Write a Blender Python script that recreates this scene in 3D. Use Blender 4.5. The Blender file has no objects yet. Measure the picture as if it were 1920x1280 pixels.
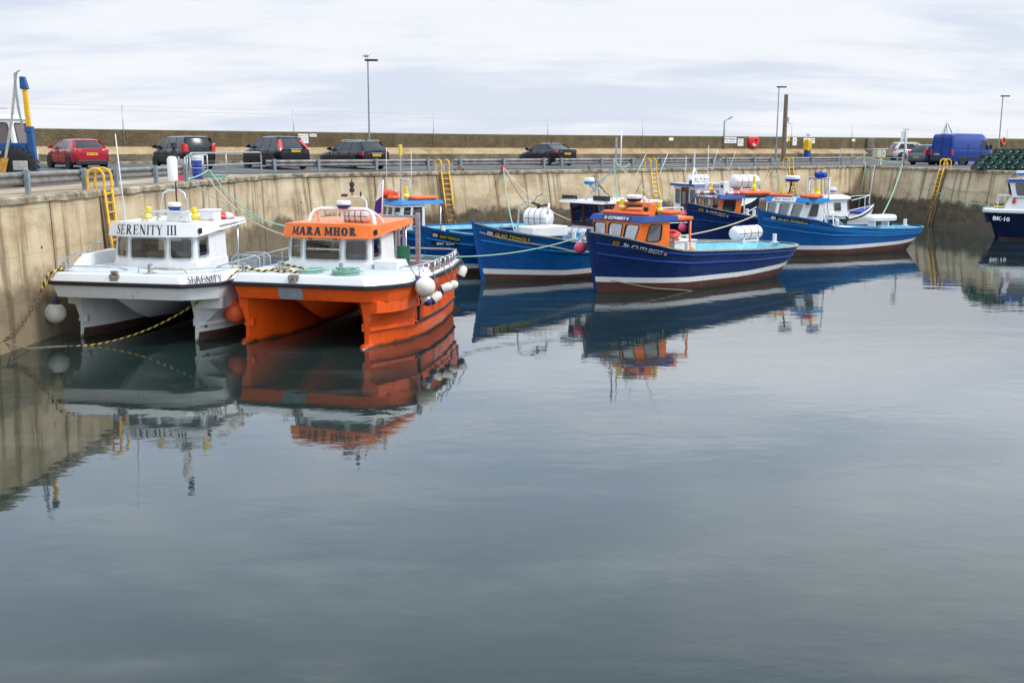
import bpy, bmesh, math, random
from mathutils import Vector, Matrix
from mathutils.geometry import tessellate_polygon
random.seed(7)
R = math.radians
PI = math.pi
C = bpy.context.scene.collection
V = Vector

# ------------------------------------------------------------------ materials
class NT:
    def __init__(s, nt):
        s.nt = nt
    def n(s, t, ins=None, **props):
        nd = s.nt.nodes.new(t)
        for k, v in props.items():
            setattr(nd, k, v)
        for k, v in (ins or {}).items():
            sock = nd.inputs[k]
            if isinstance(v, bpy.types.NodeSocket):
                s.nt.links.new(v, sock)
            else:
                sock.default_value = v
        return nd
    def math(s, op, a, b=0.0, c=None):
        ins = {0: a, 1: b}
        if c is not None:
            ins[2] = c
        return s.n('ShaderNodeMath', ins, operation=op).outputs[0]
    def mix(s, f, a, b):
        nd = s.n('ShaderNodeMix', {0: f, 6: a, 7: b}, data_type='RGBA')
        return nd.outputs[2]
    def ramp(s, f, stops):
        nd = s.n('ShaderNodeValToRGB', {0: f})
        el = nd.color_ramp.elements
        while len(el) < len(stops):
            el.new(0.5)
        for e, (p, c) in zip(el, stops):
            e.position = p
            e.color = c if len(c) == 4 else (*c, 1)
        return nd.outputs[0]
    def noise(s, vec, scale, detail=4, rough=0.55):
        return s.n('ShaderNodeTexNoise', {'Vector': vec, 'Scale': scale, 'Detail': detail, 'Roughness': rough}).outputs[0]
    def mapping(s, vec, scale=(1, 1, 1), loc=(0, 0, 0)):
        return s.n('ShaderNodeMapping', {'Vector': vec, 'Scale': scale, 'Location': loc}).outputs[0]
    def smooth(s, x, a, b):
        return s.n('ShaderNodeMapRange', {0: x, 1: a, 2: b, 3: 0.0, 4: 1.0}, interpolation_type='SMOOTHSTEP').outputs[0]

def rgb(c):
    return (*c, 1.0)

def newmat(name):
    m = bpy.data.materials.new(name)
    m.use_nodes = True
    nt = m.node_tree
    nt.nodes.clear()
    t = NT(nt)
    out = t.n('ShaderNodeOutputMaterial')
    return m, t, out

def dull(c, k):
    return tuple(x * k for x in c)

MAT = {}
def mat(name, col, rough=0.5, metal=0.0, var=0.25, scale=3.0, bump=0.0, bscale=40.0, spec=0.5, coat=0.0, dirt=None, dirtamt=0.0, streak=False, slime=False, planks=False):
    m, t, out = newmat(name)
    tc = t.n('ShaderNodeTexCoord').outputs['Object']
    n1 = t.noise(tc, scale, 5, 0.6)
    c = t.mix(t.smooth(n1, 0.3, 0.72), rgb(dull(col, 1 - var)), rgb(tuple(min(1, x * (1 + var * 0.5)) for x in col)))
    if dirt:
        v = t.mapping(tc, (6, 6, 0.6) if streak else (2.2, 2.2, 2.2))
        n2 = t.noise(v, 1.0 if streak else 1.6, 7, 0.68)
        c = t.mix(t.math('MULTIPLY', t.smooth(n2, 0.5, 0.75), dirtamt), c, rgb(dirt))
    if planks or slime:
        sp = t.n('ShaderNodeSeparateXYZ', {0: tc})
    if planks:
        q = t.math('SUBTRACT', sp.outputs[0], 7.0)
        sv = t.math('MULTIPLY', sp.outputs[2], t.math('SUBTRACT', 1.0, t.math('MULTIPLY', t.math('MULTIPLY', q, q), .0095)))
        fr_ = t.math('FRACT', t.math('DIVIDE', sv, .125))
        c = t.mix(t.math('MULTIPLY', t.math('LESS_THAN', fr_, .16), .4), c, rgb(dull(col, .35)))
        rb_ = t.noise(t.mapping(tc, (1.2, 1.2, 7)), 1.0, 5, .6)
        c = t.mix(t.math('MULTIPLY', t.smooth(rb_, .56, .7), .45), c, rgb(tuple(min(1, x * 1.5 + .02) for x in col)))
        ru = t.noise(t.mapping(tc, (5, 5, .5), (3, 3, 3)), 1.0, 5, .6)
        c = t.mix(t.math('MULTIPLY', t.smooth(ru, .66, .78), .55), c, (.16, .075, .03, 1))
    if slime:
        nz = t.noise(t.mapping(tc, (3, 3, 1.5), (9, 1, 4)), 1.0, 6, .65)
        k = t.math('SUBTRACT', 1.0, t.smooth(t.math('SUBTRACT', sp.outputs[2], t.math('MULTIPLY', t.math('SUBTRACT', nz, .4), .28)), .0, .09))
        c = t.mix(t.math('MULTIPLY', k, .8), c, (.035, .035, .016, 1))
        sc_ = t.noise(t.mapping(tc, (1.5, 1.5, 5), (2, 7, 1)), 1.0, 7, .7)
        c = t.mix(t.math('MULTIPLY', t.smooth(sc_, .6, .72), .35), c, rgb(dull(col, .45)))
        ru = t.noise(t.mapping(tc, (7, 7, .45), (5, 3, 8)), 1.0, 5, .6)
        c = t.mix(t.math('MULTIPLY', t.smooth(ru, .63, .76), .5), c, (.20, .10, .04, 1))
    r = t.math('ADD', t.math('MULTIPLY', n1, 0.2), rough - 0.1)
    ins = {'Base Color': c, 'Roughness': r, 'Metallic': metal, 'Specular IOR Level': spec, 'Coat Weight': coat}
    if bump:
        b = t.n('ShaderNodeBump', {'Height': t.noise(tc, bscale, 4), 'Strength': bump, 'Distance': 0.02})
        ins['Normal'] = b.outputs[0]
    p = t.n('ShaderNodeBsdfPrincipled', ins)
    t.nt.links.new(p.outputs[0], out.inputs[0])
    MAT[name] = m
    return m

def glassmat(name, tint, fac=0.12):
    m, t, out = newmat(name)
    fc = t.n('ShaderNodeLayerWeight', {'Blend': 0.5}).outputs['Facing']
    f = t.math('MINIMUM', t.math('ADD', t.math('MULTIPLY', t.math('POWER', fc, 4.0), .8), fac - .04), 1.0)
    tr = t.n('ShaderNodeBsdfTransparent', {'Color': rgb(tint)})
    gl = t.n('ShaderNodeBsdfGlossy', {'Color': (1, 1, 1, 1), 'Roughness': 0.03})
    mx = t.n('ShaderNodeMixShader', {0: f, 1: tr.outputs[0], 2: gl.outputs[0]})
    t.nt.links.new(mx.outputs[0], out.inputs[0])
    MAT[name] = m
    return m

mat('white_paint', (0.70, 0.70, 0.69), 0.35, var=0.05, scale=1.5, dirt=(0.42, 0.36, 0.27), dirtamt=0.28, streak=True)
mat('white_clean', (0.74, 0.74, 0.735), 0.3, var=0.04, coat=0.2, dirt=(0.5, 0.46, 0.4), dirtamt=0.12, streak=True)
mat('hull_white', (0.72, 0.73, 0.73), 0.32, slime=True, var=0.05, scale=1.2, coat=0.3, dirt=(0.5, 0.47, 0.38), dirtamt=0.35, streak=True)
mat('orange_hull', (0.84, 0.098, 0.004), 0.36, slime=True, var=0.12, scale=1.1, coat=0.25, dirt=(0.32, 0.07, 0.02), dirtamt=0.5, streak=True)
mat('orange_paint', (0.86, 0.17, 0.015), 0.4, var=0.1, scale=2, dirt=(0.5, 0.12, 0.03), dirtamt=0.3, streak=True)
mat('orange_float', (0.82, 0.13, 0.03), 0.6, var=0.18, scale=5)
mat('red_fabric', (0.72, 0.06, 0.02), 0.75, var=0.3, scale=6, bump=0.3, bscale=25)
mat('navy_paint', (0.005, 0.024, 0.115), 0.38, planks=True, var=0.25, scale=1.4, spec=.3, dirt=(0.03, 0.065, 0.10), dirtamt=0.5, streak=True)
mat('blue_paint', (0.004, 0.088, 0.30), 0.38, planks=True, var=0.18, scale=1.4, spec=.35, dirt=(0.02, 0.07, 0.19), dirtamt=0.5, streak=True)
mat('bright_blue', (0.006, 0.20, 0.52), 0.4, var=0.12, scale=2, spec=.35)
mat('dark_navy', (0.004, 0.010, 0.05), 0.3, var=0.15, spec=.35)
mat('roof_blue', (0.014, 0.062, 0.26), 0.45, var=0.12, spec=.3)
mat('light_blue', (0.20, 0.56, 0.68), 0.5, var=0.15, scale=2, dirt=(0.25, 0.32, 0.32), dirtamt=0.5)
mat('antifoul', (0.085, 0.026, 0.02), 0.7, slime=True, var=0.4, scale=2, dirt=(0.06, 0.045, 0.03), dirtamt=0.7, streak=True)
mat('gunwale_wood', (0.34, 0.31, 0.27), 0.7, var=0.35, scale=5, dirt=(0.2, 0.14, 0.08), dirtamt=0.5, bump=0.2)
mat('black_rubber', (0.013, 0.013, 0.017), 0.55, var=0.3)
mat('black_paint', (0.012, 0.012, 0.016), 0.4, var=0.2)
mat('letter_black', (0.015, 0.015, 0.03), 0.5, var=0.1)
mat('letter_white', (0.8, 0.8, 0.78), 0.5, var=0.05)
mat('emblem_gold', (0.42, 0.22, 0.02), 0.5, var=0.3, scale=20)
mat('letter_yellow', (0.75, 0.52, 0.05), 0.5, var=0.05)
mat('steel', (0.62, 0.63, 0.64), 0.28, metal=1.0, var=0.15)
mat('galvanised', (0.42, 0.45, 0.47), 0.5, metal=0.6, var=0.25, scale=6)
mat('rail_beam', (0.24, 0.225, 0.21), 0.55, metal=0.35, var=0.35, scale=2.5, dirt=(0.15, 0.1, 0.07), dirtamt=0.6)
mat('post_grey', (0.24, 0.29, 0.32), 0.55, metal=0.2, var=0.2, scale=8)
mat('rope_green', (0.26, 0.48, 0.39), 0.8, var=0.3, scale=20)
mat('rope_cream', (0.55, 0.5, 0.36), 0.85, var=0.25, scale=20)
mat('rope_brown', (0.24, 0.19, 0.13), 0.85, var=0.3, scale=20)
mat('yellow_paint', (0.83, 0.46, 0.015), 0.45, var=0.15, scale=4)
mat('yellow_light', (0.88, 0.66, 0.02), 0.4, var=0.08)
mat('life_red', (0.72, 0.03, 0.03), 0.45, var=0.12)
mat('pink_buoy', (0.86, 0.1, 0.18), 0.5, var=0.15, scale=4)
mat('fender_white', (0.74, 0.71, 0.62), 0.45, var=0.12, scale=4, dirt=(0.45, 0.36, 0.2), dirtamt=0.5)
mat('fender_purple', (0.05, 0.03, 0.16), 0.45, var=0.2)
mat('deck_pale', (0.50, 0.53, 0.56), 0.7, var=0.12, scale=5, dirt=(0.36, 0.33, 0.28), dirtamt=0.4)
mat('deck_grey', (0.30, 0.32, 0.34), 0.7, var=0.2, scale=4)
mat('wood_brown', (0.21, 0.15, 0.1), 0.8, var=0.35, scale=4, bump=0.3, dirt=(0.08, 0.055, 0.035), dirtamt=0.6, streak=True)
mat('rusty', (0.2, 0.11, 0.06), 0.8, var=0.5, scale=15)
mat('stain_steel', (0.33, 0.29, 0.24), 0.6, metal=.3, var=0.4, scale=9, dirt=(0.14, 0.08, 0.04), dirtamt=0.8)
mat('maroon', (0.085, 0.008, 0.012), 0.4, var=0.15)
mat('interior_grey', (0.16, 0.17, 0.17), 0.7, var=0.2)
mat('interior_dark', (0.025, 0.025, 0.028), 0.7, var=0.2)
mat('green_panel', (0.012, 0.16, 0.07), 0.45, var=0.2)
mat('barrel_blue', (0.015, 0.05, 0.32), 0.45, var=0.2)
mat('sign_white', (0.78, 0.78, 0.76), 0.5, var=0.08, scale=6)
mat('tyre', (0.017, 0.017, 0.018), 0.8, var=0.3, scale=10, bump=0.3)
mat('alloy', (0.5, 0.5, 0.5), 0.35, metal=0.8, var=0.15)
mat('plate_yellow', (0.82, 0.55, 0.02), 0.5, var=0.05)
mat('tail_red', (0.6, 0.012, 0.02), 0.2, var=0.2, coat=0.5)
mat('chrome', (0.7, 0.7, 0.7), 0.15, metal=1.0, var=0.05)
mat('car_glass', (0.012, 0.018, 0.019), 0.22, var=0.3, scale=2, spec=0.5)
mat('plastic_dark', (0.02, 0.02, 0.022), 0.6, var=0.2)
mat('hoist_blue', (0.006, 0.075, 0.25), 0.45, var=0.2, dirt=(0.05, 0.07, 0.1), dirtamt=0.4, streak=True)
mat('webbing_grey', (0.45, 0.43, 0.39), 0.85, var=0.25, scale=8)
mat('webbing_orange', (0.62, 0.3, 0.04), 0.8, var=0.3, scale=6)
mat('brown_tint', (0.1, 0.055, 0.05), 0.12, var=0.15, spec=0.8)
mat('pot_net', (0.012, 0.022, 0.018), 0.85, var=0.4, scale=8)
mat('pot_rope', (0.02, 0.20, 0.155), 0.85, var=0.3, scale=15)
mat('cloth_yellow', (0.7, 0.42, 0.02), 0.8, var=0.3, scale=5, bump=0.4, bscale=12)
mat('cloth_blue', (0.01, 0.05, 0.35), 0.8, var=0.3, scale=5, bump=0.4, bscale=12)
mat('flag_blue', (0.03, 0.02, 0.25), 0.8, var=0.15)
mat('gull_white', (0.7, 0.7, 0.7), 0.8, var=0.1)
mat('gull_grey', (0.3, 0.31, 0.33), 0.8, var=0.15)
mat('line_paint', (0.55, 0.54, 0.5), 0.8, var=0.35, scale=3)
glassmat('window_glass', (0.58, 0.62, 0.62), 0.12)
glassmat('window_pale', (0.62, 0.66, 0.67), 0.34)
glassmat('window_dark', (0.34, 0.37, 0.38), 0.16)

def rope_mat(name, a, b, freq):
    m, t, out = newmat(name)
    uv = t.n('ShaderNodeUVMap').outputs[0]
    sp = t.n('ShaderNodeSeparateXYZ', {0: uv})
    w = t.math('FRACT', t.math('ADD', t.math('MULTIPLY', sp.outputs[0], freq), sp.outputs[1]))
    c = t.mix(t.math('GREATER_THAN', w, 0.5), rgb(a), rgb(b))
    p = t.n('ShaderNodeBsdfPrincipled', {'Base Color': c, 'Roughness': 0.8})
    t.nt.links.new(p.outputs[0], out.inputs[0])
    MAT[name] = m
rope_mat('rope_yellow_black', (0.62, 0.45, 0.08), (0.03, 0.025, 0.02), 5.0)

# ------------------------------------------------------------------ mesh builder
class MB:
    def __init__(s):
        s.v = []; s.f = []; s.m = []; s.s = []; s.uv = {}
    def add(s, vs, fs, m=0, smooth=False, uvs=None):
        o = len(s.v)
        s.v += [tuple(x) for x in vs]
        for i, f in enumerate(fs):
            if uvs:
                s.uv[len(s.f)] = [uvs[k] for k in f]
            s.f.append([k + o for k in f]); s.m.append(m); s.s.append(smooth)
    def box(s, c, size, m=0, rz=0.0, T=None):
        hx, hy, hz = size[0] / 2, size[1] / 2, size[2] / 2
        cr, sr = math.cos(rz), math.sin(rz)
        vs = []
        for z in (-hz, hz):
            for x, y in ((-hx, -hy), (hx, -hy), (hx, hy), (-hx, hy)):
                p = V((c[0] + x * cr - y * sr, c[1] + x * sr + y * cr, c[2] + z))
                vs.append(T @ p if T else p)
        s.add(vs, [(3, 2, 1, 0), (4, 5, 6, 7), (0, 1, 5, 4), (1, 2, 6, 5), (2, 3, 7, 6), (3, 0, 4, 7)], m)
    def loft(s, rings, m=0, smooth=False, close=True, cap0=False, cap1=False, mats=None):
        n = len(rings[0]); vs = [p for r in rings for p in r]
        k = n if close else n - 1
        for i in range(len(rings) - 1):
            fs = []
            for j in range(k):
                a, b = i * n + j, i * n + (j + 1) % n
                fs.append((a, b, b + n, a + n))
            if mats:
                for j, f in enumerate(fs):
                    s.f.append(None); s.m.append(mats[j] if callable(mats) is False else mats(i, j)); s.s.append(smooth)
                    s.f[-1] = [q + len(s.v) for q in f]
            else:
                o = len(s.v)
                for f in fs:
                    s.f.append([q + o for q in f]); s.m.append(m); s.s.append(smooth)
        if cap0:
            s.f.append([len(s.v) + q for q in range(n)][::-1]); s.m.append(m); s.s.append(False)
        if cap1:
            s.f.append([len(s.v) + (len(rings) - 1) * n + q for q in range(n)]); s.m.append(m); s.s.append(False)
        s.v += [tuple(p) for p in vs]
    def prism(s, bot, top, m=0, mtop=None):
        n = len(bot)
        s.add(list(bot) + list(top), [(i, (i + 1) % n, (i + 1) % n + n, i + n) for i in range(n)] + [tuple(range(n))[::-1]], m)
        s.add(list(top), [tuple(range(n))], m if mtop is None else mtop)
    def tube(s, pts, r, m=0, n=8, closed=False, uv=False):
        pts = [V(p) for p in pts]
        P = [pts[0]]
        for p in pts[1:]:
            if (p - P[-1]).length > 1e-5:
                P.append(p)
        pts = P; k = len(pts); rings = []; up = None; d = 0.0; us = []
        for i, p in enumerate(pts):
            a = pts[(i - 1) % k] if (closed or i > 0) else p
            b = pts[(i + 1) % k] if (closed or i < k - 1) else p
            t = (b - a).normalized()
            if up is None:
                up = V((0, 0, 1)) if abs(t.z) < 0.9 else V((1, 0, 0))
            x = (up - t * up.dot(t)).normalized(); y = t.cross(x); up = x
            rr = r[i] if isinstance(r, (list, tuple)) else r
            rings.append([p + (x * math.cos(q) + y * math.sin(q)) * rr for q in [2 * PI * j / n for j in range(n)]])
            d += (pts[i] - pts[i - 1]).length if i else 0
            us.append(d)
        o = len(s.v); s.v += [tuple(p) for rg in rings for p in rg]
        for i in range(k if closed else k - 1):
            for j in range(n):
                a, b = i * n + j, i * n + (j + 1) % n
                c, e = ((i + 1) % k) * n + (j + 1) % n, ((i + 1) % k) * n + j
                if uv:
                    s.uv[len(s.f)] = [(us[i], j / n), (us[i], (j + 1) / n), (us[(i + 1) % k], (j + 1) / n), (us[(i + 1) % k], j / n)]
                s.f.append([o + a, o + b, o + c, o + e]); s.m.append(m); s.s.append(True)
        if not closed:
            s.f.append([o + j for j in range(n)][::-1]); s.m.append(m); s.s.append(False)
            s.f.append([o + (k - 1) * n + j for j in range(n)]); s.m.append(m); s.s.append(False)
    def lathe(s, prof, m=0, n=20, T=None, smooth=True, mats=None):
        T = T or Matrix.Identity(4)
        rings = [[T @ V((r * math.cos(2 * PI * j / n), r * math.sin(2 * PI * j / n), z)) for j in range(n)] for r, z in prof]
        for i in range(len(rings) - 1):
            s.loft(rings[i:i + 2], mats[i] if mats else m, smooth)
        if prof[0][0] > 1e-4: s.add(rings[0], [tuple(range(n))[::-1]], mats[0] if mats else m)
        if prof[-1][0] > 1e-4: s.add(rings[-1], [tuple(range(n))], mats[-1] if mats else m)
    def build(s, name, mats, parent=None, loc=(0, 0, 0), rz=0.0, bevel=0.0, label=None, merge=False):
        me = bpy.data.meshes.new(name)
        me.from_pydata(s.v, [], s.f)
        if isinstance(mats, str): mats = [mats]
        for k in mats: me.materials.append(MAT[k])
        me.polygons.foreach_set('material_index', s.m)
        me.polygons.foreach_set('use_smooth', s.s)
        if s.uv:
            ul = me.uv_layers.new(name='UVMap')
            for pi, uvs in s.uv.items():
                for li, q in zip(me.polygons[pi].loop_indices, uvs):
                    ul.data[li].uv = q
        if not s.uv or merge:
            bm = bmesh.new(); bm.from_mesh(me)
            bmesh.ops.remove_doubles(bm, verts=bm.verts, dist=1e-4)
            bmesh.ops.recalc_face_normals(bm, faces=bm.faces)
            for e in bm.edges:
                if len(e.link_faces) == 2 and e.calc_face_angle(0) > R(38): e.smooth = False
            bm.to_mesh(me); bm.free()
        me.update()
        o = bpy.data.objects.new(name, me); C.objects.link(o)
        o.parent = parent; o.location = loc; o.rotation_euler = (0, 0, rz)
        if bevel:
            b = o.modifiers.new('bevel', 'BEVEL'); b.width = bevel; b.segments = 2; b.limit_method = 'ANGLE'; b.angle_limit = R(35)
        if label: o['label'] = label
        return o

def tag(o, label, cat, group=None, kind=None):
    o['label'] = label; o['category'] = cat
    if group: o['group'] = group
    if kind: o['kind'] = kind
    return o
def struct(o):
    o['kind'] = 'structure'; return o
def thing(name, label, cat, loc=(0, 0, 0), rz=0.0, group=None):
    o = bpy.data.objects.new(name, None); C.objects.link(o)
    o.location = loc; o.rotation_euler = (0, 0, rz)
    return tag(o, label, cat, group)
def copy_tree(o, parent=None):
    c = o.copy(); C.objects.link(c)
    if parent: c.parent = parent
    for ch in list(o.children): copy_tree(ch, c)
    return c

def lerp(a, b, t): return a + (b - a) * t
def interp(pts, x):
    if x <= pts[0][0]: return pts[0][1]
    for (x0, y0), (x1, y1) in zip(pts, pts[1:]):
        if x <= x1: return lerp(y0, y1, (x - x0) / (x1 - x0))
    return pts[-1][1]
def arc(c, r, a0, a1, n, ax=(1, 0, 0), ay=(0, 0, 1)):
    ax, ay, c = V(ax), V(ay), V(c)
    return [c + ax * r * math.cos(lerp(a0, a1, i / n)) + ay * r * math.sin(lerp(a0, a1, i / n)) for i in range(n + 1)]
def rrect(u0, u1, v0, v1, ru, rv, n=4):
    P = []
    for cx, cy, a in ((u1 - ru, v0 + rv, -90), (u1 - ru, v1 - rv, 0), (u0 + ru, v1 - rv, 90), (u0 + ru, v0 + rv, 180)):
        for i in range(n + 1):
            q = R(a + 90 * i / n); P.append((cx + ru * math.cos(q), cy + rv * math.sin(q)))
    return P
def sag(a, b, drop, n=16):
    a, b = V(a), V(b)
    return [a.lerp(b, i / n) - V((0, 0, drop * 4 * (i / n) * (1 - i / n))) for i in range(n + 1)]

# ------------------------------------------------------------------ lettering
def ribbon(pts, ws):
    out = []
    for i in range(len(pts) - 1):
        a, b = V(pts[i]), V(pts[i + 1])
        def nrm(k):
            p = V(pts[max(k - 1, 0)]); q = V(pts[min(k + 1, len(pts) - 1)]); t = (q - p).normalized(); return V((-t.y, t.x))
        n0, n1 = nrm(i), nrm(i + 1)
        w0, w1 = ws[i] / 2, ws[i + 1] / 2
        out.append([a - n0 * w0, b - n1 * w1, b + n1 * w1, a + n0 * w0])
    return out
def glyph(ch, T, t, sf):
    """serif letters as polygons: T thick stroke, t thin stroke, sf serif half length; height 1"""
    q = []; st = t * 0.9
    def vert(x, w, y0=0, y1=1, lo=True, hi=True):
        q.append([(x - w / 2, y0), (x + w / 2, y0), (x + w / 2, y1), (x - w / 2, y1)])
        if lo: q.append([(x - w / 2 - sf, y0), (x + w / 2 + sf, y0), (x + w / 2 + sf, y0 + st), (x - w / 2 - sf, y0 + st)])
        if hi: q.append([(x - w / 2 - sf, y1 - st), (x + w / 2 + sf, y1 - st), (x + w / 2 + sf, y1), (x - w / 2 - sf, y1)])
    def hor(x0, x1, y, w): q.append([(x0, y - w / 2), (x1, y - w / 2), (x1, y + w / 2), (x0, y + w / 2)])
    def diag(x0, y0, x1, y1, w): q.append([(x0 - w / 2, y0), (x0 + w / 2, y0), (x1 + w / 2, y1), (x1 - w / 2, y1)])
    def foot(x, y, w): q.append([(x - w / 2 - sf, y), (x + w / 2 + sf, y), (x + w / 2 + sf, y + st), (x - w / 2 - sf, y + st)])
    def tick(x, y0, y1): q.append([(x - t * .6, y0), (x + t * .6, y0), (x + t * .6, y1), (x - t * .6, y1)])
    m = sf + T / 2
    if ch == 'I': vert(m, T); return q, 2 * m
    if ch == 'E':
        vert(m, T); hor(m, m + .5, 1 - t / 2, t); hor(m, m + .38, .52, t); hor(m, m + .54, t / 2, t)
        tick(m + .48, .78, 1); tick(m + .36, .4, .64); tick(m + .52, 0, .24); return q, m + .58
    if ch == 'T':
        vert(.38, T, hi=False); hor(0.02, .74, 1 - t / 2, t); tick(.05, .76, 1); tick(.71, .76, 1); return q, .76
    if ch == 'N':
        vert(.14, t, hi=False); vert(.72, t, lo=False); diag(.14, 1, .72, 0, T * 1.25); hor(.0, .2, 1 - st / 2, st); return q, .88
    if ch == 'H':
        vert(m, T); vert(m + .5, T); hor(m, m + .5, .52, t * 1.1); return q, 2 * m + .5
    if ch == 'Y':
        diag(.12, 1, .42, .45, T * 1.15); diag(.74, 1, .42, .45, t * 1.2); vert(.42, T, 0, .47, hi=False); foot(.12, 1 - st, T); foot(.74, 1 - st, t); return q, .86
    if ch == 'A':
        diag(.12, 0, .42, 1, t * 1.2); diag(.74, 0, .44, 1, T * 1.15); hor(.22, .6, .34, t); foot(.12, 0, t); foot(.74, 0, T); return q, .88
    if ch == 'M':
        vert(.14, t * 1.1, hi=False); vert(.9, T); diag(.18, 1, .5, .14, T * .85); diag(.84, 1, .54, .14, t * .9); hor(0, .24, 1 - st / 2, st); return q, 1.04
    if ch == 'R':
        vert(m, T); cx = m + .1
        P = [(m, 1 - t / 2), (cx, 1 - t / 2)] + [(cx + .27 * math.sin(a), .755 + (.245 - t / 2) * math.cos(a)) for a in [PI * i / 10 for i in range(1, 10)]] + [(cx, .51 + t / 2), (m, .51 + t / 2)]
        W = [t, t] + [lerp(t, T * 1.05, math.sin(PI * i / 10)) for i in range(1, 10)] + [t, t]
        q.extend(ribbon(P, W)); diag(cx + .08, .5, cx + .42, 0, T * 1.1); foot(cx + .44, 0, T * .6); return q, cx + .58
    if ch == 'O':
        k = 24
        P = [(.42 + (.42 - T / 2 + (T - t) / 2 * 0) * math.sin(2 * PI * i / k), .5 + (.5 - t / 2) * math.cos(2 * PI * i / k)) for i in range(k + 1)]
        q.extend(ribbon(P, [lerp(t, T * 1.1, abs(math.sin(2 * PI * i / k))) for i in range(k + 1)])); return q, .86
    if ch == 'S':
        P = [(.5, .78), (.46, .9), (.36, .965), (.26, .965), (.14, .9), (.1, .78), (.14, .66), (.26, .56), (.38, .47), (.49, .36), (.52, .23), (.47, .1), (.36, .035), (.24, .035), (.12, .09), (.07, .22)]
        W = [t * .8, t, t, t, T * .6, T * .85, T * .95, T * 1.05, T * 1.1, T * .95, T * .85, T * .6, t, t, t, t * .8]
        q.extend(ribbon(P, W)); tick(.5, .72, .96); tick(.07, .04, .3); return q, .6
    return q, .4
def serif_polys(text, height, width, T=.15, t=.05, sf=.07, gap=.09):
    polys = []; x = 0
    for ch in text:
        if ch == ' ': x += .4; continue
        g, w = glyph(ch, T, t, sf)
        for k, p in enumerate(g): polys.append([(x + V(c)[0], V(c)[1], k) for c in p])
        x += w + gap
    x -= gap; sx = width / x
    return [[(a * sx - width / 2, b * height - height / 2, k) for a, b, k in p] for p in polys]
FONTC = {}
def font_mesh(text, bold=0.0):
    key = (text, bold)
    if key not in FONTC:
        cu = bpy.data.curves.new('lettering', 'FONT'); cu.body = text; cu.size = 1; cu.resolution_u = 2; cu.offset = bold
        o = bpy.data.objects.new('lettering', cu); C.objects.link(o)
        dg = bpy.context.evaluated_depsgraph_get()
        me = bpy.data.meshes.new_from_object(o.evaluated_get(dg))
        vs = [v.co.copy() for v in me.vertices]; fs = [tuple(p.vertices) for p in me.polygons]
        bpy.data.objects.remove(o); bpy.data.curves.remove(cu); bpy.data.meshes.remove(me)
        x0 = min(v.x for v in vs); x1 = max(v.x for v in vs); y0 = min(v.y for v in vs); y1 = max(v.y for v in vs)
        FONTC[key] = ([((v.x - x0) / (x1 - x0) - .5, (v.y - y0) / (y1 - y0) - .5) for v in vs], fs, (x1 - x0) / (y1 - y0))
    return FONTC[key]
def put_font(mb, text, w, h, fn, m=0, bold=0.015):
    vs, fs, asp = font_mesh(text, bold)
    if h is None: h = w / asp
    if w is None: w = h * asp
    mb.add([fn(x * w, y * h) for x, y in vs], fs, m)
def put_serif(mb, text, w, h, fn, m=0, **kw):
    for p in serif_polys(text, h, w, **kw):
        mb.add([fn(a, b, k * 0.0004) for a, b, k in p], [tuple(range(len(p)))], m)
def plane_fn(o, ux, uy, off=0.0):
    o, ux, uy = V(o), V(ux).normalized(), V(uy).normalized(); n = ux.cross(uy)
    return lambda a, b, k=0.0: o + ux * a + uy * b + n * (off + k)

# ------------------------------------------------------------------ walls with windows
def wall_panel(mb, A, B, A2, B2, holes, m=0):
    """quad A-B bottom, A2-B2 top; holes as (u0,u1,v0,v1) in metres along / fraction up. returns mapping"""
    A, B, A2, B2 = V(A), V(B), V(A2), V(B2)
    L = (B - A).length; H = ((A2 + B2) / 2 - (A + B) / 2).length
    def fn(u, v): return A.lerp(B, u / L).lerp(A2.lerp(B2, u / L), v / H)
    outer = [V((0, 0, 0)), V((L, 0, 0)), V((L, H, 0)), V((0, H, 0))]
    loops = [outer]
    for (u0, u1, v0, v1, r) in holes:
        loops.append([V((a, b, 0)) for a, b in rrect(u0, u1, v0, v1, r, r)])
    flat = [p for l in loops for p in l]
    tris = tessellate_polygon(loops)
    mb.add([fn(p.x, p.y) for p in flat], [tuple(t) for t in tris], m)
    return fn, L, H

def window_obj(fn, hole, parent, frame, glass, fw=.045, proud=.03, name='window'):
    u0, u1, v0, v1, r = hole
    mb = MB()
    e = 1e-3
    n = (fn(u0 + e, v0) - fn(u0, v0)).cross(fn(u0, v0 + e) - fn(u0, v0)).normalized()
    inn = [fn(a, b) for a, b in rrect(u0, u1, v0, v1, r, r)]
    out = [fn(a, b) for a, b in rrect(u0 - fw, u1 + fw, v0 - fw, v1 + fw, r + fw, r + fw)]
    rings = [[p - n * .03 for p in inn], [p + n * proud for p in inn], [p + n * proud for p in out], [p + n * .001 for p in out]]
    for a, b in zip(rings, rings[1:]): mb.loft([a, b], 0, False)
    g = [p - n * .012 for p in inn]
    mb.add(g, [tuple(range(len(g)))], 1)
    return mb.build(name, [frame, glass], parent)

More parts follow.
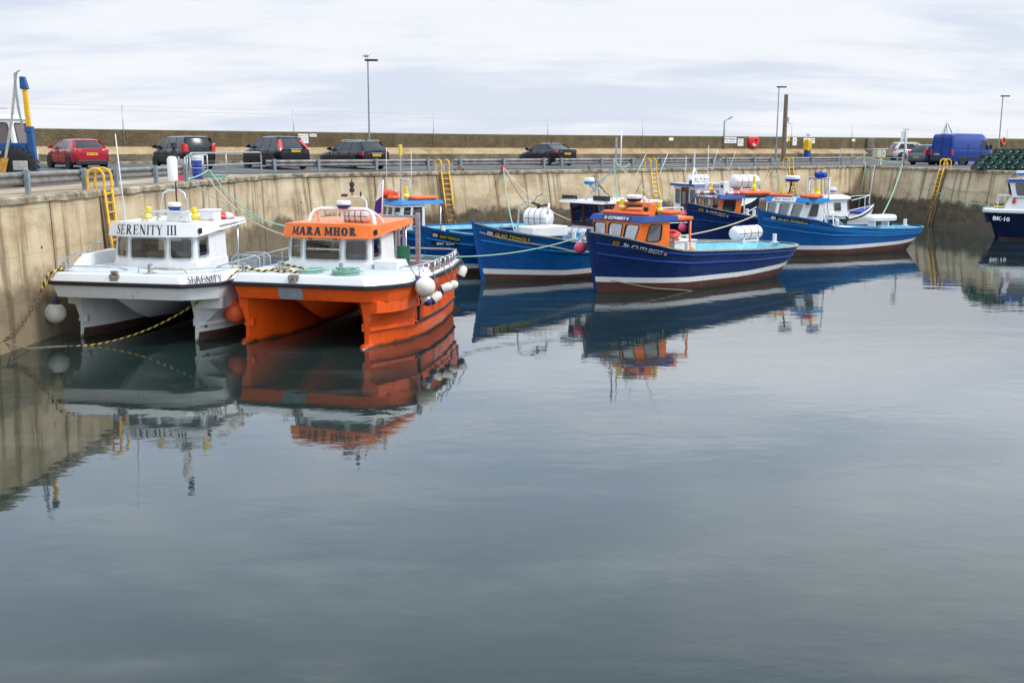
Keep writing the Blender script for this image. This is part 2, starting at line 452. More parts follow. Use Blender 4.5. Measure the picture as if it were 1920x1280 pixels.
def cabin(parent, bot, top, z0, z1, wins, wall='white_clean', frame='steel', glass='window_glass', fw=.04, zb=None, zt=None, name='cabin', skip=(), interior=True):
    """bot/top plans (local x,y) counter-clockwise seen from above"""
    mb = MB(); n = len(bot); jobs = []
    for i in range(n):
        if i in skip: continue
        j = (i + 1) % n
        za = zb[i] if zb else z0; zc = zb[j] if zb else z0
        holes = wins.get(i, [])
        A, B = V((*bot[i], za)), V((*bot[j], zc)); A2, B2 = V((*top[i], z1)), V((*top[j], z1))
        fn, L, H = wall_panel(mb, A, B, A2, B2, holes)
        for h in holes: jobs.append((fn, h))
    o = mb.build(name, wall, parent)
    for fn, h in jobs: window_obj(fn, h, o, frame, glass, fw)
    if interior:
        cx = sum(p[0] for p in bot) / n; cy = sum(p[1] for p in bot) / n
        ib = MB()
        ib.add([(cx + (p[0] - cx) * .98, cy + (p[1] - cy) * .98, z0 + .03) for p in bot], [tuple(range(n))])
        x0 = min(p[0] for p in bot); w = max(p[1] for p in bot) - min(p[1] for p in bot); dx = max(p[0] for p in bot) - x0
        zc = z0 + (z1 - z0) * .33
        ib.box((x0 + dx * .22, cy, (z0 + zc) / 2 + .02), (dx * .22, w * .8, zc - z0), 0)
        ib.box((x0 + dx * .28, cy + w * .12, zc + .1), (.06, .34, .22), 1)
        ib.box((x0 + dx * .6, cy - w * .05, z0 + (z1 - z0) * .34), (.12, .42, (z1 - z0) * .62), 1)
        ib.box((x0 + dx * .6, cy - w * .34, z0 + (z1 - z0) * .28), (.5, .3, (z1 - z0) * .5), 0)
        ib.build('interior', ['interior_grey', 'interior_dark'], o, bevel=.03)
    return o

def band(parent, name, bot, top, z0s, z1s, matn, roofmat, lip=0.0):
    """roof with fascia: bot ring and top ring, z per point"""
    mb = MB(); n = len(bot)
    b = [(x, y, z0s[i] if isinstance(z0s, list) else z0s) for i, (x, y) in enumerate(bot)]
    t = [(x, y, z1s[i] if isinstance(z1s, list) else z1s) for i, (x, y) in enumerate(top)]
    mb.add(b + t, [(i, (i + 1) % n, (i + 1) % n + n, i + n) for i in range(n)], 0)
    mb.add(t, [tuple(range(n))], 1)
    mb.add(b, [tuple(range(n))[::-1]], 1)
    return mb.build(name, [matn, roofmat], parent)

# ------------------------------------------------------------------ wooden boat hull
class Hull:
    def __init__(s, L, B, Bw, sheer, rake=.35, counter=.9, full=.36, stern=.75, depth=.75):
        s.L, s.B, s.Bw, s.sh, s.rake, s.counter, s.full, s.stern, s.depth = L, B, Bw, sheer, rake, counter, full, stern, depth
    def zs(s, t): return interp(s.sh, t * s.L)
    def prof(s, t, B, full, p, st):
        b = 1.0
        if t < full: b = 1 - (1 - t / full) ** p
        if t > .6: b *= lerp(1, st, ((t - .6) / .4) ** 1.6)
        if t > .88: b *= math.sqrt(max(0, 1 - ((t - .88) / .12) ** 2.4))
        return max(B * b, .035)
    def h(s, t, z):
        zs = s.zs(t)
        bs = s.prof(t, s.B, s.full, 2.3, s.stern); bw = s.prof(t, s.Bw, s.full * 1.35, 1.9, s.stern * .8)
        if z >= 0: 
            k = min(z / zs, 1.05); return lerp(bw, bs, k ** .95 if t > .4 else k ** lerp(1.35, .95, t / .4))
        return max(bw * (1 - (z / -s.depth) ** 2 * .8), .02)
    def x(s, t, z):
        z0, z1 = s.zs(0), s.zs(1)
        a0 = -s.rake * (z / z0 if z > 0 else z * .3); a1 = s.L - s.counter * (1 - min(max(z, -.6) / z1, 1)) ** 1.0
        return lerp(a0, a1, t)
    def t_of(s, a, z):
        x0, x1 = s.x(0, z), s.x(1, z); return min(max((a - x0) / (x1 - x0), 0), 1)
    def pt(s, t, z, side, off=0.0):
        return V((s.x(t, z), side * (s.h(t, z) + off), z))
    def ts(s): return [0, .012, .03, .055, .085, .12, .16, .2, .25, .3, .36, .42, .5, .58, .66, .74, .8, .85, .88, .91, .935, .955, .972, .985, .995, 1.0]

def wooden_boat(root, H, hullmat, stripe0, stripe1, strakes, strakemat, deckz=.85, fore=2.6, foredrop=.12, liner='light_blue', planks=False, stemmat=None, gunmat='gunwale_wood', strake_r=.035, deckmat='deck_grey', capw=.13):
    ts = H.ts(); mb = MB()
    for side in (-1, 1):
        rows = []; mats = []
        def row(f, m, off=0.0):
            rows.append([H.pt(t, f(t), side, off) for t in ts]); mats.append(m)
        row(lambda t: -H.depth * .98, 2); row(lambda t: -.35, 2); row(lambda t: 0.02, 2); row(lambda t: interp(stripe0, t) * .6, 2)
        row(lambda t: interp(stripe0, t), 1); row(lambda t: interp(stripe1, t), 0)
        if planks:
            k = 9
            for i in range(1, k):
                f = lambda t, i=i: lerp(interp(stripe1, t), H.zs(t), i / k)
                if i < 6: row(lambda t, f=f: f(t) - .008, 0, .04); row(f, 0, 0.0)
                else: row(f, 0)
        else:
            for q in (.2, .4, .6, .8): row(lambda t, q=q: lerp(interp(stripe1, t), H.zs(t), q), 0)
        row(lambda t: H.zs(t), 0)
        for i in range(len(rows) - 1):
            mb.loft([rows[i], rows[i + 1]], mats[i], True, close=False)
    mb.build('hull', [hullmat, 'white_paint', 'antifoul'], root)
    # stem
    sm = MB(); zt = H.zs(0) + .12
    prof = []
    for z in (-.6, 0, .5, 1.0, 1.5, H.zs(0), zt): prof.append((H.x(0, min(z, H.zs(0))) - (.02 if z > H.zs(0) else 0), z))
    rings = [[(x - .07, -.02, z), (x - .07, .02, z), (x + .09, .075, z), (x + .09, -.075, z)] for x, z in prof]
    sm.loft(rings, 0, False, cap0=True, cap1=True)
    sm.build('stem_post', stemmat or hullmat, root, bevel=.012)
    # gunwale cap
    gm = MB()
    for side in (-1, 1):
        rg = []
        for t in ts:
            z = H.zs(t); x = H.x(t, z); h = H.h(t, z)
            rg.append([(x, side * max(h - capw, .0), z + .004), (x, side * (h + .045), z + .004), (x, side * (h + .045), z + .055), (x, side * max(h - capw, 0), z + .055)])
        gm.loft(rg, 0, False, cap0=True, cap1=True)
    gm.build('gunwale', gunmat, root)
    for f in strakes:
        for side in (-1, 1):
            st = MB(); st.tube([H.pt(t, min(interp(f, t), H.zs(t) - .03), side, .008) for t in ts[1:-2]], strake_r, 0, 6)
            st.build('rubbing_strake', strakemat, root)
    # bulwark lining, decks
    lm = MB(); tf = fore / H.L
    tt = [t for t in ts if t >= tf and t < .98]; tt = [tf] + tt
    rg = [[V((H.x(t, H.zs(t)), -max(H.h(t, H.zs(t)) - .11, .02), H.zs(t))), V((H.x(t, deckz), -max(H.h(t, deckz) - .13, .02), deckz)),
           V((H.x(t, deckz), max(H.h(t, deckz) - .11, .02), deckz)), V((H.x(t, H.zs(t)), max(H.h(t, H.zs(t)) - .11, .02), H.zs(t)))] for t in tt]
    lm.loft(rg, 0, False, close=False, mats=[0, 1, 0])
    e = rg[-1]; lm.add(e, [(0, 1, 2, 3)], 0)
    lm.build('bulwark_lining', [liner, deckmat], root)
    fm = MB(); tq = [t for t in ts if t < tf] + [tf]
    rg = []
    for t in tq:
        z = H.zs(t) - foredrop; x = H.x(t, z); h = max(H.h(t, z) - .03, .01)
        rg.append([V((x, -h, z)), V((x, h, z))])
    fm.loft(rg, 0, False, close=False)
    hd = max(H.h(tf, deckz) - .08, .05); a, b = rg[-1]; fm.add([a, b, (b.x, hd, deckz), (a.x, -hd, deckz)], [(0, 1, 2, 3)], 1)
    fm.build('foredeck', [deckmat, 'white_paint'], root)

def hull_name(root, H, text, a0, a1, drop, hgt, tmat='letter_white', board='black_paint', side=-1, emblem=None, tilt=0.0, fit=.92):
    """name board following the bow below the gunwale on one side"""
    L = a1 - a0
    def fn(u, v, k=0.0, off=.014):
        a = a0 + u; t = H.t_of(a, H.zs(a / H.L) - drop); z = H.zs(t) - drop - hgt / 2 + v
        t = H.t_of(a, z); p = H.pt(t, z, side, off + k); return p
    mb = MB(); n = 12
    for off in (.014,):
        g = [[fn(L * i / n, v) for v in (-hgt / 2, hgt / 2)] for i in range(n + 1)]
        mb.loft(g, 0, False, close=False)
    ofs = 0.0
    e0 = 0
    if emblem:
        e0 = hgt * 1.0
        mb.loft([[fn(hgt * .14 + e0 * .66 * i / 3, v, .006) for v in (-hgt * .28, hgt * .28)] for i in range(4)], 2, False, close=False)
        put_font(mb, 'SS' if emblem == 'sign_white' else 'S', e0 * .5, hgt * .36, lambda x, y: fn(hgt * .14 + e0 * .33 + x, y, .010), 3)
    w = (L - e0) * fit
    put_font(mb, text, w, hgt * .55, lambda x, y: fn(e0 + (L - e0) / 2 + x, y, .008), 1, .015)
    mb.build('name_board', [board, tmat, emblem or tmat, 'life_red' if emblem == 'sign_white' else 'black_paint'], root)

# ------------------------------------------------------------------ small fittings
def radome(parent, p, r=.3, base='roof_blue', name='radar_dome', h=.26):
    mb = MB(); T = Matrix.Translation(p)
    mb.lathe([(r * .72, -.02), (r * .97, .06), (r * .99, h * .42)], 1, 20, T)
    mb.lathe([(r * .99, h * .42), (r, h * .5), (r * .97, h * .85), (r * .85, h * .98), (.001, h)], 0, 20, T)
    return mb.build(name, ['white_clean', base], parent)
def yellow_beacon(parent, p, h=.5, tip=0.0):
    mb = MB(); T = Matrix.Translation(p) @ Matrix.Rotation(tip, 4, 'X')
    mb.lathe([(.045, 0), (.06, h * .1), (.12, h * .2), (.14, h * .32), (.12, h * .46), (.06, h * .56)], 0, 14, T)
    mb.lathe([(.06, h * .56), (.085, h * .58), (.085, h * .98), (.001, h)], 0, 14, T)
    mb.lathe([(.142, h * .3), (.143, h * .36)], 1, 14, T)
    return mb.build('life_light', ['yellow_light', 'white_clean'], parent)
def whip(parent, a, b, r=.014, name='antenna', m='white_clean'):
    mb = MB(); mb.tube([a, b], [r * 1.3, r * .7], 0, 6); return mb.build(name, m, parent)
def tubes(parent, name, lists, r, m='steel', n=8):
    mb = MB()
    for L in lists: mb.tube(L, r, 0, n)
    return mb.build(name, m, parent)

def canister(name, label, loc, rz, L=1.5, r=.33, group=None, cradle=.0, matn='white_clean', ax='x'):
    t = thing(name, label, 'liferaft', loc, rz, group)
    T = Matrix.Translation((0, 0, r + max(cradle, 0))) @ Matrix.Rotation(R(90), 4, 'Y')
    mb = MB(); h = L / 2
    prof = [(.001, -h), (r * .55, -h + .01), (r * .82, -h + .07), (r * .97, -h + .17)]
    k = 6
    for i in range(k + 1):
        z = lerp(-h + .22, h - .22, i / k)
        prof += [(r, z - .012), (r * 1.02, z), (r, z + .012)]
    prof += [(r * .97, h - .17), (r * .82, h - .07), (r * .55, h - .01), (.001, h)]
    mb.lathe(prof, 0, 24, T)
    mb.build('canister', matn, t)
    sb = MB()
    for i in (1, 3, 5):
        z = lerp(-h + .22, h - .22, i / 6)
        sb.tube([T @ V((1.028 * r * math.cos(q), 1.028 * r * math.sin(q), z)) for q in [2 * PI * j / 24 for j in range(24)]], .012, 0, 5, closed=True)
    sb.build('strap', 'plastic_dark', t)
    rb = MB(); rb.tube([T @ V((0, 1.02 * r, -h + .1)), T @ V((0, 1.02 * r, h - .1))], .012, 0, 5)
    rb.tube([T @ V((0, -1.02 * r, -h + .1)), T @ V((0, -1.02 * r, h - .1))], .012, 0, 5)
    rb.build('seam', 'interior_grey', t)
    if cradle >= 0:
        cb = MB()
        for x in (-L * .25, L * .25):
            cb.box((x, 0, cradle * .5 + .02), (.08, r * 1.7, cradle + .06), 0)
            for s in (-1, 1): cb.box((x, s * r * .75, cradle + .1), (.08, .08, .2), 0)
        cb.box((0, -r * .8, .03 + cradle * .6), (L * .62, .06, .06), 0); cb.box((0, r * .8, .03 + cradle * .6), (L * .62, .06, .06), 0)
        cb.build('cradle', 'white_paint', t)
    return t

def lifebuoy(label, loc, rx=0.0, rz=0.0, Rr=.33, r=.075, mats=('life_red', 'white_clean'), group=None, full=False):
    t = thing('lifebuoy', label, 'lifebuoy', loc, rz, group)
    n = 32; mb = MB()
    T = Matrix.Rotation(rx, 4, 'X')
    for i in range(n):
        rr = []
        for q in (i, i + 1):
            a = 2 * PI * q / n
            rr.append([T @ V(((Rr + r * math.cos(b)) * math.cos(a), (Rr + r * math.cos(b)) * math.sin(a), r * math.sin(b))) for b in [2 * PI * j / 10 for j in range(10)]])
        mb.loft(rr, 1 if (not full and (i // 4) % 2) else 0, True)
    mb.build('ring', list(mats), t)
    rb = MB(); rb.tube([T @ V(((Rr + r * 1.25) * math.cos(a), (Rr + r * 1.25) * math.sin(a), .02 * math.sin(4 * a))) for a in [2 * PI * j / 24 for j in range(24)]], .012, 0, 5, closed=True)
    rb.build('grab_line', 'rope_cream', t)
    return t

def ball(name, label, loc, r, m, cap, group=None, top=V((0, 0, 1)), rope=None):
    t = thing(name, label, 'fender' if 'fender' in name else 'buoy', loc, 0, group)
    q = V((0, 0, 1)).rotation_difference(V(top).normalized()).to_matrix().to_4x4()
    mb = MB(); k = 14
    prof = [(.001, -r)] + [(r * math.sin(PI * i / k), -r * math.cos(PI * i / k)) for i in range(1, k - 2)]
    mb.lathe(prof + [(r * .45, r * .9)], 0, 24, q)
    mb.build('float', m, t)
    cb = MB(); cb.lathe([(r * .46, r * .88), (r * .3, r * 1.05), (r * .16, r * 1.28), (r * .13, r * 1.4), (.001, r * 1.42)], 0, 16, q)
    cb.build('cap', cap, t)
    if rope:
        rb = MB(); rb.tube([q @ V((0, 0, r * 1.35)), V(rope) - V(loc)], .014, 0, 6); rb.build('lanyard', 'rope_brown', t)
    return t

def cyl_fender(label, loc, axis, L=.5, r=.13, group=None, rope=None, flip=False):
    t = thing('fender', label, 'fender', loc, 0, group)
    q = V((0, 0, 1)).rotation_difference(V(axis).normalized()).to_matrix().to_4x4()
    h = L / 2; mb = MB()
    pr = [(.001, -h), (r * .35, -h), (r * .8, -h + .05), (r, -h + .13), (r, h - .13), (r * .8, h - .05), (r * .35, h), (.001, h)]
    ms = [1, 1, 1, 0, 1, 1, 1] if flip else [1, 1, 1, 0, 0, 0, 0]
    mb.lathe(pr, 0, 18, q, mats=ms)
    mb.build('float', ['fender_white', 'fender_purple'], t)
    if rope:
        rb = MB(); rb.tube([q @ V((0, 0, h)), V(rope) - V(loc)], .014, 0, 6); rb.build('lanyard', 'rope_brown', t)
    return t

def rope(name, label, pts, r, m, cat='rope', group=None, uv=False):
    mb = MB(); mb.tube(pts, r, 0, 7, uv=uv)
    return tag(mb.build(name, m), label, cat, group)

def chain(label, pts, r=.02, pitch=.11, m='rusty'):
    mb = MB(); pts = [V(p) for p in pts]
    L = [0]
    for a, b in zip(pts, pts[1:]): L.append(L[-1] + (b - a).length)
    k = int(L[-1] / pitch)
    for i in range(k):
        d = (i + .5) * pitch
        j = max(q for q in range(len(L) - 1) if L[q] <= d)
        c = pts[j].lerp(pts[j + 1], (d - L[j]) / (L[j + 1] - L[j])); t = (pts[j + 1] - pts[j]).normalized()
        u = V((0, 0, 1)).cross(t).normalized()
        if i % 2: u = t.cross(u)
        mb.tube([c + t * math.cos(q) * pitch * .72 + u * math.sin(q) * pitch * .4 for q in [2 * PI * w / 8 for w in range(8)]], r * .8, 0, 5, closed=True)
    return tag(mb.build('mooring_chain', m), label, 'chain')

def rope_coil(label, loc, r, m, turns=5, rz=0):
    mb = MB(); P = []
    rnd = random.Random(int(r * 1000 + loc[0] * 10))
    for i in range(turns * 18):
        a = 2 * PI * i / 18; q = r * (1 - .09 * ((i // 18) % 3) + rnd.uniform(-.04, .04))
        P.append((q * math.cos(a), q * .8 * math.sin(a), .03 + .018 * (i / 18) + rnd.uniform(0, .01)))
    P += [(r * 1.2, -.1, .03), (r * 1.6, -.2, .03), (r * 1.8, .05, .03)]
    mb.tube(P, .016, 0, 6)
    return tag(mb.build('rope_coil', m, None, loc, rz), label, 'rope')
def life_float(label, loc, rz, L=1.6, W=.8, r=.09, m='orange_float', group=None):
    t = thing('life_float', label, 'life float', loc, rz, group)
    P = [(x, y, r) for x, y in rrect(-L / 2, L / 2, -W / 2, W / 2, .2, .2, 5)]
    mb = MB(); mb.tube(P, r, 0, 10, closed=True); mb.build('float', m, t)
    rb = MB()
    for i in range(0, len(P), 3):
        a = V(P[i]); rb.tube([a * 1.04 + V((0, 0, r * .3)), a * 1.12 + V((.05, 0, -.02)), V(P[(i + 3) % len(P)]) * 1.04 + V((0, 0, r * .3))], .012, 0, 5)
    rb.build('grab_line', 'rope_cream', t)
    return t
# ------------------------------------------------------------------ camera, world, light
cam = bpy.data.cameras.new('camera'); co = bpy.data.objects.new('camera', cam); C.objects.link(co)
cam.lens = 37.5; cam.sensor_width = 36; cam.clip_end = 6000; cam.clip_start = 0.1
pp = math.atan(363.5 / 2000); ro = .0038
r0 = V((1, 0, 0)); u0 = V((0, math.sin(pp), math.cos(pp))); f0 = V((0, math.cos(pp), -math.sin(pp)))
rr = r0 * math.cos(ro) + u0 * math.sin(ro); uu = u0 * math.cos(ro) - r0 * math.sin(ro)
co.matrix_world = Matrix(((rr.x, uu.x, -f0.x, 0), (rr.y, uu.y, -f0.y, 0), (rr.z, uu.z, -f0.z, 5.45), (0, 0, 0, 1)))
sc = bpy.context.scene; sc.camera = co
sc.view_settings.view_transform = 'Standard'; sc.view_settings.look = 'None'; sc.view_settings.exposure = 0.12; sc.view_settings.gamma = 1
sc.cycles.use_denoising = True
sc.cycles.max_bounces = 8; sc.cycles.transparent_max_bounces = 12

SUN_EL, SUN_AZ = 50, 104      # azimuth clockwise from +Y
w = bpy.data.worlds.new('World'); sc.world = w; w.use_nodes = True
w.node_tree.nodes.clear(); t = NT(w.node_tree)
out = t.n('ShaderNodeOutputWorld')
sky = t.n('ShaderNodeTexSky', sky_type='NISHITA', sun_disc=False, sun_elevation=R(SUN_EL), sun_rotation=R(SUN_AZ), air_density=1.0, dust_density=3.0)
g = t.n('ShaderNodeTexCoord').outputs['Generated']
sp = t.n('ShaderNodeSeparateXYZ', {0: g})
zc = t.math('MAXIMUM', sp.outputs[2], 0.0)
den = t.math('ADD', zc, .20)
px = t.math('DIVIDE', sp.outputs[0], den); py = t.math('DIVIDE', sp.outputs[1], den)
pv = t.n('ShaderNodeCombineXYZ', {0: px, 1: py, 2: 0.0}).outputs[0]
n1 = t.noise(t.mapping(pv, (.5, .9, 1), (3.1, 1.7, 0)), 1.0, 6, .52)
n2 = t.noise(t.mapping(pv, (1.1, 2.6, 1), (8.3, 4.1, 0)), 1.6, 5, .55)
cl = t.math('ADD', t.math('MULTIPLY', n1, .65), t.math('MULTIPLY', n2, .35))
grad = t.smooth(zc, .0, .32)
dens = t.smooth(cl, .43, .585)
hi = t.smooth(zc, .12, .45)
white = t.mix(hi, t.mix(grad, (.84, .86, .90, 1), (.775, .81, .875, 1)), (.80, .89, .985, 1))
blue = t.mix(hi, t.mix(grad, (.66, .715, .825, 1), (.50, .585, .745, 1)), (.56, .68, .83, 1))
c = t.mix(dens, blue, white)
band_ = t.math('MULTIPLY', t.smooth(zc, .12, .22), t.math('SUBTRACT', 1.0, t.smooth(zc, .28, .62)))
up = t.math('ADD', t.math('ADD', 1.06, t.math('MULTIPLY', band_, .85)), t.math('MULTIPLY', t.smooth(zc, .42, .8), 1.0))
cloudbg = t.n('ShaderNodeBackground', {0: c, 1: up})
skybg = t.n('ShaderNodeBackground', {0: sky.outputs[0], 1: .1})
mx = t.n('ShaderNodeMixShader', {0: .94, 1: skybg.outputs[0], 2: cloudbg.outputs[0]})
w.node_tree.links.new(mx.outputs[0], out.inputs[0])

sl = bpy.data.lights.new('sun', 'SUN'); sl.energy = 2.4; sl.angle = R(16); sl.color = (1, .965, .91)
so = bpy.data.objects.new('sun', sl); C.objects.link(so)
d = V((math.sin(R(SUN_AZ)) * math.cos(R(SUN_EL)), math.cos(R(SUN_AZ)) * math.cos(R(SUN_EL)), math.sin(R(SUN_EL))))
so.rotation_euler = d.to_track_quat('Z', 'Y').to_euler()

# ------------------------------------------------------------------ water
m, t, out = newmat('water'); MAT['water'] = m
oc = t.n('ShaderNodeTexCoord').outputs['Object']
big = t.noise(t.mapping(oc, (.05, .09, 1), (2, 5, 0)), 1.0, 3, .5)
ruf = t.smooth(big, .38, .66)
a = t.noise(t.mapping(oc, (.55, .95, 1)), 1.0, 2, .5)
b = t.noise(t.mapping(oc, (2.0, 3.4, 1), (4, 1, 0)), 1.0, 3, .55)
e = t.noise(t.mapping(oc, (7, 11, 1), (1, 9, 0)), 1.0, 2, .5)
hh = t.math('ADD', t.math('MULTIPLY', a, .0055), t.math('MULTIPLY', b, t.math('ADD', .0010, t.math('MULTIPLY', ruf, .0024))))
hh = t.math('ADD', hh, t.math('MULTIPLY', e, t.math('MULTIPLY', ruf, .0002)))
bp = t.n('ShaderNodeBump', {'Height': hh, 'Strength': 1.0, 'Distance': 1.0}).outputs[0]
slick = t.smooth(t.noise(t.mapping(oc, (.22, .5, 1), (7, 3, 0)), 1.0, 6, .65), .5, .72)
wc = t.mix(slick, (.010, .021, .019, 1), (.036, .046, .040, 1))
p = t.n('ShaderNodeBsdfPrincipled', {'Base Color': wc, 'Roughness': .02, 'IOR': 1.47, 'Normal': bp, 'Specular IOR Level': .5})
m.node_tree.links.new(p.outputs[0], out.inputs[0])
mb = MB(); mb.add([(-2500, -600, 0), (2500, -600, 0), (2500, 4000, 0), (-2500, 4000, 0)], [(0, 1, 2, 3)])
struct(mb.build('harbour_water', 'water'))

# ------------------------------------------------------------------ quay
HQ = 4.05
E = [(-17.5, -60), (-14.9, 5), (-13.55, 28.3), (-13.25, 33.5), (-12.85, 39), (-12.62, 45), (-12.4, 50), (-12.15, 53.4), (-11.7, 55.0), (-10.4, 57.0), (-3.91, 62.66), (8.58, 73.2), (17.42, 80.8), (29.76, 91.59), (30.3, 85.4), (31.2, 79.1), (32.5, 69.5), (60, 69.5)]
P0 = V((-3.91, 62.66)); DD = V((math.cos(R(40.7)), math.sin(R(40.7)))); NN = V((-DD.y, DD.x))
def land(D, t, z=None):
    q = P0 + NN * D + DD * t
    return V((q.x, q.y, (gz(q.x, q.y) if z is None else z)))
def gz(x, y):
    D = NN.dot(V((x, y)) - P0); return HQ + .015 * max(0, min(D, 20))
def offs(P, d):
    out = []
    for i, p in enumerate(P):
        a = V(P[max(i - 1, 0)]); b = V(P[min(i + 1, len(P) - 1)]); p = V(p)
        n1 = (p - a); n2 = (b - p)
        n1 = V((n1.y, -n1.x)).normalized() if n1.length > 1e-6 else None; n2 = V((n2.y, -n2.x)).normalized() if n2.length > 1e-6 else None
        if n1 is None: n = n2
        elif n2 is None: n = n1
        else: n = (n1 + n2).normalized(); n = n / max(.5, n.dot(n1))
        out.append(p + n * d)
    return out

def wallmat(name, tones, tide, joint=4.3, seed=0.0, streak=1.0):
    m, t, out = newmat(name); MAT[name] = m
    uv = t.n('ShaderNodeUVMap').outputs[0]
    sp = t.n('ShaderNodeSeparateXYZ', {0: uv}); u, z = sp.outputs[0], sp.outputs[1]
    n1 = t.noise(t.mapping(uv, (.35, .55, 1), (seed, 2, 0)), 1.0, 8, .66)
    c = t.ramp(n1, [(.3, tones[0]), (.5, tones[1]), (.72, tones[2])])
    n3 = t.noise(t.mapping(uv, (.12, .3, 1), (seed + 30, 7, 0)), 1.0, 6, .6)
    c = t.mix(t.math('MULTIPLY', t.smooth(n3, .5, .68), .5), c, (.24, .185, .12, 1))
    n4 = t.noise(t.mapping(uv, (.5, 1.1, 1), (seed + 50, 2, 0)), 1.0, 7, .7)
    c = t.mix(t.math('MULTIPLY', t.smooth(n4, .56, .7), .5), c, (.66, .60, .49, 1))
    # panel to panel tone
    cell = t.math('FLOOR', t.math('DIVIDE', t.math('ADD', u, seed), joint))
    wn = t.n('ShaderNodeTexWhiteNoise', {'W': cell}, noise_dimensions='1D').outputs[0]
    c = t.mix(t.math('MULTIPLY', wn, .14), c, rgb(dull(tones[0], .75)))
    # runs down the face
    st = t.noise(t.mapping(uv, (2.4, .16, 1), (seed + 5, 0, 0)), 1.0, 6, .62)
    c = t.mix(t.math('MULTIPLY', t.smooth(st, .5, .68), .75 * streak), c, (.15, .105, .055, 1))
    st2 = t.noise(t.mapping(uv, (3.1, .2, 1), (seed + 15, 4, 0)), 1.0, 6, .6)
    c = t.mix(t.math('MULTIPLY', t.smooth(st2, .55, .74), .55 * streak), c, (.62, .57, .47, 1))
    fine = t.noise(t.mapping(uv, (9, 9, 1)), 1.0, 6, .7)
    c = t.mix(t.math('MULTIPLY', t.smooth(fine, .56, .8), .45), c, (.17, .135, .085, 1))
    # grime under coping
    g1 = t.math('MULTIPLY', t.smooth(t.math('ADD', z, t.math('MULTIPLY', st, 1.0)), 3.95, 4.7), .5)
    c = t.mix(g1, c, (.12, .095, .055, 1))
    # form lift lines
    fr = t.math('FRACT', t.math('DIVIDE', z, 1.23))
    c = t.mix(t.math('MULTIPLY', t.math('LESS_THAN', fr, .018), .3), c, (.16, .12, .08, 1))
    # tide band
    tn = t.noise(t.mapping(uv, (.8, .8, 1), (seed, 9, 0)), 1.0, 7, .65)
    edge = t.math('ADD', z, t.math('ADD', t.math('MULTIPLY', t.math('SUBTRACT', tn, .5), -2.0), t.math('MULTIPLY', t.math('SUBTRACT', st, .5), .3)))
    tb = t.math('SUBTRACT', 1.0, t.smooth(edge, tide - .22, tide + .22))
    tc = t.ramp(t.noise(t.mapping(uv, (1.4, 2.2, 1), (3, seed, 0)), 1.0, 8, .7), [(.3, (.022, .017, .010)), (.5, (.055, .042, .026)), (.72, (.125, .098, .06))])
    wet = t.math('SUBTRACT', 1.0, t.smooth(z, .15, .55))
    tc = t.mix(t.math('MULTIPLY', wet, .55), tc, (.022, .026, .012, 1))
    c = t.mix(t.math('MULTIPLY', tb, t.math('ADD', .55, t.math('MULTIPLY', t.smooth(u, 100.0, 125.0), .38))), c, tc)
    # joints
    wob = t.math('MULTIPLY', t.math('SUBTRACT', t.noise(t.mapping(uv, (0.01, 1.5, 1)), 1.0, 3), .5), .05)
    ju = t.math('FRACT', t.math('DIVIDE', t.math('ADD', t.math('ADD', u, seed), wob), joint))
    jd = t.math('MULTIPLY', t.math('ABSOLUTE', t.math('SUBTRACT', ju, .5)), joint)
    jl = t.math('SUBTRACT', 1.0, t.smooth(jd, .012, .035))
    js = t.math('MULTIPLY', t.math('SUBTRACT', 1.0, t.smooth(t.math('ADD', jd, t.math('MULTIPLY', fine, .2)), .1, .35)), .45)
    c = t.mix(js, c, (.15, .105, .05, 1)); c = t.mix(jl, c, (.03, .024, .016, 1))
    # weep holes
    hu = t.math('SUBTRACT', t.math('FRACT', t.math('DIVIDE', t.math('ADD', u, seed + .7), joint)), .5)
    hz = t.math('SUBTRACT', z, 2.6)
    hd = t.math('SQRT', t.math('ADD', t.math('POWER', t.math('MULTIPLY', hu, joint), 2.0), t.math('POWER', hz, 2.0)))
    c = t.mix(t.math('LESS_THAN', hd, .045), c, (.02, .016, .01, 1))
    bp = t.n('ShaderNodeBump', {'Height': t.math('ADD', t.math('MULTIPLY', fine, .5), t.math('SUBTRACT', n1, t.math('MULTIPLY', jl, .6))), 'Strength': .55, 'Distance': .03}).outputs[0]
    rg = t.math('SUBTRACT', .9, t.math('MULTIPLY', t.math('MULTIPLY', wet, tb), .45))
    p = t.n('ShaderNodeBsdfPrincipled', {'Base Color': c, 'Roughness': rg, 'Normal': bp, 'Specular IOR Level': .3})
    m.node_tree.links.new(p.outputs[0], out.inputs[0])
wallmat('quay_concrete', [(.30, .21, .115), (.56, .435, .275), (.69, .585, .425)], 1.75, seed=1.3)

def groundmat(name, cols, scale, stretch=(1, 1, 1), rough=.9):
    m, t, out = newmat(name); MAT[name] = m
    oc = t.n('ShaderNodeTexCoord').outputs['Object']
    n1 = t.noise(t.mapping(oc, stretch), scale, 7, .62)
    c = t.ramp(n1, [(.32, cols[0]), (.5, cols[1]), (.7, cols[2])])
    n2 = t.noise(oc, 30, 4, .7)
    c = t.mix(t.math('MULTIPLY', t.smooth(n2, .5, .8), .35), c, rgb(dull(cols[2], 1.3)))
    bp = t.n('ShaderNodeBump', {'Height': n2, 'Strength': .3, 'Distance': .01}).outputs[0]
    p = t.n('ShaderNodeBsdfPrincipled', {'Base Color': c, 'Roughness': rough, 'Normal': bp, 'Specular IOR Level': .3})
    m.node_tree.links.new(p.outputs[0], out.inputs[0])
groundmat('tarmac', [(.055, .054, .056), (.085, .083, .084), (.13, .125, .12)], .35)
groundmat('apron_concrete', [(.17, .12, .075), (.32, .245, .165), (.45, .37, .27)], .5, (1.4, .25, 1))
groundmat('coping_concrete', [(.07, .058, .035), (.25, .20, .13), (.50, .44, .33)], 2.2)

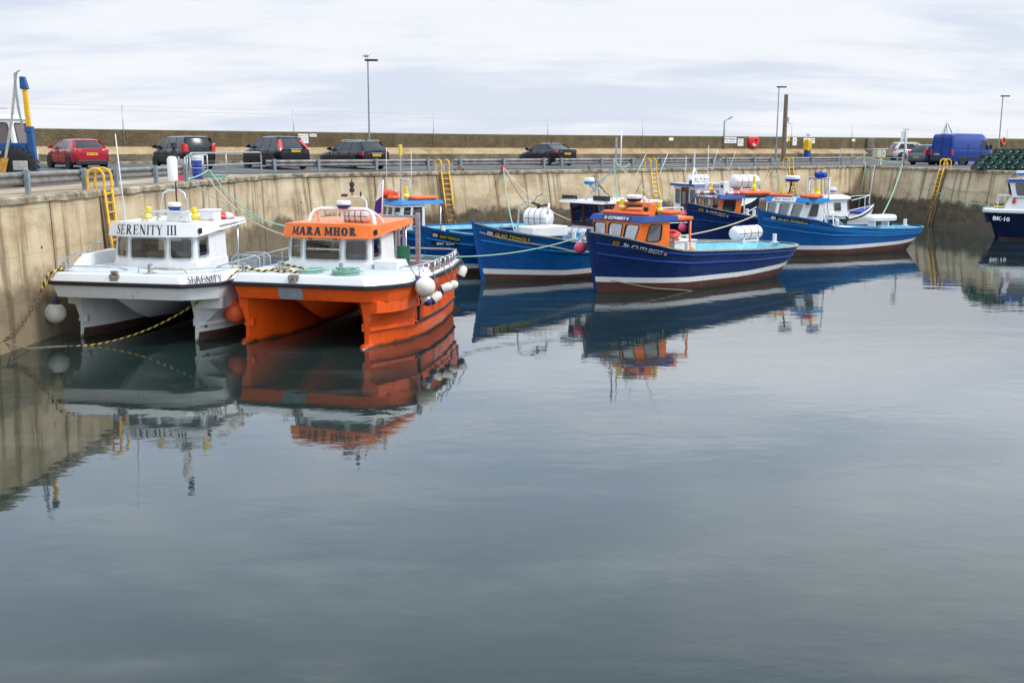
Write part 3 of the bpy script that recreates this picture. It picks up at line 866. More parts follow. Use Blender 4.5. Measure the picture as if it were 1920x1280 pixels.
qw = thing('quay_wall', 'stained concrete quay wall around the basin with a dark tide band', 'quay wall', (0, 0, 0))
b1_ = offs(E, 1.0); base = [V(p).lerp(q_, (.10 if i < 8 else (.45 if i < 10 else .8)) * (HQ + 1) / HQ) for i, (p, q_) in enumerate(zip(E, b1_))]; top = [V(p) for p in E]
mb = MB(); acc = 0.0
for i in range(len(E) - 1):
    L = (top[i + 1] - top[i]).length
    k = max(1, int(L / 3))
    for j in range(k):
        f0_, f1_ = j / k, (j + 1) / k
        b0, b1 = base[i].lerp(base[i + 1], f0_), base[i].lerp(base[i + 1], f1_); t0, t1 = top[i].lerp(top[i + 1], f0_), top[i].lerp(top[i + 1], f1_)
        uu0, uu1 = acc + L * f0_, acc + L * f1_
        mb.add([(b0.x, b0.y, -1), (b1.x, b1.y, -1), (t1.x, t1.y, HQ - .16), (t0.x, t0.y, HQ - .16)], [(0, 1, 2, 3)], 0, False, [(uu0, -1), (uu1, -1), (uu1, HQ - .16), (uu0, HQ - .16)])
    acc += L
mb.build('wall_face', 'quay_concrete', qw)
mb = MB(); o1 = offs(E, .07); o2 = offs(E, -.45)
rings = []; rnd = random.Random(21)
for i in range(len(E) - 1):
    k = max(1, int((o1[i + 1] - o1[i]).length / .7))
    for j in range(k + (i == len(E) - 2)):
        a, b_ = o1[i].lerp(o1[i + 1], j / k), o2[i].lerp(o2[i + 1], j / k); r1_, r2_, r3_ = rnd.uniform(-.02, .02), rnd.uniform(-.025, .012), rnd.uniform(-.03, .03)
        rings.append([(a.x + r1_, a.y + r1_, HQ - .17 + r3_), (a.x + r1_, a.y + r1_, HQ - .02 + r2_), (lerp(a.x, b_.x, .1), lerp(a.y, b_.y, .1), HQ + .015), (b_.x, b_.y, HQ + .02), (b_.x, b_.y, HQ - .17)])
mb.loft(rings, 0, False)
mb.build('coping', 'coping_concrete', qw)

mb = MB()
q = lambda D, t: tuple(land(D, t))
flatL = [(p[0], p[1], HQ) for p in E[:11]] + [(-110, land(0, 0).y + (-110 + 3.91) * math.tan(R(40.7)), HQ), (-110, -60, HQ)]
mb.add(flatL, [tuple(range(len(flatL)))])
flatR = [(p[0], p[1], HQ) for p in E[13:]] + [(170, 69.5, HQ), (170, P0.y + 173.91 * math.tan(R(40.7)), HQ)]
mb.add(flatR, [tuple(range(len(flatR)))])
mb.add([q(0, -140), q(0, 230), q(20, 230), q(20, -140)], [(0, 1, 2, 3)])
mb.add([q(20, -140), q(20, 230), q(42, 230), q(42, -140)], [(0, 1, 2, 3)])
struct(mb.build('car_park_ground', 'tarmac'))
mb = MB(); i1 = offs(E[1:10], -.45); i2 = offs(E[1:10], -3.4)
mb.loft([[(a.x, a.y, HQ + .006), (b.x, b.y, HQ + .006)] for a, b in zip(i1, i2)], 0, False, close=False)
struct(mb.build('quay_apron', 'apron_concrete'))
mb = MB()
for k in range(-7, 26):
    t = k * 3.1 + .6
    for (D0, D1) in ((3.8, 9.6),):
        a, b = land(D0, t), land(D1, t - .3); s = DD * .06
        mb.add([(a.x - s.x, a.y - s.y, a.z + .006), (a.x + s.x, a.y + s.y, a.z + .006), (b.x + s.x, b.y + s.y, b.z + .006), (b.x - s.x, b.y - s.y, b.z + .006)], [(0, 1, 2, 3)])
struct(mb.build('parking_markings', 'line_paint'))

# ------------------------------------------------------------------ sea wall
Ps = P0 + NN * 20; AS = R(38)
def onwall(t, z, off=0.0):
    return V((Ps.x + math.cos(AS) * t + math.sin(AS) * off, Ps.y + math.sin(AS) * t - math.cos(AS) * off, z))
def stonemat(name, cols, scale, spots, bumpd=.05, moss=None):
    m, t, out = newmat(name); MAT[name] = m
    oc = t.n('ShaderNodeTexCoord').outputs['Object']
    n1 = t.noise(oc, scale, 7, .65)
    c = t.ramp(n1, [(.3, cols[0]), (.5, cols[1]), (.72, cols[2])])
    v = t.n('ShaderNodeTexVoronoi', {'Vector': oc, 'Scale': 9.0}).outputs[0]
    c = t.mix(t.math('MULTIPLY', t.smooth(v, .1, .5), .5), c, rgb(dull(cols[0], .6)))
    st = t.noise(t.mapping(oc, (1.1, 1.1, .15)), 1.0, 6, .65)
    c = t.mix(t.math('MULTIPLY', t.smooth(st, .55, .75), .6), c, rgb(spots))
    if moss:
        sp = t.n('ShaderNodeSeparateXYZ', {0: oc})
        k = t.smooth(t.math('ADD', sp.outputs[2], t.math('MULTIPLY', t.noise(oc, 1.5, 5), .5)), 6.55, 6.85)
        c = t.mix(t.math('MULTIPLY', k, .7), c, rgb(moss))
    bp = t.n('ShaderNodeBump', {'Height': t.math('ADD', n1, v), 'Strength': .7, 'Distance': bumpd}).outputs[0]
    p = t.n('ShaderNodeBsdfPrincipled', {'Base Color': c, 'Roughness': .92, 'Normal': bp, 'Specular IOR Level': .25})
    m.node_tree.links.new(p.outputs[0], out.inputs[0])
stonemat('parapet_stone', [(.10, .07, .035), (.18, .135, .078), (.28, .22, .14)], .8, (.21, .17, .10), moss=(.13, .13, .04))
stonemat('apron_stone', [(.30, .20, .10), (.50, .36, .20), (.62, .49, .32)], .7, (.22, .14, .07), .02)
stonemat('plinth_stone', [(.10, .085, .06), (.23, .19, .135), (.40, .35, .27)], .9, (.07, .055, .03), .03)
sw = thing('sea_wall', 'long brown stone sea wall behind the parked cars, with a sloping tan apron', 'sea wall', (Ps.x, Ps.y, 0), AS)
ztop = lambda x: 6.48 + .0036 * max(0, x - 20)
def strip(name, prof, x0, x1, m, n=60, parent=sw, capped=True):
    mb = MB()
    rg = [[(x, y, (z(x) if callable(z) else z)) for y, z in prof] for x in [lerp(x0, x1, i / n) for i in range(n + 1)]]
    mb.loft(rg, 0, False, cap0=capped, cap1=capped)
    return mb.build(name, m, parent)
strip('parapet', [(0, 3.9), (0, ztop), (.06, lambda x: ztop(x) + .03), (.95, lambda x: ztop(x) + .03), (.95, 3.9)], -90, 150, 'parapet_stone')
strip('apron', [(-.72, 4.9), (-.01, 5.4), (-.01, 4.9)], -90, 71.5, 'apron_stone')
strip('plinth', [(-.75, 3.9), (-.75, 4.92), (-.012, 4.88), (-.012, 3.9)], -90, 73, 'plinth_stone')
strip('kerb', [(-1.6, 3.9), (-1.6, 4.47), (-.76, 4.47), (-.76, 3.9)], -90, 150, 'coping_concrete')
strip('buttress', [(-.28, 3.9), (-.28, lambda x: ztop(x) - .05), (-.01, lambda x: ztop(x) - .05), (-.01, 3.9)], 71.9, 73.2, 'plinth_stone', 2)

# wire fence on the sea wall
fe = thing('wire_fence', 'thin grey posts carrying two wires along the top of the sea wall', 'fence', (Ps.x, Ps.y, 0), AS)
fx = [-40, -25, -10.85, 1.37, 13.51, 25.3, 36.7, 47.88, 58.56, 69.15, 79.81, 91, 103, 116]
for i, x in enumerate(fx):
    mb = MB(); mb.tube([(x, -.04, 5.42), (x, -.04, 8.07)], .035, 0, 6); mb.build('post', 'galvanised', fe)
for z in (8.0, 7.72):
    mb = MB(); mb.tube([(x, -.04, z) for x in fx], .007, 0, 4); mb.build('wire', 'galvanised', fe)

# signs on the sea wall
def wall_sign(label, x0, z0, x1, z1, lines=(), colr='sign_white', name='wall_sign'):
    p = onwall(x0, 0, .03)
    w_, h_ = x1 - x0, z0 - z1
    t = thing(name, label, 'sign', (p.x, p.y, 0), AS)
    mb = MB(); mb.box((w_ / 2, 0, (z0 + z1) / 2), (w_, .03, h_)); mb.build('board', colr, t, bevel=.006)
    if lines:
        mb = MB()
        for (tx, cx, cy, tw, th, mi) in lines:
            put_font(mb, tx, tw * w_, th * h_, plane_fn((cx * w_, -.015, z1 + cy * h_), (1, 0, 0), (0, 0, 1), .004), mi)
        mb.build('lettering', ['letter_black', 'life_red'], t)
    return t
wall_sign('large white notice with red lines on the sea wall behind the black SUV', 1.69, 6.36, 2.52, 5.68, [('HARBOUR NOTICE', .5, .8, .8, .12, 1), ('Vessels and vehicles', .5, .58, .8, .08, 0), ('are left here entirely', .5, .42, .8, .08, 0), ('at the owners risk', .5, .26, .7, .08, 0)])
wall_sign('small white sign high on the sea wall, right of the large red-lined notice', 2.63, 6.37, 3.19, 6.15, [('PRIVATE', .5, .5, .7, .34, 0)])
wall_sign('small plain white plate alone on the sea wall, left of the no parking board', 40.21, 6.42, 40.8, 6.13)
wall_sign('wide white NO PARKING board on the sea wall, left of the red lifebuoy housing', 48.05, 6.54, 49.84, 5.93, [('NO PARKING', .5, .68, .84, .3, 0), ('harbour vehicles only', .5, .25, .7, .16, 0)])
wall_sign('upright white notice on the sea wall between the no parking board and lifebuoy housing', 50.05, 6.4, 50.91, 5.67, [('NOTICE', .5, .84, .6, .1, 0), ('All craft must', .5, .6, .7, .08, 0), ('report to the', .5, .45, .7, .08, 0), ('harbour office', .5, .3, .7, .08, 0)])
wall_sign('small white sign on the sea wall just right of the brown wooden pole', 57.45, 6.57, 57.98, 6.13, [('P', .5, .55, .3, .5, 0)])
wall_sign('narrow yellow warning sign on the sea wall, right of the brown wooden pole', 58.02, 6.57, 58.32, 6.19, [('!', .5, .5, .25, .6, 0)], 'plate_yellow')
wall_sign('tall narrow white sign below a thin post, left of the yellow covered stand', 58.78, 6.58, 59.47, 5.76, [('i', .5, .65, .15, .3, 0)])
wall_sign('white NO PARKING board on the sea wall, half behind the yellow cover', 60.6, 6.54, 62.55, 5.99, [('NO PARKING', .58, .66, .7, .28, 0), ('at any time', .58, .28, .5, .18, 0)])
wall_sign('tiny white plate on the sea wall below a fence post, left of silver car', 69.21, 6.5, 69.83, 6.25)

# lifebuoys on wall
p = onwall(52.4, 6.1, .12)
t = thing('lifebuoy_housing', 'red shield-shaped lifebuoy housing on the sea wall near the no parking board', 'lifebuoy', (p.x, p.y, p.z), AS)
mb = MB()
out_ = [(-.82, .42), (-.45, .52), (.45, .52), (.82, .42), (.8, -.05), (.5, -.5), (.0, -.62), (-.5, -.5), (-.8, -.05)]
mb.prism([(x, .1, z) for x, z in out_], [(x * .92, -.12, z * .92) for x, z in out_]); mb.build('housing', 'life_red', t, bevel=.04)
mb = MB(); mb.tube([(.36 * math.cos(a), -.15, -.02 + .36 * math.sin(a)) for a in [2 * PI * i / 24 for i in range(24)]], .1, 0, 8, closed=True); mb.build('ring', 'life_red', t)
mb = MB(); mb.tube([(.36 * math.cos(a), -.16, -.02 + .36 * math.sin(a)) for a in [R(200 + 70 * i / 8) for i in range(9)]], .108, 0, 8); mb.build('reflective_band', 'white_clean', t)
p = onwall(102.1, 6.5, .1)
lifebuoy('orange lifebuoy hanging on the sea wall above the stacked lobster pots', p, R(90), AS, .42, .1, ('orange_float', 'orange_float'))

# seagulls
def gull(label, loc, rz):
    t = thing('seagull', label, 'seagull', loc, rz)
    mb = MB()
    rg = []
    for x, r, z in ((-.3, .015, .2), (-.2, .06, .2), (-.08, .1, .2), (.05, .105, .22), (.14, .075, .27), (.19, .05, .33), (.23, .055, .38), (.28, .035, .38), (.36, .008, .36)):
        rg.append([V((x, r * math.cos(a), z + r * math.sin(a))) for a in [2 * PI * i / 12 for i in range(12)]])
    mb.loft(rg, 0, True, cap0=True, cap1=True)
    mb.build('body', 'gull_white', t)
    for s in (-1, 1):
        wb = MB(); rg = []
        for x, h_, z in ((.1, .05, .24), (-.05, .075, .23), (-.2, .05, .22), (-.38, .01, .19)):
            rg.append([V((x, s * (.085 if x > -.2 else .05), z + h_)), V((x, s * (.115 if x > -.2 else .06), z)), V((x, s * .09, z - h_ * .5))])
        wb.loft(rg, 0, True, cap0=True, cap1=True); wb.build('wing', 'gull_grey', t)
    lb = MB()
    for s in (-.04, .04): lb.tube([(0, s, 0), (.0, s, .13)], .012, 0, 5)
    lb.build('legs', 'letter_yellow', t)

# lamp posts, poles
def lamp_post(label, p, z0, z1, armdir, r=.065, joint=True, head=True, bracket=False):
    t = thing('lamp_post', label, 'street lamp', (p[0], p[1], z0))
    h_ = z1 - z0; mb = MB()
    zj = h_ * .35
    mb.tube([(0, 0, 0), (0, 0, zj * .55)], r * 1.5, 0, 10); mb.tube([(0, 0, zj * .55), (0, 0, zj * .6)], [r * 1.5, r], 0, 10)
    mb.tube([(0, 0, zj * .6), (0, 0, h_)], [r, r * .7], 0, 10)
    mb.build('pole', 'post_grey', t)
    hb = MB(); c, s = math.cos(armdir), math.sin(armdir)
    T = Matrix.Rotation(armdir, 4, 'Z') @ Matrix.Translation((0, 0, h_))
    hb.loft([[T @ V((x, y * wv, z)) for y, z in ((-.16, -.02), (-.1, -.09), (.1, -.09), (.16, -.02), (.1, .05), (-.1, .05))] for x, wv in ((-.22, .4), (-.05, .8), (.25, 1), (.6, 1), (.72, .4))], 0, True, cap0=True, cap1=True)
    hb.build('lamp_head', 'plastic_dark', t)
    return t
lp = V((-10.45, 79.1)); lamp_post('tall lamp post with a seagull on its flat head, behind the dark estate', lp, gz(*lp), 11.6, R(0))
gull('white seagull with grey wings standing on the tall lamp head', (lp.x - .05, lp.y, 11.66), R(10))
lamp_post('slim grey lamp post beside the thick brown wooden pole', (26.0, 107), gz(26, 107), 11.37, R(-5))
lamp_post('far lamp post behind the blue van and lobster pots', (51.8, 115.6), gz(51.8, 115.6), 11.0, R(-5))
gp = onwall(61.9, ztop(61.9) + .03, -.4); gull('white seagull standing on top of the sea wall by yellow cover', gp, R(200))
t = thing('telegraph_pole', 'thick brown wooden pole with a small grey box, beside slim lamp post', 'pole', (25.9, 103.6, gz(25.9, 103.6)))
mb = MB(); mb.tube([(0, 0, 0), (0, 0, 6.25)], [.24, .19], 0, 12); mb.build('pole', 'wood_brown', t)
mb = MB(); mb.box((.22, -.1, 3.9), (.2, .2, .5)); mb.box((.42, -.12, 3.55), (.24, .1, .08)); mb.build('junction_box', 'galvanised', t, bevel=.02)
pw = onwall(47.9, 0, .12)
t = thing('lamp_post', 'thin lamp post on the sea wall with its small head at the no parking board', 'street lamp', (pw.x, pw.y, 5.4))
mb = MB(); mb.tube([(0, 0, 0), (0, 0, 2.75)], .06, 0, 8); mb.build('pole', 'post_grey', t)
mb = MB(); mb.tube([(0, 0, 2.72), (.3, 0, 2.8)], .025, 0, 6); mb.loft([[(x, y, 2.8 + dz + z) for y, z in ((-.1, 0), (.1, 0), (.08, .09), (-.08, .09))] for x, dz in ((.3, 0), (.75, .25))], 0, cap0=True, cap1=True); mb.build('lamp_head', 'plastic_dark', t)

# yellow covered stand
p = onwall(59.6, 0, 1.35); zb = gz(p.x, p.y)
t = thing('covered_stand', 'blue box stand under a crumpled yellow cover by the sea wall', 'bin', (p.x, p.y, zb), AS)
mb = MB(); mb.box((0, 0, .52), (.52, .46, 1.04)); mb.box((0, -.235, .55), (.34, .02, .7)); mb.build('base_box', 'cloth_blue', t, bevel=.03)
mb = MB(); rnd = random.Random(3); rg = []
for z, w_, dp in ((.98, .64, .56), (1.1, .66, .58), (1.5, .6, .54), (1.9, .62, .56), (2.05, .6, .52), (2.12, .36, .3)):
    rg.append([V((w_ / 2 * x + rnd.uniform(-.04, .04), dp / 2 * y + rnd.uniform(-.04, .04), z + rnd.uniform(-.04, .04))) for x, y in ((-1, -1), (-.4, -1.05), (.2, -.95), (1, -1), (1.04, 0), (1, 1), (0, 1.03), (-1, 1), (-1.05, 0))])
mb.loft(rg, 0, True, cap1=True); mb.build('cover', 'cloth_yellow', t)

# ------------------------------------------------------------------ crash barriers
def barrier(label, pts, zf, ends=(True, True)):
    """pts posts (x,y); beam on the far side of the posts"""
    a = V(pts[0]); t = thing('crash_barrier', label, 'crash barrier', (a.x, a.y, zf(a.x, a.y)), 0, 'crash barriers along the quay edge')
    z0 = zf(a.x, a.y); d_ = (V(pts[-1]) - a).normalized(); n_ = V((-d_.y, d_.x))
    for p_ in pts:
        p_ = V(p_); z = zf(p_.x, p_.y) - z0
        mb = MB()
        T = Matrix.Translation((p_.x - a.x, p_.y - a.y, z)) @ Matrix.Rotation(math.atan2(d_.y, d_.x), 4, 'Z')
        for (c_, s_) in (((0, -.06, .345), (.13, .012, .69)), ((-.06, 0, .345), (.012, .11, .69)), ((.06, 0, .345), (.012, .11, .69)), ((0, .03, .695), (.13, .17, .012))): mb.box(c_, s_, 0, 0, T)
        mb.build('post', 'post_grey', t)
    w_ = [(.0, .27), (.05, .29), (.09, .33), (.09, .38), (.03, .43), (.03, .48), (.09, .53), (.09, .58), (.05, .63), (0, .65)]
    rg = []
    ext = .45; P = [V(p_) for p_ in pts]; P = [P[0] - d_ * ext] + P + [P[-1] + d_ * ext]
    for p_ in P:
        z = zf(p_.x, p_.y) - z0
        rg.append([(p_.x - a.x + n_.x * (.19 - y), p_.y - a.y + n_.y * (.19 - y), z + h_) for y, h_ in w_])
    mb = MB(); mb.loft(rg, 0, True, close=False); o = mb.build('beam', 'rail_beam', t)
    sd = o.modifiers.new('thick', 'SOLIDIFY'); sd.thickness = .008
    return t
Bp = lambda x: tuple((land(2.4, x)).xy)
flat = lambda x, y: HQ
barrier('crash barrier on the left quay, in front of the blue hoist', [(-14.75, 22), (-14.4, 26.8), (-14.05, 31.2), (-13.75, 34.6), (-13.6, 37.0), (-13.3, 40.2), (-13.1, 43.2)], flat)
barrier('crash barrier in front of the black SUV and dark estate', [Bp(x) for x in (-9.68, -6.96, -3.15, 0.54)], gz)
barrier('crash barrier in front of the black hatchback, right of the second ladder', [Bp(x) for x in (3.01, 6.5, 9.94)], gz)
barrier('crash barrier behind the maroon wheelhouse mast, left of the third ladder', [Bp(x) for x in (11.52, 15.31, 18.42)], gz)
barrier('crash barrier right of the third ladder, below the plain white plate', [Bp(x) for x in (21.47, 24.93, 27.37)], gz)
barrier('crash barrier below the red lifebuoy housing, left of wooden pole', [Bp(x) for x in (28.98, 32.48, 34.72)], gz)
barrier('crash barrier below the yellow covered stand, right of the fourth ladder', [Bp(x) for x in (37.2, 40.38, 44.78)], gz)

# ------------------------------------------------------------------ ladders
LADM, t, out = newmat('ladder_yellow'); MAT['ladder_yellow'] = LADM
oc = t.n('ShaderNodeTexCoord').outputs['Object']; sp = t.n('ShaderNodeSeparateXYZ', {0: oc})
nz = t.noise(oc, 7, 5, .65)
c = t.mix(t.smooth(nz, .4, .7), (.85, .47, .012, 1), (.6, .30, .01, 1))
k = t.math('SUBTRACT', 1.0, t.smooth(t.math('ADD', sp.outputs[2], t.math('MULTIPLY', nz, .9)), -1.9, -1.1))
c = t.mix(t.math('MULTIPLY', k, t.smooth(nz, .3, .55)), c, (.05, .035, .015, 1))
p = t.n('ShaderNodeBsdfPrincipled', {'Base Color': c, 'Roughness': .5}); LADM.node_tree.links.new(p.outputs[0], out.inputs[0])
def ladder(label, p, ang, W=.56, batter=.8):
    """p on quay edge, ang direction (rad) of outward normal toward the water"""
    t = thing('ladder', label, 'ladder', (p[0], p[1], HQ), ang, 'yellow access ladders on the quay wall')
    k = batter / HQ
    pt = lambda z, y, o=.16: (o - z * k, y, z)     # x = outwards
    for s in (-1, 1):
        mb = MB()
        P = [pt(-HQ - .5, s * W / 2)] + [pt(.05, s * W / 2)]
        mb.tube(P, .042, 0, 8); mb.build('stringer', 'ladder_yellow', t)
        hb = MB(); hx = .16
        hb.tube([(hx, s * W / 2, .05), (hx, s * W / 2, .42)] + [(hx - .27 + .27 * math.cos(a), s * W / 2, .42 + .27 * math.sin(a)) for a in [PI * i / 10 for i in range(1, 11)]] + [(hx - .54, s * W / 2, .0)], .045, 0, 8)
        hb.build('hand_hoop', 'ladder_yellow', t)
    z = -.1
    while z > -HQ - .4:
        mb = MB(); mb.tube([pt(z, -W / 2), pt(z, W / 2)], .024, 0, 6); mb.build('rung', 'ladder_yellow', t); z -= .3
    bb = MB()
    rg = [[(o - z * k, y, z) for o, y in ((.012, -W / 2 - .12), (.012, W / 2 + .12), (.05, W / 2 + .12), (.05, -W / 2 - .12))] for z in (-HQ - .3, -.2)]
    bb.loft(rg, 0, cap0=True, cap1=True); bb.build('back_board', 'wood_brown', t)
    return t
ladder('yellow ladder on the left quay wall behind the white catamaran', (-13.19, 34.7), R(-3), batter=.3)
nl = R(40.7 - 90)
for lab, x in (('yellow ladder on the quay wall above the bow with plate BK 226', -.12), ('yellow ladder behind the antennas of the orange-cabin boat', 17.76), ('yellow ladder behind the blue boat with a white cabin', 33.74)):
    q_ = land(0, x); ladder(lab, (q_.x, q_.y), nl)
ladder('yellow ladder on the right quay wall, reaching the water below the blue van', (31.28, 78.4), R(180 + 7))

# ------------------------------------------------------------------ hand rails and quay clutter
def handrail(label, P, h_, mids, zf, cat='handrail'):
    t = thing('handrail', label, cat, (P[0][0], P[0][1], zf(*P[0])))
    a = V(P[0]); z0 = zf(*P[0])
    pts = [V((x - a.x, y - a.y, zf(x, y) - z0)) for x, y in P]
    up_ = lambda p_, q: p_ + V((0, 0, q))
    d0 = (pts[1] - pts[0]).normalized() * .18; d1 = (pts[-1] - pts[-2]).normalized() * .18
    mb = MB(); mb.tube([pts[0], up_(pts[0], h_ - .18), up_(pts[0] + d0 * .3, h_ - .05), up_(pts[0] + d0, h_)] + [up_(p_, h_) for p_ in pts[1:-1]] + [up_(pts[-1] - d1, h_), up_(pts[-1] - d1 * .3, h_ - .05), up_(pts[-1], h_ - .18), pts[-1]], .04, 0, 8)
    mb.build('top_rail', 'galvanised', t)
    mb = MB(); mb.tube([up_(p_, h_ * .5) for p_ in pts], .032, 0, 8); mb.build('mid_rail', 'galvanised', t)
    for q in mids:
        k = q * (len(pts) - 1); i = min(int(k), len(pts) - 2); b_ = pts[i].lerp(pts[i + 1], k - i)
        mb = MB(); mb.tube([b_, up_(b_, h_)], .034, 0, 8); mb.box((b_.x, b_.y, b_.z + .03), (.2, .2, .04)); mb.build('post', 'galvanised', t)
handrail('tubular steel handrail at the quay corner where green ropes are tied', [(-14.0, 46.9), (-13.85, 48.6), (-13.7, 52.3), (-12.95, 55.7)], 1.1, (.3, .62), flat)
handrail('tubular steel handrail at the far quay corner near the silver car', [(27.6, 91.3), (29.2, 92.8), (31.4, 91.5), (31.2, 86.4)], 1.35, (.3, .62), flat)
t = thing('water_point', 'pink and white water point box standing in a grey frame on left quay', 'service post', (-13.55, 44.3, HQ), R(88)); t.scale = (.78,) * 3
mb = MB(); mb.box((0, 0, .42), (.42, .36, .84)); mb.build('lower_panel', 'pink_buoy', t, bevel=.02)
mb = MB(); mb.box((0, 0, .98), (.42, .36, .28)); mb.build('upper_panel', 'galvanised', t, bevel=.02)
fb = MB()
for x in (-.42, .42):
    for y in (-.3, .3): fb.tube([(x, y, 0), (x, y, 1.25)], .035, 0, 6)
for y in (-.3, .3): fb.tube([(-.42, y, 1.22), (.42, y, 1.22)], .03, 0, 6)
fb.build('frame', 'galvanised', t)
t = thing('oil_tank', 'blue drum with a white lid in a grey frame beside the pink water point', 'drum', (-13.5, 46.3, HQ), R(88)); t.scale = (.8,) * 3
mb = MB(); mb.lathe([(.3, 0), (.3, .3), (.31, .32), (.3, .34), (.3, .72), (.31, .74), (.3, .76), (.3, 1.02), (.001, 1.03)], 0, 18); mb.build('drum', 'barrel_blue', t)
mb = MB(); mb.lathe([(.31, 1.0), (.31, 1.2), (.12, 1.26), (.001, 1.26)], 0, 18); mb.build('lid', 'white_paint', t)
fb = MB()
for x in (-.42, .42):
    for y in (-.4, .4): fb.tube([(x, y, 0), (x, y, 1.3)], .035, 0, 6)
    fb.tube([(x, -.4, 1.28), (x, .4, 1.28)], .03, 0, 6); fb.tube([(x, -.4, .6), (x, .4, .6)], .025, 0, 6)
fb.build('frame', 'galvanised', t)
t = thing('control_cabinet', 'cream electrical cabinet on a post behind the far corner handrail', 'cabinet', (31.9, 94.3, HQ), R(40))
mb = MB(); mb.box((0, 0, 1.05), (1.3, .5, .75)); mb.box((0, 0, .35), (.5, .35, .7)); mb.build('housing', 'rope_cream', t, bevel=.03)
mb = MB(); mb.box((0, -.26, 1.05), (.04, .03, .7)); mb.box((.3, -.26, .98), (.12, .03, .12)); mb.build('door_trim', 'interior_grey', t)
for lab, x in (('short cream post to the left of the cream electrical cabinet', 30.9), ('short cream post to the right of the cream electrical cabinet', 34.3)):
    mb = MB(); mb.tube([(0, 0, 0), (0, 0, .95)], [.075, .065], 0, 10); mb.tube([(0, 0, .95), (0, 0, 1.0)], [.065, .03], 0, 10)
    tag(mb.build('marker_post', 'rope_cream', None, (x, 95.2, HQ)), lab, 'post')
t = thing('sign_post', 'tall thin post with a white board and cross bar, by the grey-blue car', 'sign', (31.1, 86.0, HQ), R(10))
mb = MB(); mb.tube([(0, 0, 0), (0, 0, 2.9)], .05, 0, 8); mb.box((0, 0, 2.9), (.5, .06, .06)); mb.build('pole', 'galvanised', t)
mb = MB(); mb.box((-.1, .06, 2.35), (.55, .03, .8)); mb.build('board', 'sign_white', t)
mb = MB(); put_font(mb, 'NO ENTRY', .42, .1, plane_fn((-.1, .045, 2.1), (1, 0, 0), (0, 0, 1), .004)); mb.build('lettering', 'letter_black', t)
ap = onwall(82.5, 0, 3.5)
t = thing('tripod_frame', 'grey steel tripod frame rising behind the blue van', 'tripod', (ap.x, ap.y, 4.3), R(38))
mb = MB()
for q in ((-4.2, -.5, 0), (3.2, -.5, 0), (.2, 1.2, 0), (.1, -.1, 0)): mb.tube([q, (0, 0, 4.25)], .08, 0, 6)
mb.build('frame', 'galvanised', t)
mb = MB(); mb.box((0, 0, .1), (.22, .22, .2)); mb.box((0, 0, .23), (.34, .28, .06))
q_ = land(.35, 4.7); tag(mb.build('mooring_bollard', 'life_red', None, (q_.x, q_.y, HQ), R(40), bevel=.02), 'small red mooring bollard on the quay edge where two ropes meet', 'bollard')
q_ = land(.4, 1.35)
mb = MB(); mb.box((0, 0, .13), (.7, .1, .08)); mb.box((-.3, 0, .06), (.08, .2, .12)); mb.box((.3, 0, .06), (.08, .2, .12)); mb.box((.1, .1, .22), (.3, .12, .1))
tag(mb.build('mooring_cleat', 'rusty', None, (q_.x, q_.y, HQ), R(40), bevel=.015), 'rusty mooring cleat on the quay edge right of the second ladder', 'cleat')

# ------------------------------------------------------------------ boat hoist on the left quay
t = thing('boat_hoist', 'blue and yellow wheeled boat hoist with slings on the left quay', 'boat hoist', (-17.0, 37.5, HQ))
mb = MB(); mb.loft([[(lerp(.42, .33, k) + x * lerp(1, .8, k), y, z) for x, y in ((-.13, -.1), (.13, -.1), (.13, .1), (-.13, .1))] for k, z in ((0, .25), (1, 2.0))], 0, cap0=True, cap1=True)
mb.build('leg', 'hoist_blue', t, bevel=.02)
mb = MB(); mb.box((.32, 0, 1.95), (.25, .25, .2)); mb.build('collar', 'hoist_blue', t, bevel=.02)
mb = MB(); mb.loft([[(lerp(.31, .27, k) + x, y, z) for x, y in ((-.075, -.065), (.075, -.065), (.075, .065), (-.075, .065))] for k, z in ((0, 2.0), (1, 3.35))], 0, cap0=True, cap1=True); mb.build('inner_mast', 'yellow_paint', t, bevel=.02)
mb = MB(); mb.prism([(.14, -.12, 3.3), (.4, -.12, 3.3), (.4, .12, 3.3), (.14, .12, 3.3)], [(.14, -.1, 3.72), (.3, -.1, 3.72), (.3, .1, 3.72), (.14, .1, 3.72)]); mb.build('mast_cap', 'hoist_blue', t, bevel=.03)
mb = MB(); mb.box((-1.6, 0, 1.35), (3.6, .24, .28)); mb.build('cross_beam', 'hoist_blue', t, bevel=.02)
mb = MB(); mb.box((-1.0, .1, .62), (.9, .5, .75)); mb.box((.1, -.02, .42), (.5, .5, .3)); mb.build('gearbox', 'hoist_blue', t, bevel=.04)
def big_wheel(parent, x, y):
    wb = MB(); T = Matrix.Translation((x, y, .68)) @ Matrix.Rotation(R(90), 4, 'X')
    wb.lathe([(.34, -.2), (.56, -.22), (.66, -.17), (.68, 0), (.66, .17), (.56, .22), (.34, .2)], 0, 28, T)
    for i in range(22):
        a = 2 * PI * i / 22
        for s in (-1, 1):
            Q = T @ Matrix.Rotation(a, 4, 'Z') @ Matrix.Translation((.675, 0, s * .1)) @ Matrix.Rotation(s * .5, 4, 'X')
            wb.box((0, 0, 0), (.05, .05, .2), 0, 0, Q)
    o = wb.build('wheel', 'tyre', parent)
    rb = MB(); rb.lathe([(.001, -.12), (.2, -.12), (.34, -.17), (.34, .17), (.2, .12), (.001, .12)], 0, 20, T); rb.build('rim', 'hoist_blue', o)
big_wheel(t, -.15, -.05); big_wheel(t, -1.95, -.05)
mb = MB(); mb.box((.05, -.3, .72), (.5, .06, .32)); mb.build('mudguard', 'webbing_grey', t, bevel=.02)
sm = MB()
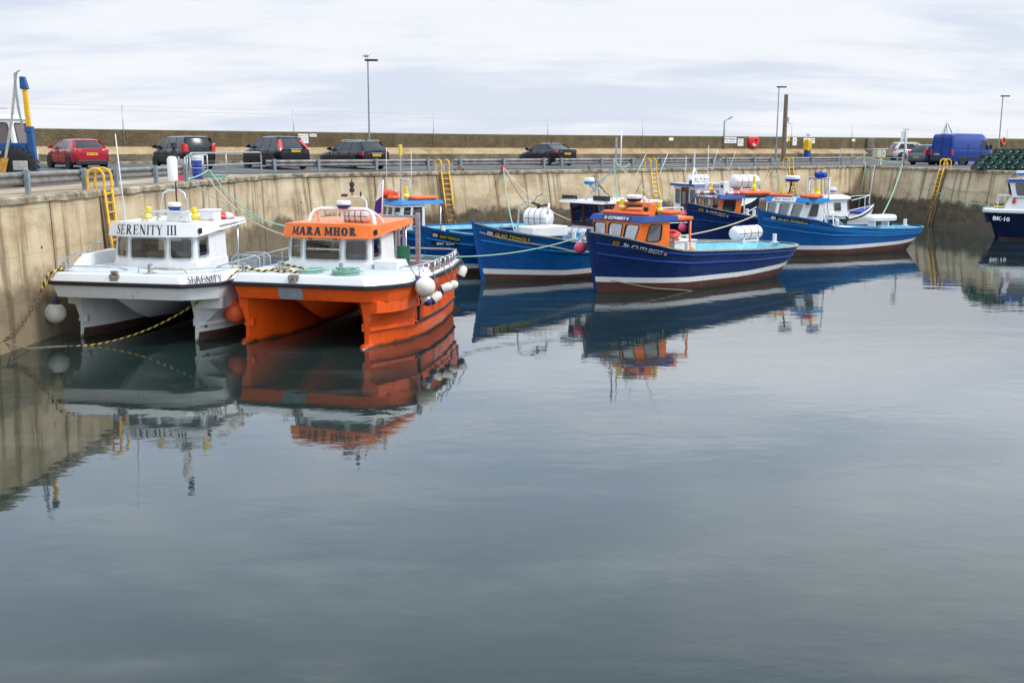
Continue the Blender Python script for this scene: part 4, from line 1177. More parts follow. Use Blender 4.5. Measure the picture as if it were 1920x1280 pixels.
def strap(mb, P, w_):
    mb.loft([[V(p_) + V((-w_ / 2, 0, 0)), V(p_) + V((w_ / 2, 0, 0)), V(p_) + V((w_ / 2, .02, 0)), V(p_) + V((-w_ / 2, .02, 0))] for p_ in P], 0, cap0=True, cap1=True)
strap(sm, [(.1, -.2, 3.85), (.02, -.22, 3.3), (-.16, -.26, 2.2), (-.45, -.3, .95)], .09); sm.build('lifting_strap', 'webbing_grey', t)
sm = MB(); strap(sm, [(-.45, -.34, .98), (-.62, -.34, .4), (-.72, -.34, .18), (-.95, -.34, .06), (-1.5, -.34, .03)], .26); sm.build('sling', 'webbing_orange', t)
sm = MB(); sm.loft([[(x - .04, -.22, z), (x + .04, -.22, z), (x + .04, -.2, z), (x - .04, -.2, z)] for x, z in ((.24, 3.92), (.06, 3.8), (.05, 3.3), (.1, 2.6), (.18, 2.1))], 0, cap0=True, cap1=True); sm.build('back_strap', 'galvanised', t)

# white cabin boat ashore behind the hoist
t = thing('motor_boat', 'white cabin boat with brown tinted windows standing ashore behind the blue hoist', 'boat', (-18.2, 40.2, HQ + .15))
mb = MB()
rg = [[(x, y * wv, z) for y, z in ((-1.1, zt), (-1.0, .55), (-.1, .2), (.1, .2), (1.0, .55), (1.1, zt))] for x, wv, zt in ((.3, .6, 1.1), (.05, .95, 1.08), (-2, 1, 1.05), (-6, .95, 1.0))]
mb.loft(rg, 0, True, close=True, cap0=True, cap1=True); mb.build('hull', 'hull_white', t)
o = cabin(t, [(-5, -.85), (.15, -.8), (.15, .8), (-5, .85)], [(-5, -.75), (-.05, -.7), (-.05, .7), (-5, .75)], 1.1, 2.25,
      {1: [(.25, 1.35, .24, .95, .08)], 0: [(.6, 1.5, .25, .95, .08), (1.8, 2.8, .25, .95, .08), (3.05, 3.95, .22, .95, .08), (4.18, 5.0, .22, .95, .08)]}, 'white_clean', 'black_rubber', 'brown_tint', .03)
band(t, 'roof', [(-5.1, -.8), (.05, -.76), (.05, .76), (-5.1, .8)], [(-5.0, -.6), (-.15, -.6), (-.15, .6), (-5, .6)], 2.2, 2.36, 'white_clean', 'white_clean')
mb = MB(); mb.box((-.95, -.2, 2.42), (.5, .2, .1)); mb.build('deck_light', 'life_red', t, bevel=.02)
mb = MB(); mb.tube([(-2.5, -.3, 2.42), (-.6, -.3, 2.5)], .02, 0, 6); mb.box((-.55, -.3, 2.58), (.5, .05, .03), 0); mb.build('antenna_bar', 'steel', t)
for x in (-3.6, -.6):
    mb = MB(); mb.box((x, 0, .02), (.3, 1.6, .5)); mb.build('keel_block', 'wood_brown', t)
# ------------------------------------------------------------------ cars
def carpaint(name, col, metal=.3):
    m, t, out = newmat(name); MAT[name] = m
    oc = t.n('ShaderNodeTexCoord').outputs['Object']
    sp = t.n('ShaderNodeSeparateXYZ', {0: oc})
    nz = t.noise(oc, 3, 5, .6)
    dirt = t.math('MULTIPLY', t.math('SUBTRACT', 1.0, t.smooth(t.math('ADD', sp.outputs[2], t.math('MULTIPLY', nz, .4)), .35, .8)), .16)
    c = t.mix(dirt, rgb(col), (.16, .14, .12, 1))
    p = t.n('ShaderNodeBsdfPrincipled', {'Base Color': c, 'Metallic': metal, 'Roughness': t.math('ADD', .3, dirt), 'Specular IOR Level': .3, 'Coat Weight': .35, 'Coat Roughness': .06})
    m.node_tree.links.new(p.outputs[0], out.inputs[0])
carpaint('paint_red', (.34, .004, .018), .15); carpaint('paint_black', (.006, .006, .008)); carpaint('paint_charcoal', (.012, .011, .012)); carpaint('paint_navy', (.006, .007, .014))
carpaint('paint_silver', (.55, .54, .52), .6); carpaint('paint_slate', (.09, .13, .17), .4); carpaint('paint_van', (.002, .036, .24), 0)

CAR_S = 1.1
def wheel(parent, x, y, r, side):
    T = Matrix.Translation((x, y, r)) @ Matrix.Rotation(R(90), 4, 'X')
    wb = MB(); wb.lathe([(r * .66, -.1), (r * .93, -.105), (r, -.06), (r, .06), (r * .93, .105), (r * .66, .1)], 0, 24, T)
    o = wb.build('wheel', 'tyre', parent)
    rb = MB(); s = -side
    rb.lathe([(r * .67, -.09), (r * .66, .09)], 1, 20, T)
    rb.lathe([(.001, s * .03), (r * .66, s * .03)], 1, 20, T)
    for i in range(7):
        Q = T @ Matrix.Rotation(2 * PI * i / 7, 4, 'Z')
        rb.loft([[Q @ V((a, b_ * w_, s * zz)) for a, b_, zz in ((0.04, -1, .07), (0.04, 1, .07), (r * .64, 1, .085), (r * .64, -1, .085))] for w_ in (.028,)] * 1 + [[Q @ V((a, b_ * .028, s * (zz - .03))) for a, b_, zz in ((0.04, -1, .07), (0.04, 1, .07), (r * .64, 1, .085), (r * .64, -1, .085))]], 0, cap0=True, cap1=True)
    rb.lathe([(r * .62, s * .085), (r * .68, s * .095)], 0, 24, T); rb.lathe([(.001, s * .1), (.06, s * .085)], 0, 10, T)
    rb.build('rim', ['alloy', 'plastic_dark'], o)

def car(name, label, ref, ang, P, paint, corner='L'):
    L, W, H, belt = P['L'], P['W'], P['H'], P['belt']
    hx, hy = math.cos(R(ang)), math.sin(R(ang))
    s = 1 if corner == 'L' else -1
    cx = ref[0] + hx * L / 2 * CAR_S + s * hy * W * .46 * CAR_S; cy = ref[1] + hy * L / 2 * CAR_S - s * hx * W * .46 * CAR_S
    t = thing(name, label, P.get('cat', 'car'), (cx, cy, gz(cx, cy) + .004), R(ang)); t.scale = (CAR_S,) * 3
    hw = W / 2
    # lower body: stations x, ztop, halfwidth factor, zbottom
    mb = MB(); rg = []
    for x, zt, k, zb in P['body']:
        w_ = hw * k; zm = lerp(zb, zt, .55)
        rg.append([(x, y, z) for y, z in ((-w_ * .82, zb), (-w_ * .97, zb + .08), (-w_, lerp(zb, zt, .3)), (-w_ * 1.0, zm), (-w_ * .985, zt - .14), (-w_ * .955, zt - .05), (-w_ * .88, zt), (0, zt + .015), (w_ * .88, zt), (w_ * .955, zt - .05), (w_ * .985, zt - .14), (w_, zm), (w_, lerp(zb, zt, .3)), (w_ * .97, zb + .08), (w_ * .82, zb))])
    mb.loft(rg, 0, True, cap0=True, cap1=True)
    mb.build('body', paint, t)
    # glasshouse: rows z, x rear, x front, half width
    g = P['glass']; n = len(g)
    def ring(z, xr, xf, w_): 
        c_ = .12
        return [V(q) for q in ((xr, -w_ + c_, z), (xr + c_ * .7, -w_, z), (xf - c_ * 1.6, -w_, z), (xf, -w_ + c_ * 2.2, z), (xf + .03, 0, z), (xf, w_ - c_ * 2.2, z), (xf - c_ * 1.6, w_, z), (xr + c_ * .7, w_, z), (xr, w_ - c_, z), (xr - .02, 0, z))]
    rings = [ring(*r_) for r_ in g]
    gm = MB(); gm.loft(rings, 0, True); gm.build('windows', 'car_glass', t)
    # roof shell
    z, xr, xf, w_ = g[-1]
    rm = MB()
    rm.loft([[V((q.x * 1.0, q.y, q.z)) + V((0, q.y * .012, 0)) for q in ring(z - .03, xr - .03, xf + .05, w_ + .012)], ring(z + .02, xr - .03, xf + .02, w_ - .0), ring(H - .015, xr + .12, xf - .2, w_ - .1), ring(H, xr + .35, xf - .5, w_ - .28)], 0, True, cap1=True)
    rm.build('roof', paint, t)
    # pillars as quads lying on the glass
    pm = MB()
    def side_pt(f, x, s_):     # f 0 belt .. 1 top
        z_ = lerp(g[0][0], g[-1][0], f); w2 = interp([(r_[0], r_[3]) for r_ in g], z_); return V((x, s_ * (w2 + .012), z_))
    for s_ in (-1, 1):
        for xb0, xb1, xt0, xt1 in P['pillars']:
            A = [side_pt(f, lerp(xb0, xt0, f), s_) for f in (0, .35, .7, 1)]; B = [side_pt(f, lerp(xb1, xt1, f), s_) for f in (0, .35, .7, 1)]
            pm.loft([[a, b_] for a, b_ in zip(A, B)], 0, True, close=False)
        # rear and front corner posts
        for idx, r_ in ((0, .05), (3, .035)):
            k = {(-1, 0): 0, (-1, 3): 3, (1, 0): 8, (1, 3): 5}[(s_, idx)]
            k2 = {0: 1, 3: 2, 8: 7, 5: 6}[k]
            pm.loft([[q[k] + V((-.006 if idx == 0 else .006, 0, 0)), q[k2] + V((0, s_ * .01, 0)), ] for q in rings], 0, False, close=False)
    pm.build('pillars', paint, t)
    xr0 = P['body'][0][0]
    # wheels and arches
    for x in P['axles']:
        for s_ in (-1, 1):
            am = MB(); T = Matrix.Translation((x, s_ * (hw * .975), P['r'])) @ Matrix.Rotation(R(90), 4, 'X')
            am.lathe([(.001, -.035), (P['r'] * 1.14, -.035), (P['r'] * 1.14, .035), (.001, .035)], 0, 24, T); am.build('wheel_arch', 'plastic_dark', t)
            wheel(t, x, s_ * (hw * .925), P['r'], s_)
    # underbody
    um = MB(); um.box((0, 0, .26), (L * .86, W * .86, .16)); um.build('underbody', 'plastic_dark', t)
    bm_ = MB(); zb = P.get('bump', .42); bm_.box((xr0 + .1, 0, zb - .1), (.24, W * .84, .22)); bm_.build('rear_bumper', P.get('bumpmat', 'plastic_dark'), t, bevel=.04)
    # tail lights
    zl, hl, wl = P['lamp']
    for s_ in (-1, 1):
        lm = MB()
        if P.get('tall'):
            z0_, z1_ = P['tall']
            def rearx(z_): return interp([(zz, xx) for zz, xx in P['rearline']], z_)
            pts = [z0_, lerp(z0_, z1_, .33), lerp(z0_, z1_, .66), z1_]
            lm.loft([[(rearx(z_) - .03, s_ * (interp(P['taily'], z_) - P['tw']), z_), (rearx(z_) - .03, s_ * interp(P['taily'], z_), z_), (rearx(z_) + .16, s_ * (interp(P['taily'], z_) + .025), z_), (rearx(z_) + .16, s_ * (interp(P['taily'], z_) - P['tw']), z_)] for z_ in pts], 0, True, cap0=True, cap1=True)
        else:
            y0, y1 = s_ * (hw * .93 - wl), s_ * hw * .975
            xx = xr0 + P.get('lampx', .02)
            lm.prism([(xx - .02, y0, zl), (xx + .03, y1 * .97, zl), (xx + .32, y1 * 1.012, zl + .03), (xx + .3, y0, zl)], [(xx, y0, zl + hl * .7), (xx + .05, y1 * .965, zl + hl), (xx + .36, y1 * 1.0, zl + hl), (xx + .3, y0, zl + hl)])
        lm.build('tail_light', 'tail_red', t, bevel=.01)
    # plate
    zp = P['plate']; xp = xr0 - .02 + P.get('platex', 0)
    bm_ = MB(); bm_.box((xp, 0, zp), (.03, .52, .115)); o = bm_.build('number_plate', 'plate_yellow', t)
    tm = MB(); put_font(tm, P['reg'], .44, .07, plane_fn((xp - .015, 0, zp), (0, -1, 0), (0, 0, 1), .004)); tm.build('lettering', 'letter_black', o)
    # trim: rear garnish, mirrors, handles, seams
    if 'chrome' in P:
        cm = MB(); cm.box((xp - .005, 0, zp + P['chrome']), (.03, .7, .035)); cm.build('tailgate_strip', 'chrome', t)
    for s_ in (-1, 1):
        mm = MB(); mx = g[0][2] - .28
        mm.loft([[(mx + dx, s_ * (hw * .93 + y), belt + .1 + z * k) for dx, z in ((-.07, -.07), (.05, -.06), (.08, .02), (.02, .09), (-.07, .09))] for y, k in ((0, .4), (.06, 1), (.2, 1), (.25, .6))], 0, True, cap0=True, cap1=True); mm.build('door_mirror', P.get('mirror', paint), t)
        hm = MB()
        for x in P['handles']: hm.box((x, s_ * hw * .985, belt - .1), (.2, .03, .03))
        hm.build('door_handle', P.get('handlemat', paint), t)
        sm = MB()
        for x in P['seams']: sm.box((x, s_ * hw * .988, (belt + .3) / 2), (.012, .03, belt - .35))
        sm.build('door_seam', 'black_paint', t)
    sh = MB(); z_, xr_, xf_, w_ = g[0]
    zc = g[0][0]; xq = xr_ - .03
    sh.box((lerp(g[0][1], g[-1][1], .1) - .035, -.1, zc + .06), (.02, .62, .025)); sh.build('rear_wiper', 'black_paint', t)
    am = MB(); am.loft([[(g[-1][1] + .4 + x, y * k, H - .01 + z) for x, y in ((-.07, -.02), (.07, -.01), (.07, .01), (-.07, .02))] for z, k in ((0, 1), (.09, .4))], 0, cap0=True, cap1=True); am.build('aerial', paint, t)
    if P.get('rails'):
        for s_ in (-1, 1):
            km = MB(); km.tube([(xr_ * .8, s_ * w_ * .72, H - .04), (xr_ * .75, s_ * w_ * .72, H + .03), (xf_ * .0, s_ * w_ * .74, H + .04), (xf_ - 1.0, s_ * w_ * .72, H + .02), (xf_ - 1.05, s_ * w_ * .72, H - .05)], .02, 0, 6); km.build('roof_rail', P['rails'], t)
    if P.get('tailwin'): pass
    return t

def body(L, belt, hood, tail, nose=.55, zb=.22, hoodx=.95, rear=None):
    x0 = -L / 2
    return [(x0, tail * .74, .80, .42), (x0 + .05, tail * .96, .90, .34), (x0 + .22, tail, .955, .26), (x0 + .7, lerp(tail, belt, .6), .99, zb), (x0 + 1.4, belt, 1, zb), (.3, belt, 1, zb), (hoodx, belt - .03, 1, zb), (hoodx + .35, hood, .99, zb), (L / 2 - .5, hood - .09, .96, zb), (L / 2 - .18, hood - .2, .87, .26), (L / 2 - .05, nose, .76, .32), (L / 2, nose - .14, .68, .36)]
red = dict(L=4.46, W=1.8, H=1.45, belt=.95, body=body(4.46, .95, .9, 1.0), glass=[(.93, -2.0, 1.15, .80), (1.15, -1.78, .72, .74), (1.38, -1.45, .2, .62)],
           pillars=[(-.05, .07, -.3, -.2), (-2.0, -1.15, -1.5, -1.05), (.95, 1.2, .12, .22)], axles=(-1.36, 1.36), r=.33, lamp=(.83, .14, .36), plate=.72, platex=0.02, reg='MW17 OFX', handles=(-.62, .35), seams=(-1.0, .02, 1.02), chrome=None)
del red['chrome']
zaf = dict(L=4.47, W=1.8, H=1.65, belt=1.0, body=body(4.47, 1.0, .95, 1.02, hoodx=1.1), glass=[(.98, -2.12, 1.55, .82), (1.28, -2.05, 1.05, .77), (1.57, -1.88, .45, .67)],
           pillars=[(-.02, .08, -.1, 0), (-1.02, -.9, -1.0, -.9), (-2.1, -1.85, -1.9, -1.65), (1.3, 1.6, .35, .5)], axles=(-1.32, 1.38), r=.32, lamp=(.86, .42, .2), plate=.74, reg='ND09 KZB', handles=(-.75, .3), seams=(-1.0, .02, 1.0))
xc = dict(L=4.63, W=1.89, H=1.71, belt=1.06, body=body(4.63, 1.06, 1.03, 1.08, hoodx=1.0, nose=.7), glass=[(1.04, -2.12, 1.3, .83), (1.32, -1.9, .85, .77), (1.62, -1.55, .3, .66)],
          pillars=[(-.02, .09, -.2, -.1), (-1.0, -.88, -1.0, -.9), (-2.12, -1.72, -1.6, -1.3), (1.05, 1.33, .2, .32)], axles=(-1.4, 1.37), r=.37, lamp=(.9, .1, .2), plate=.93, chrome=.12, reg='LX14 AWP', handles=(-.7, .35), seams=(-1.0, .02, 1.0),
          tall=(.92, 1.52), rearline=[(.9, -2.24), (1.08, -2.2), (1.3, -1.94), (1.6, -1.6)], taily=[(.9, .88), (1.1, .86), (1.3, .76), (1.55, .66)], tw=.17, rails='plastic_dark', mirror='paint_navy')
mer = dict(L=4.9, W=1.85, H=1.5, belt=.95, body=body(4.9, .95, .92, .98, hoodx=.85), glass=[(.93, -2.28, 1.1, .81), (1.18, -2.1, .65, .75), (1.43, -1.8, .12, .64)],
           pillars=[(-.1, .0, -.3, -.2), (-1.05, -.95, -1.1, -1.0), (-2.25, -1.95, -1.82, -1.5), (.88, 1.13, .05, .16)], axles=(-1.42, 1.45), r=.34, lamp=(.7, .2, .42), plate=.72, chrome=.11, reg='YK63 HNV', handles=(-.7, .3), seams=(-1.1, -.05, .95), rails='chrome', handlemat='chrome')
maz = dict(L=4.7, W=1.78, H=1.44, belt=.93, body=[(-2.35, .8, .8, .42), (-2.3, 1.02, .88, .34), (-2.1, 1.06, .94, .26), (-1.7, 1.05, .98, .22), (-1.0, .95, 1, .2), (.3, .93, 1, .2), (.95, .9, 1, .2), (1.3, .86, .99, .2), (1.85, .76, .95, .2), (2.17, .66, .86, .26), (2.3, .55, .76, .32), (2.35, .42, .68, .36)],
           glass=[(.91, -1.95, 1.25, .79), (1.13, -1.5, .8, .72), (1.37, -.95, .2, .6)], pillars=[(-.2, -.08, -.35, -.25), (-1.95, -1.1, -1.0, -.8), (1.0, 1.28, .12, .22)], axles=(-1.36, 1.32), r=.33, lamp=(.8, .18, .34), plate=.74, reg='SK55 TLN', handles=(-.75, .2), seams=(-1.1, -.12, .95), handlemat='chrome')
sce = dict(L=4.26, W=1.8, H=1.62, belt=.98, body=body(4.26, .98, .96, 1.0, hoodx=1.1), glass=[(.96, -2.0, 1.5, .81), (1.25, -1.85, 1.0, .75), (1.53, -1.5, .4, .64)], pillars=[(-.02, .08, -.1, 0), (-1.0, -.9, -1.0, -.9), (-2.0, -1.55, -1.55, -1.2), (1.25, 1.53, .3, .42)], axles=(-1.32, 1.36), r=.32, lamp=(.86, .34, .22), plate=.62, reg='NK05 RXG', handles=(-.7, .35), seams=(-1.0, .02, 1.0))
suv = dict(L=4.75, W=1.93, H=1.73, belt=1.08, body=body(4.75, 1.08, 1.06, 1.1, hoodx=1.0, nose=.75), glass=[(1.06, -2.2, 1.3, .85), (1.35, -2.0, .9, .8), (1.64, -1.7, .35, .7)], pillars=[(-.02, .09, -.2, -.1), (-1.05, -.92, -1.05, -.95), (-2.2, -1.9, -1.75, -1.5), (1.05, 1.33, .25, .38)], axles=(-1.42, 1.42), r=.38, lamp=(.9, .3, .25), plate=.85, reg='NV07 JBE', handles=(-.7, .35), seams=(-1.0, .02, 1.0), rails='chrome')
AW = 130.7
car('hatchback_car', 'red hatchback parked nose to the sea wall', (-23.25, 57.5), AW, red, 'paint_red')
car('people_carrier', 'dark grey people carrier with tall tail lights, right of the red hatchback', (-18.15, 60.0), AW, zaf, 'paint_charcoal')
car('suv_car', 'glossy black SUV with tall curved tail lights and black roof rails', (-13.25, 61.9), AW, xc, 'paint_navy')
car('estate_car', 'black estate car with chrome roof rails in front of the tall lamp post', (-8.85, 64.2), AW, mer, 'paint_black')
car('saloon_car', 'black sloping-back car parked alone beside the sea wall', (3.25, 78.2), AW - 6, maz, 'paint_navy')
car('people_carrier', 'slate blue small people carrier parked close behind the blue van', (36.4, 95.6), 33, sce, 'paint_slate', 'R')
car('suv_car', 'silver SUV with roof rails parked by the far end of the sea wall', (41.2, 117.5), 5, suv, 'paint_silver', 'R')

# blue van
def van(label, ref, ang):
    L, W, H = 5.6, 2.05, 2.5; hw = W / 2
    hx, hy = math.cos(R(ang)), math.sin(R(ang))
    cx = ref[0] + hx * L / 2 * CAR_S - hy * W * .48 * CAR_S; cy = ref[1] + hy * L / 2 * CAR_S + hx * W * .48 * CAR_S
    t = thing('delivery_van', label, 'van', (cx, cy, gz(cx, cy) + .004), R(ang)); t.scale = (CAR_S,) * 3
    mb = MB(); rg = []
    for x, zt, k, kt in ((-2.8, 2.2, .94, .84), (-2.74, 2.42, .985, .86), (-2.5, 2.5, 1, .86), (1.1, 2.5, 1, .86), (1.45, 2.4, 1, .84), (1.75, 2.1, .995, .86), (2.05, 1.65, .99, .90), (2.25, 1.22, .975, .94), (2.55, 1.1, .94, .9), (2.74, .95, .87, .84), (2.8, .7, .8, .8)):
        w_ = hw * k; wt = hw * kt
        zw = min(1.3, zt * .72)
        rg.append([(x, y, z) for y, z in ((-w_ * .95, .3), (-w_, .45), (-w_, zw), (lerp(-w_, -wt, .5), lerp(zw, zt, .55)), (-wt, zt - .16), (-wt * .9, zt - .03), (0, zt), (wt * .9, zt - .03), (wt, zt - .16), (lerp(w_, wt, .5), lerp(zw, zt, .55)), (w_, zw), (w_, .45), (w_ * .95, .3))])
    mb.loft(rg, 0, True, cap0=True, cap1=True); mb.build('body', 'paint_van', t)
    for s in (-1, 1):
        gm = MB()
        gm.prism([(.95, s * hw * 1.0, 1.25), (1.95, s * hw * .995, 1.25), (1.62, s * hw * .92, 1.92), (.95, s * hw * .925, 1.98)], [(.95, s * hw * 1.012, 1.25), (1.95, s * hw * 1.008, 1.25), (1.62, s * hw * .935, 1.92), (.95, s * hw * .94, 1.98)])
        gm.build('cab_window', 'car_glass', t)
        sm = MB()
        for x in (-.9, .8): sm.box((x, s * hw * 1.0, 1.0), (.015, .025, 1.3))
        sm.box((-.9, s * hw * 1.003, 1.32), (3.4, .02, .03)); sm.build('panel_seam', 'dark_navy', t)
        km = MB(); km.box((-.1, s * hw * 1.0, .62), (4.2, .05, .16)); km.build('side_moulding', 'plastic_dark', t, bevel=.015)
        lm = MB(); lm.box((-2.76, s * hw * .925, 1.0), (.12, .14, .5)); lm.build('tail_light', 'tail_red', t, bevel=.02)
        mm = MB(); mm.box((1.85, s * (hw + .16), 1.45), (.12, .22, .36)); mm.build('door_mirror', 'plastic_dark', t, bevel=.03)
        for x in (-1.55, 1.75):
            am = MB(); T = Matrix.Translation((x, s * hw * .975, .35)) @ Matrix.Rotation(R(90), 4, 'X'); am.lathe([(.001, -.04), (.42, -.04), (.42, .04), (.001, .04)], 0, 24, T); am.build('wheel_arch', 'plastic_dark', t)
            wheel(t, x, s * hw * .93, .35, s)
    gm = MB(); gm.prism([(2.28, -.82, 1.26), (2.28, .82, 1.26), (1.72, .78, 2.14), (1.72, -.78, 2.14)], [(2.3, -.82, 1.28), (2.3, .82, 1.28), (1.74, .78, 2.16), (1.74, -.78, 2.16)]); gm.build('windscreen', 'car_glass', t)
    bm_ = MB(); bm_.box((-2.78, 0, .48), (.2, W * .95, .26)); bm_.build('rear_bumper', 'plastic_dark', t, bevel=.03)
    dm = MB(); dm.box((-2.805, 0, 1.45), (.02, .02, 1.65)); 
    for s in (-1, 1): dm.box((-2.8, s * .78, 1.45), (.02, .015, 1.6))
    dm.build('rear_door_seam', 'dark_navy', t)
    hm = MB(); hm.box((-2.82, .12, 1.05), (.04, .1, .16)); hm.build('rear_door_handle', 'plastic_dark', t)
    pm = MB(); pm.box((-2.825, .42, .86), (.03, .5, .115)); o = pm.build('number_plate', 'plate_yellow', t)
    tm = MB(); put_font(tm, 'NX04 HDU', .43, .07, plane_fn((-2.84, .42, .86), (0, -1, 0), (0, 0, 1), .004)); tm.build('lettering', 'letter_black', o)
    lm = MB(); lm.box((-2.72, 0, 2.43), (.08, .4, .05)); lm.build('brake_light', 'tail_red', t)
van('tall blue delivery van parked beside the lobster pots', (38.0, 93.6), 33)

# ------------------------------------------------------------------ lobster pots
def lobster_pot():
    t = thing('lobster_pot', 'pot', 'lobster pot', (0, 0, 0), 0, 'stacked lobster pots')
    L, W, Hh = .8, .54, .38
    def hoop(x, n=12): return [(x, W / 2 * math.cos(a), .03 + Hh * math.sin(a) ** .8) for a in [PI * i / n for i in range(n + 1)]]
    mb = MB()
    for x in (-L / 2, 0, L / 2): mb.tube(hoop(x), .028, 0, 6)
    for y in (-W / 2, W / 2): mb.tube([(-L / 2, y, .03), (L / 2, y, .03)], .026, 0, 6)
    for x in (-L / 2, 0, L / 2): mb.tube([(x, -W / 2, .03), (x, W / 2, .03)], .026, 0, 6)
    mb.build('frame', 'black_rubber', t)
    nb = MB()
    for i in range(11):
        x0 = lerp(-L / 2, L / 2, i / 10)
        for d in (-1, 1):
            P = []
            for k in range(9):
                x = x0 + d * lerp(-.35, .35, k / 8)
                if abs(x) <= L / 2: a = PI * k / 8; P.append((x, (W / 2 + .004) * math.cos(a), .03 + (Hh + .004) * max(math.sin(a), 0) ** .8))
            if len(P) > 1: nb.tube(P, .009, 0, 4)
    for s in (-1, 1):
        for k in range(-4, 5):
            y = k * W / 9; h_ = Hh * math.sqrt(max(0, 1 - (2 * y / W) ** 2)) * .96
            nb.tube([(s * L / 2, y, .03), (s * (L / 2 - .06), y * .8, .03 + h_)], .008, 0, 4)
        for k in range(1, 5):
            z = .03 + k * Hh / 5.2; h_ = W / 2 * math.sqrt(max(0, 1 - ((z - .03) / Hh) ** 2))
            nb.tube([(s * (L / 2 - .02), -h_, z), (s * (L / 2 - .02), h_, z)], .008, 0, 4)
    nb.build('netting', 'pot_net', t)
    rb = MB(); rb.tube([(-L / 2 - .03, W / 2 * math.cos(a) * 1.05, .02 + Hh * 1.03 * math.sin(a)) for a in [PI * i / 10 for i in range(2, 11)]], .014, 0, 6)
    rb.tube([(-L / 2 - .04, -W / 2, .05), (-L / 2 - .05, 0, .3), (-L / 2 - .04, W / 2, Hh * .9)], .012, 0, 6)
    rb.build('green_rope', 'pot_rope', t)
    bb = MB(); bb.box((.1, 0, .14), (.3, .16, .1)); bb.box((-L / 2 + .03, .06, .2), (.05, .14, .1)); bb.build('bait_band', 'rope_cream', t, bevel=.02)
    return t
proto = lobster_pot(); cnt = 0
rnd = random.Random(11)
dirp = V((1, .0, 0)); p00 = V((31.75, 73.6, HQ))
rows = [(-.1, 7), (.2, 7), (.5, 6), (1.45, 5)]
ordn = ['first', 'second', 'third', 'fourth', 'fifth', 'sixth', 'seventh', 'eighth', 'ninth', 'tenth']
rown = ['bottom', 'second', 'third', 'top']
for ri, (sh_, n) in enumerate(rows):
    for k in range(n):
        o = proto if cnt == 0 else copy_tree(proto)
        x = p00.x + sh_ + k * .58 + rnd.uniform(-.04, .04)
        o.location = (x, p00.y + .1 * ri + rnd.uniform(-.06, .06), HQ + ri * .345); o.rotation_euler = (rnd.uniform(-.05, .05), rnd.uniform(-.04, .04), R(90) + rnd.uniform(-.12, .12))
        o['label'] = 'green-netted lobster pot, %s from the left in the %s row of the stack' % (ordn[k], rown[ri]); cnt += 1
p_ = []
rope('pot_rope', 'green rope draped in loops over the front of the lobster pots', [(31.6 + .16 * i, 73.12 + .06 * math.sin(i), HQ + .2 + .75 * abs(math.sin(i * .42)) + (.2 if i > 10 else 0)) for i in range(26)], .02, 'pot_rope')
rope('pot_rope', 'lower green rope trailing along the foot of the lobster pots', [(31.6 + .2 * i, 73.08 + .05 * math.sin(i * 2), HQ + .1 + .4 * abs(math.sin(i * .55 + 1))) for i in range(20)], .018, 'pot_rope')
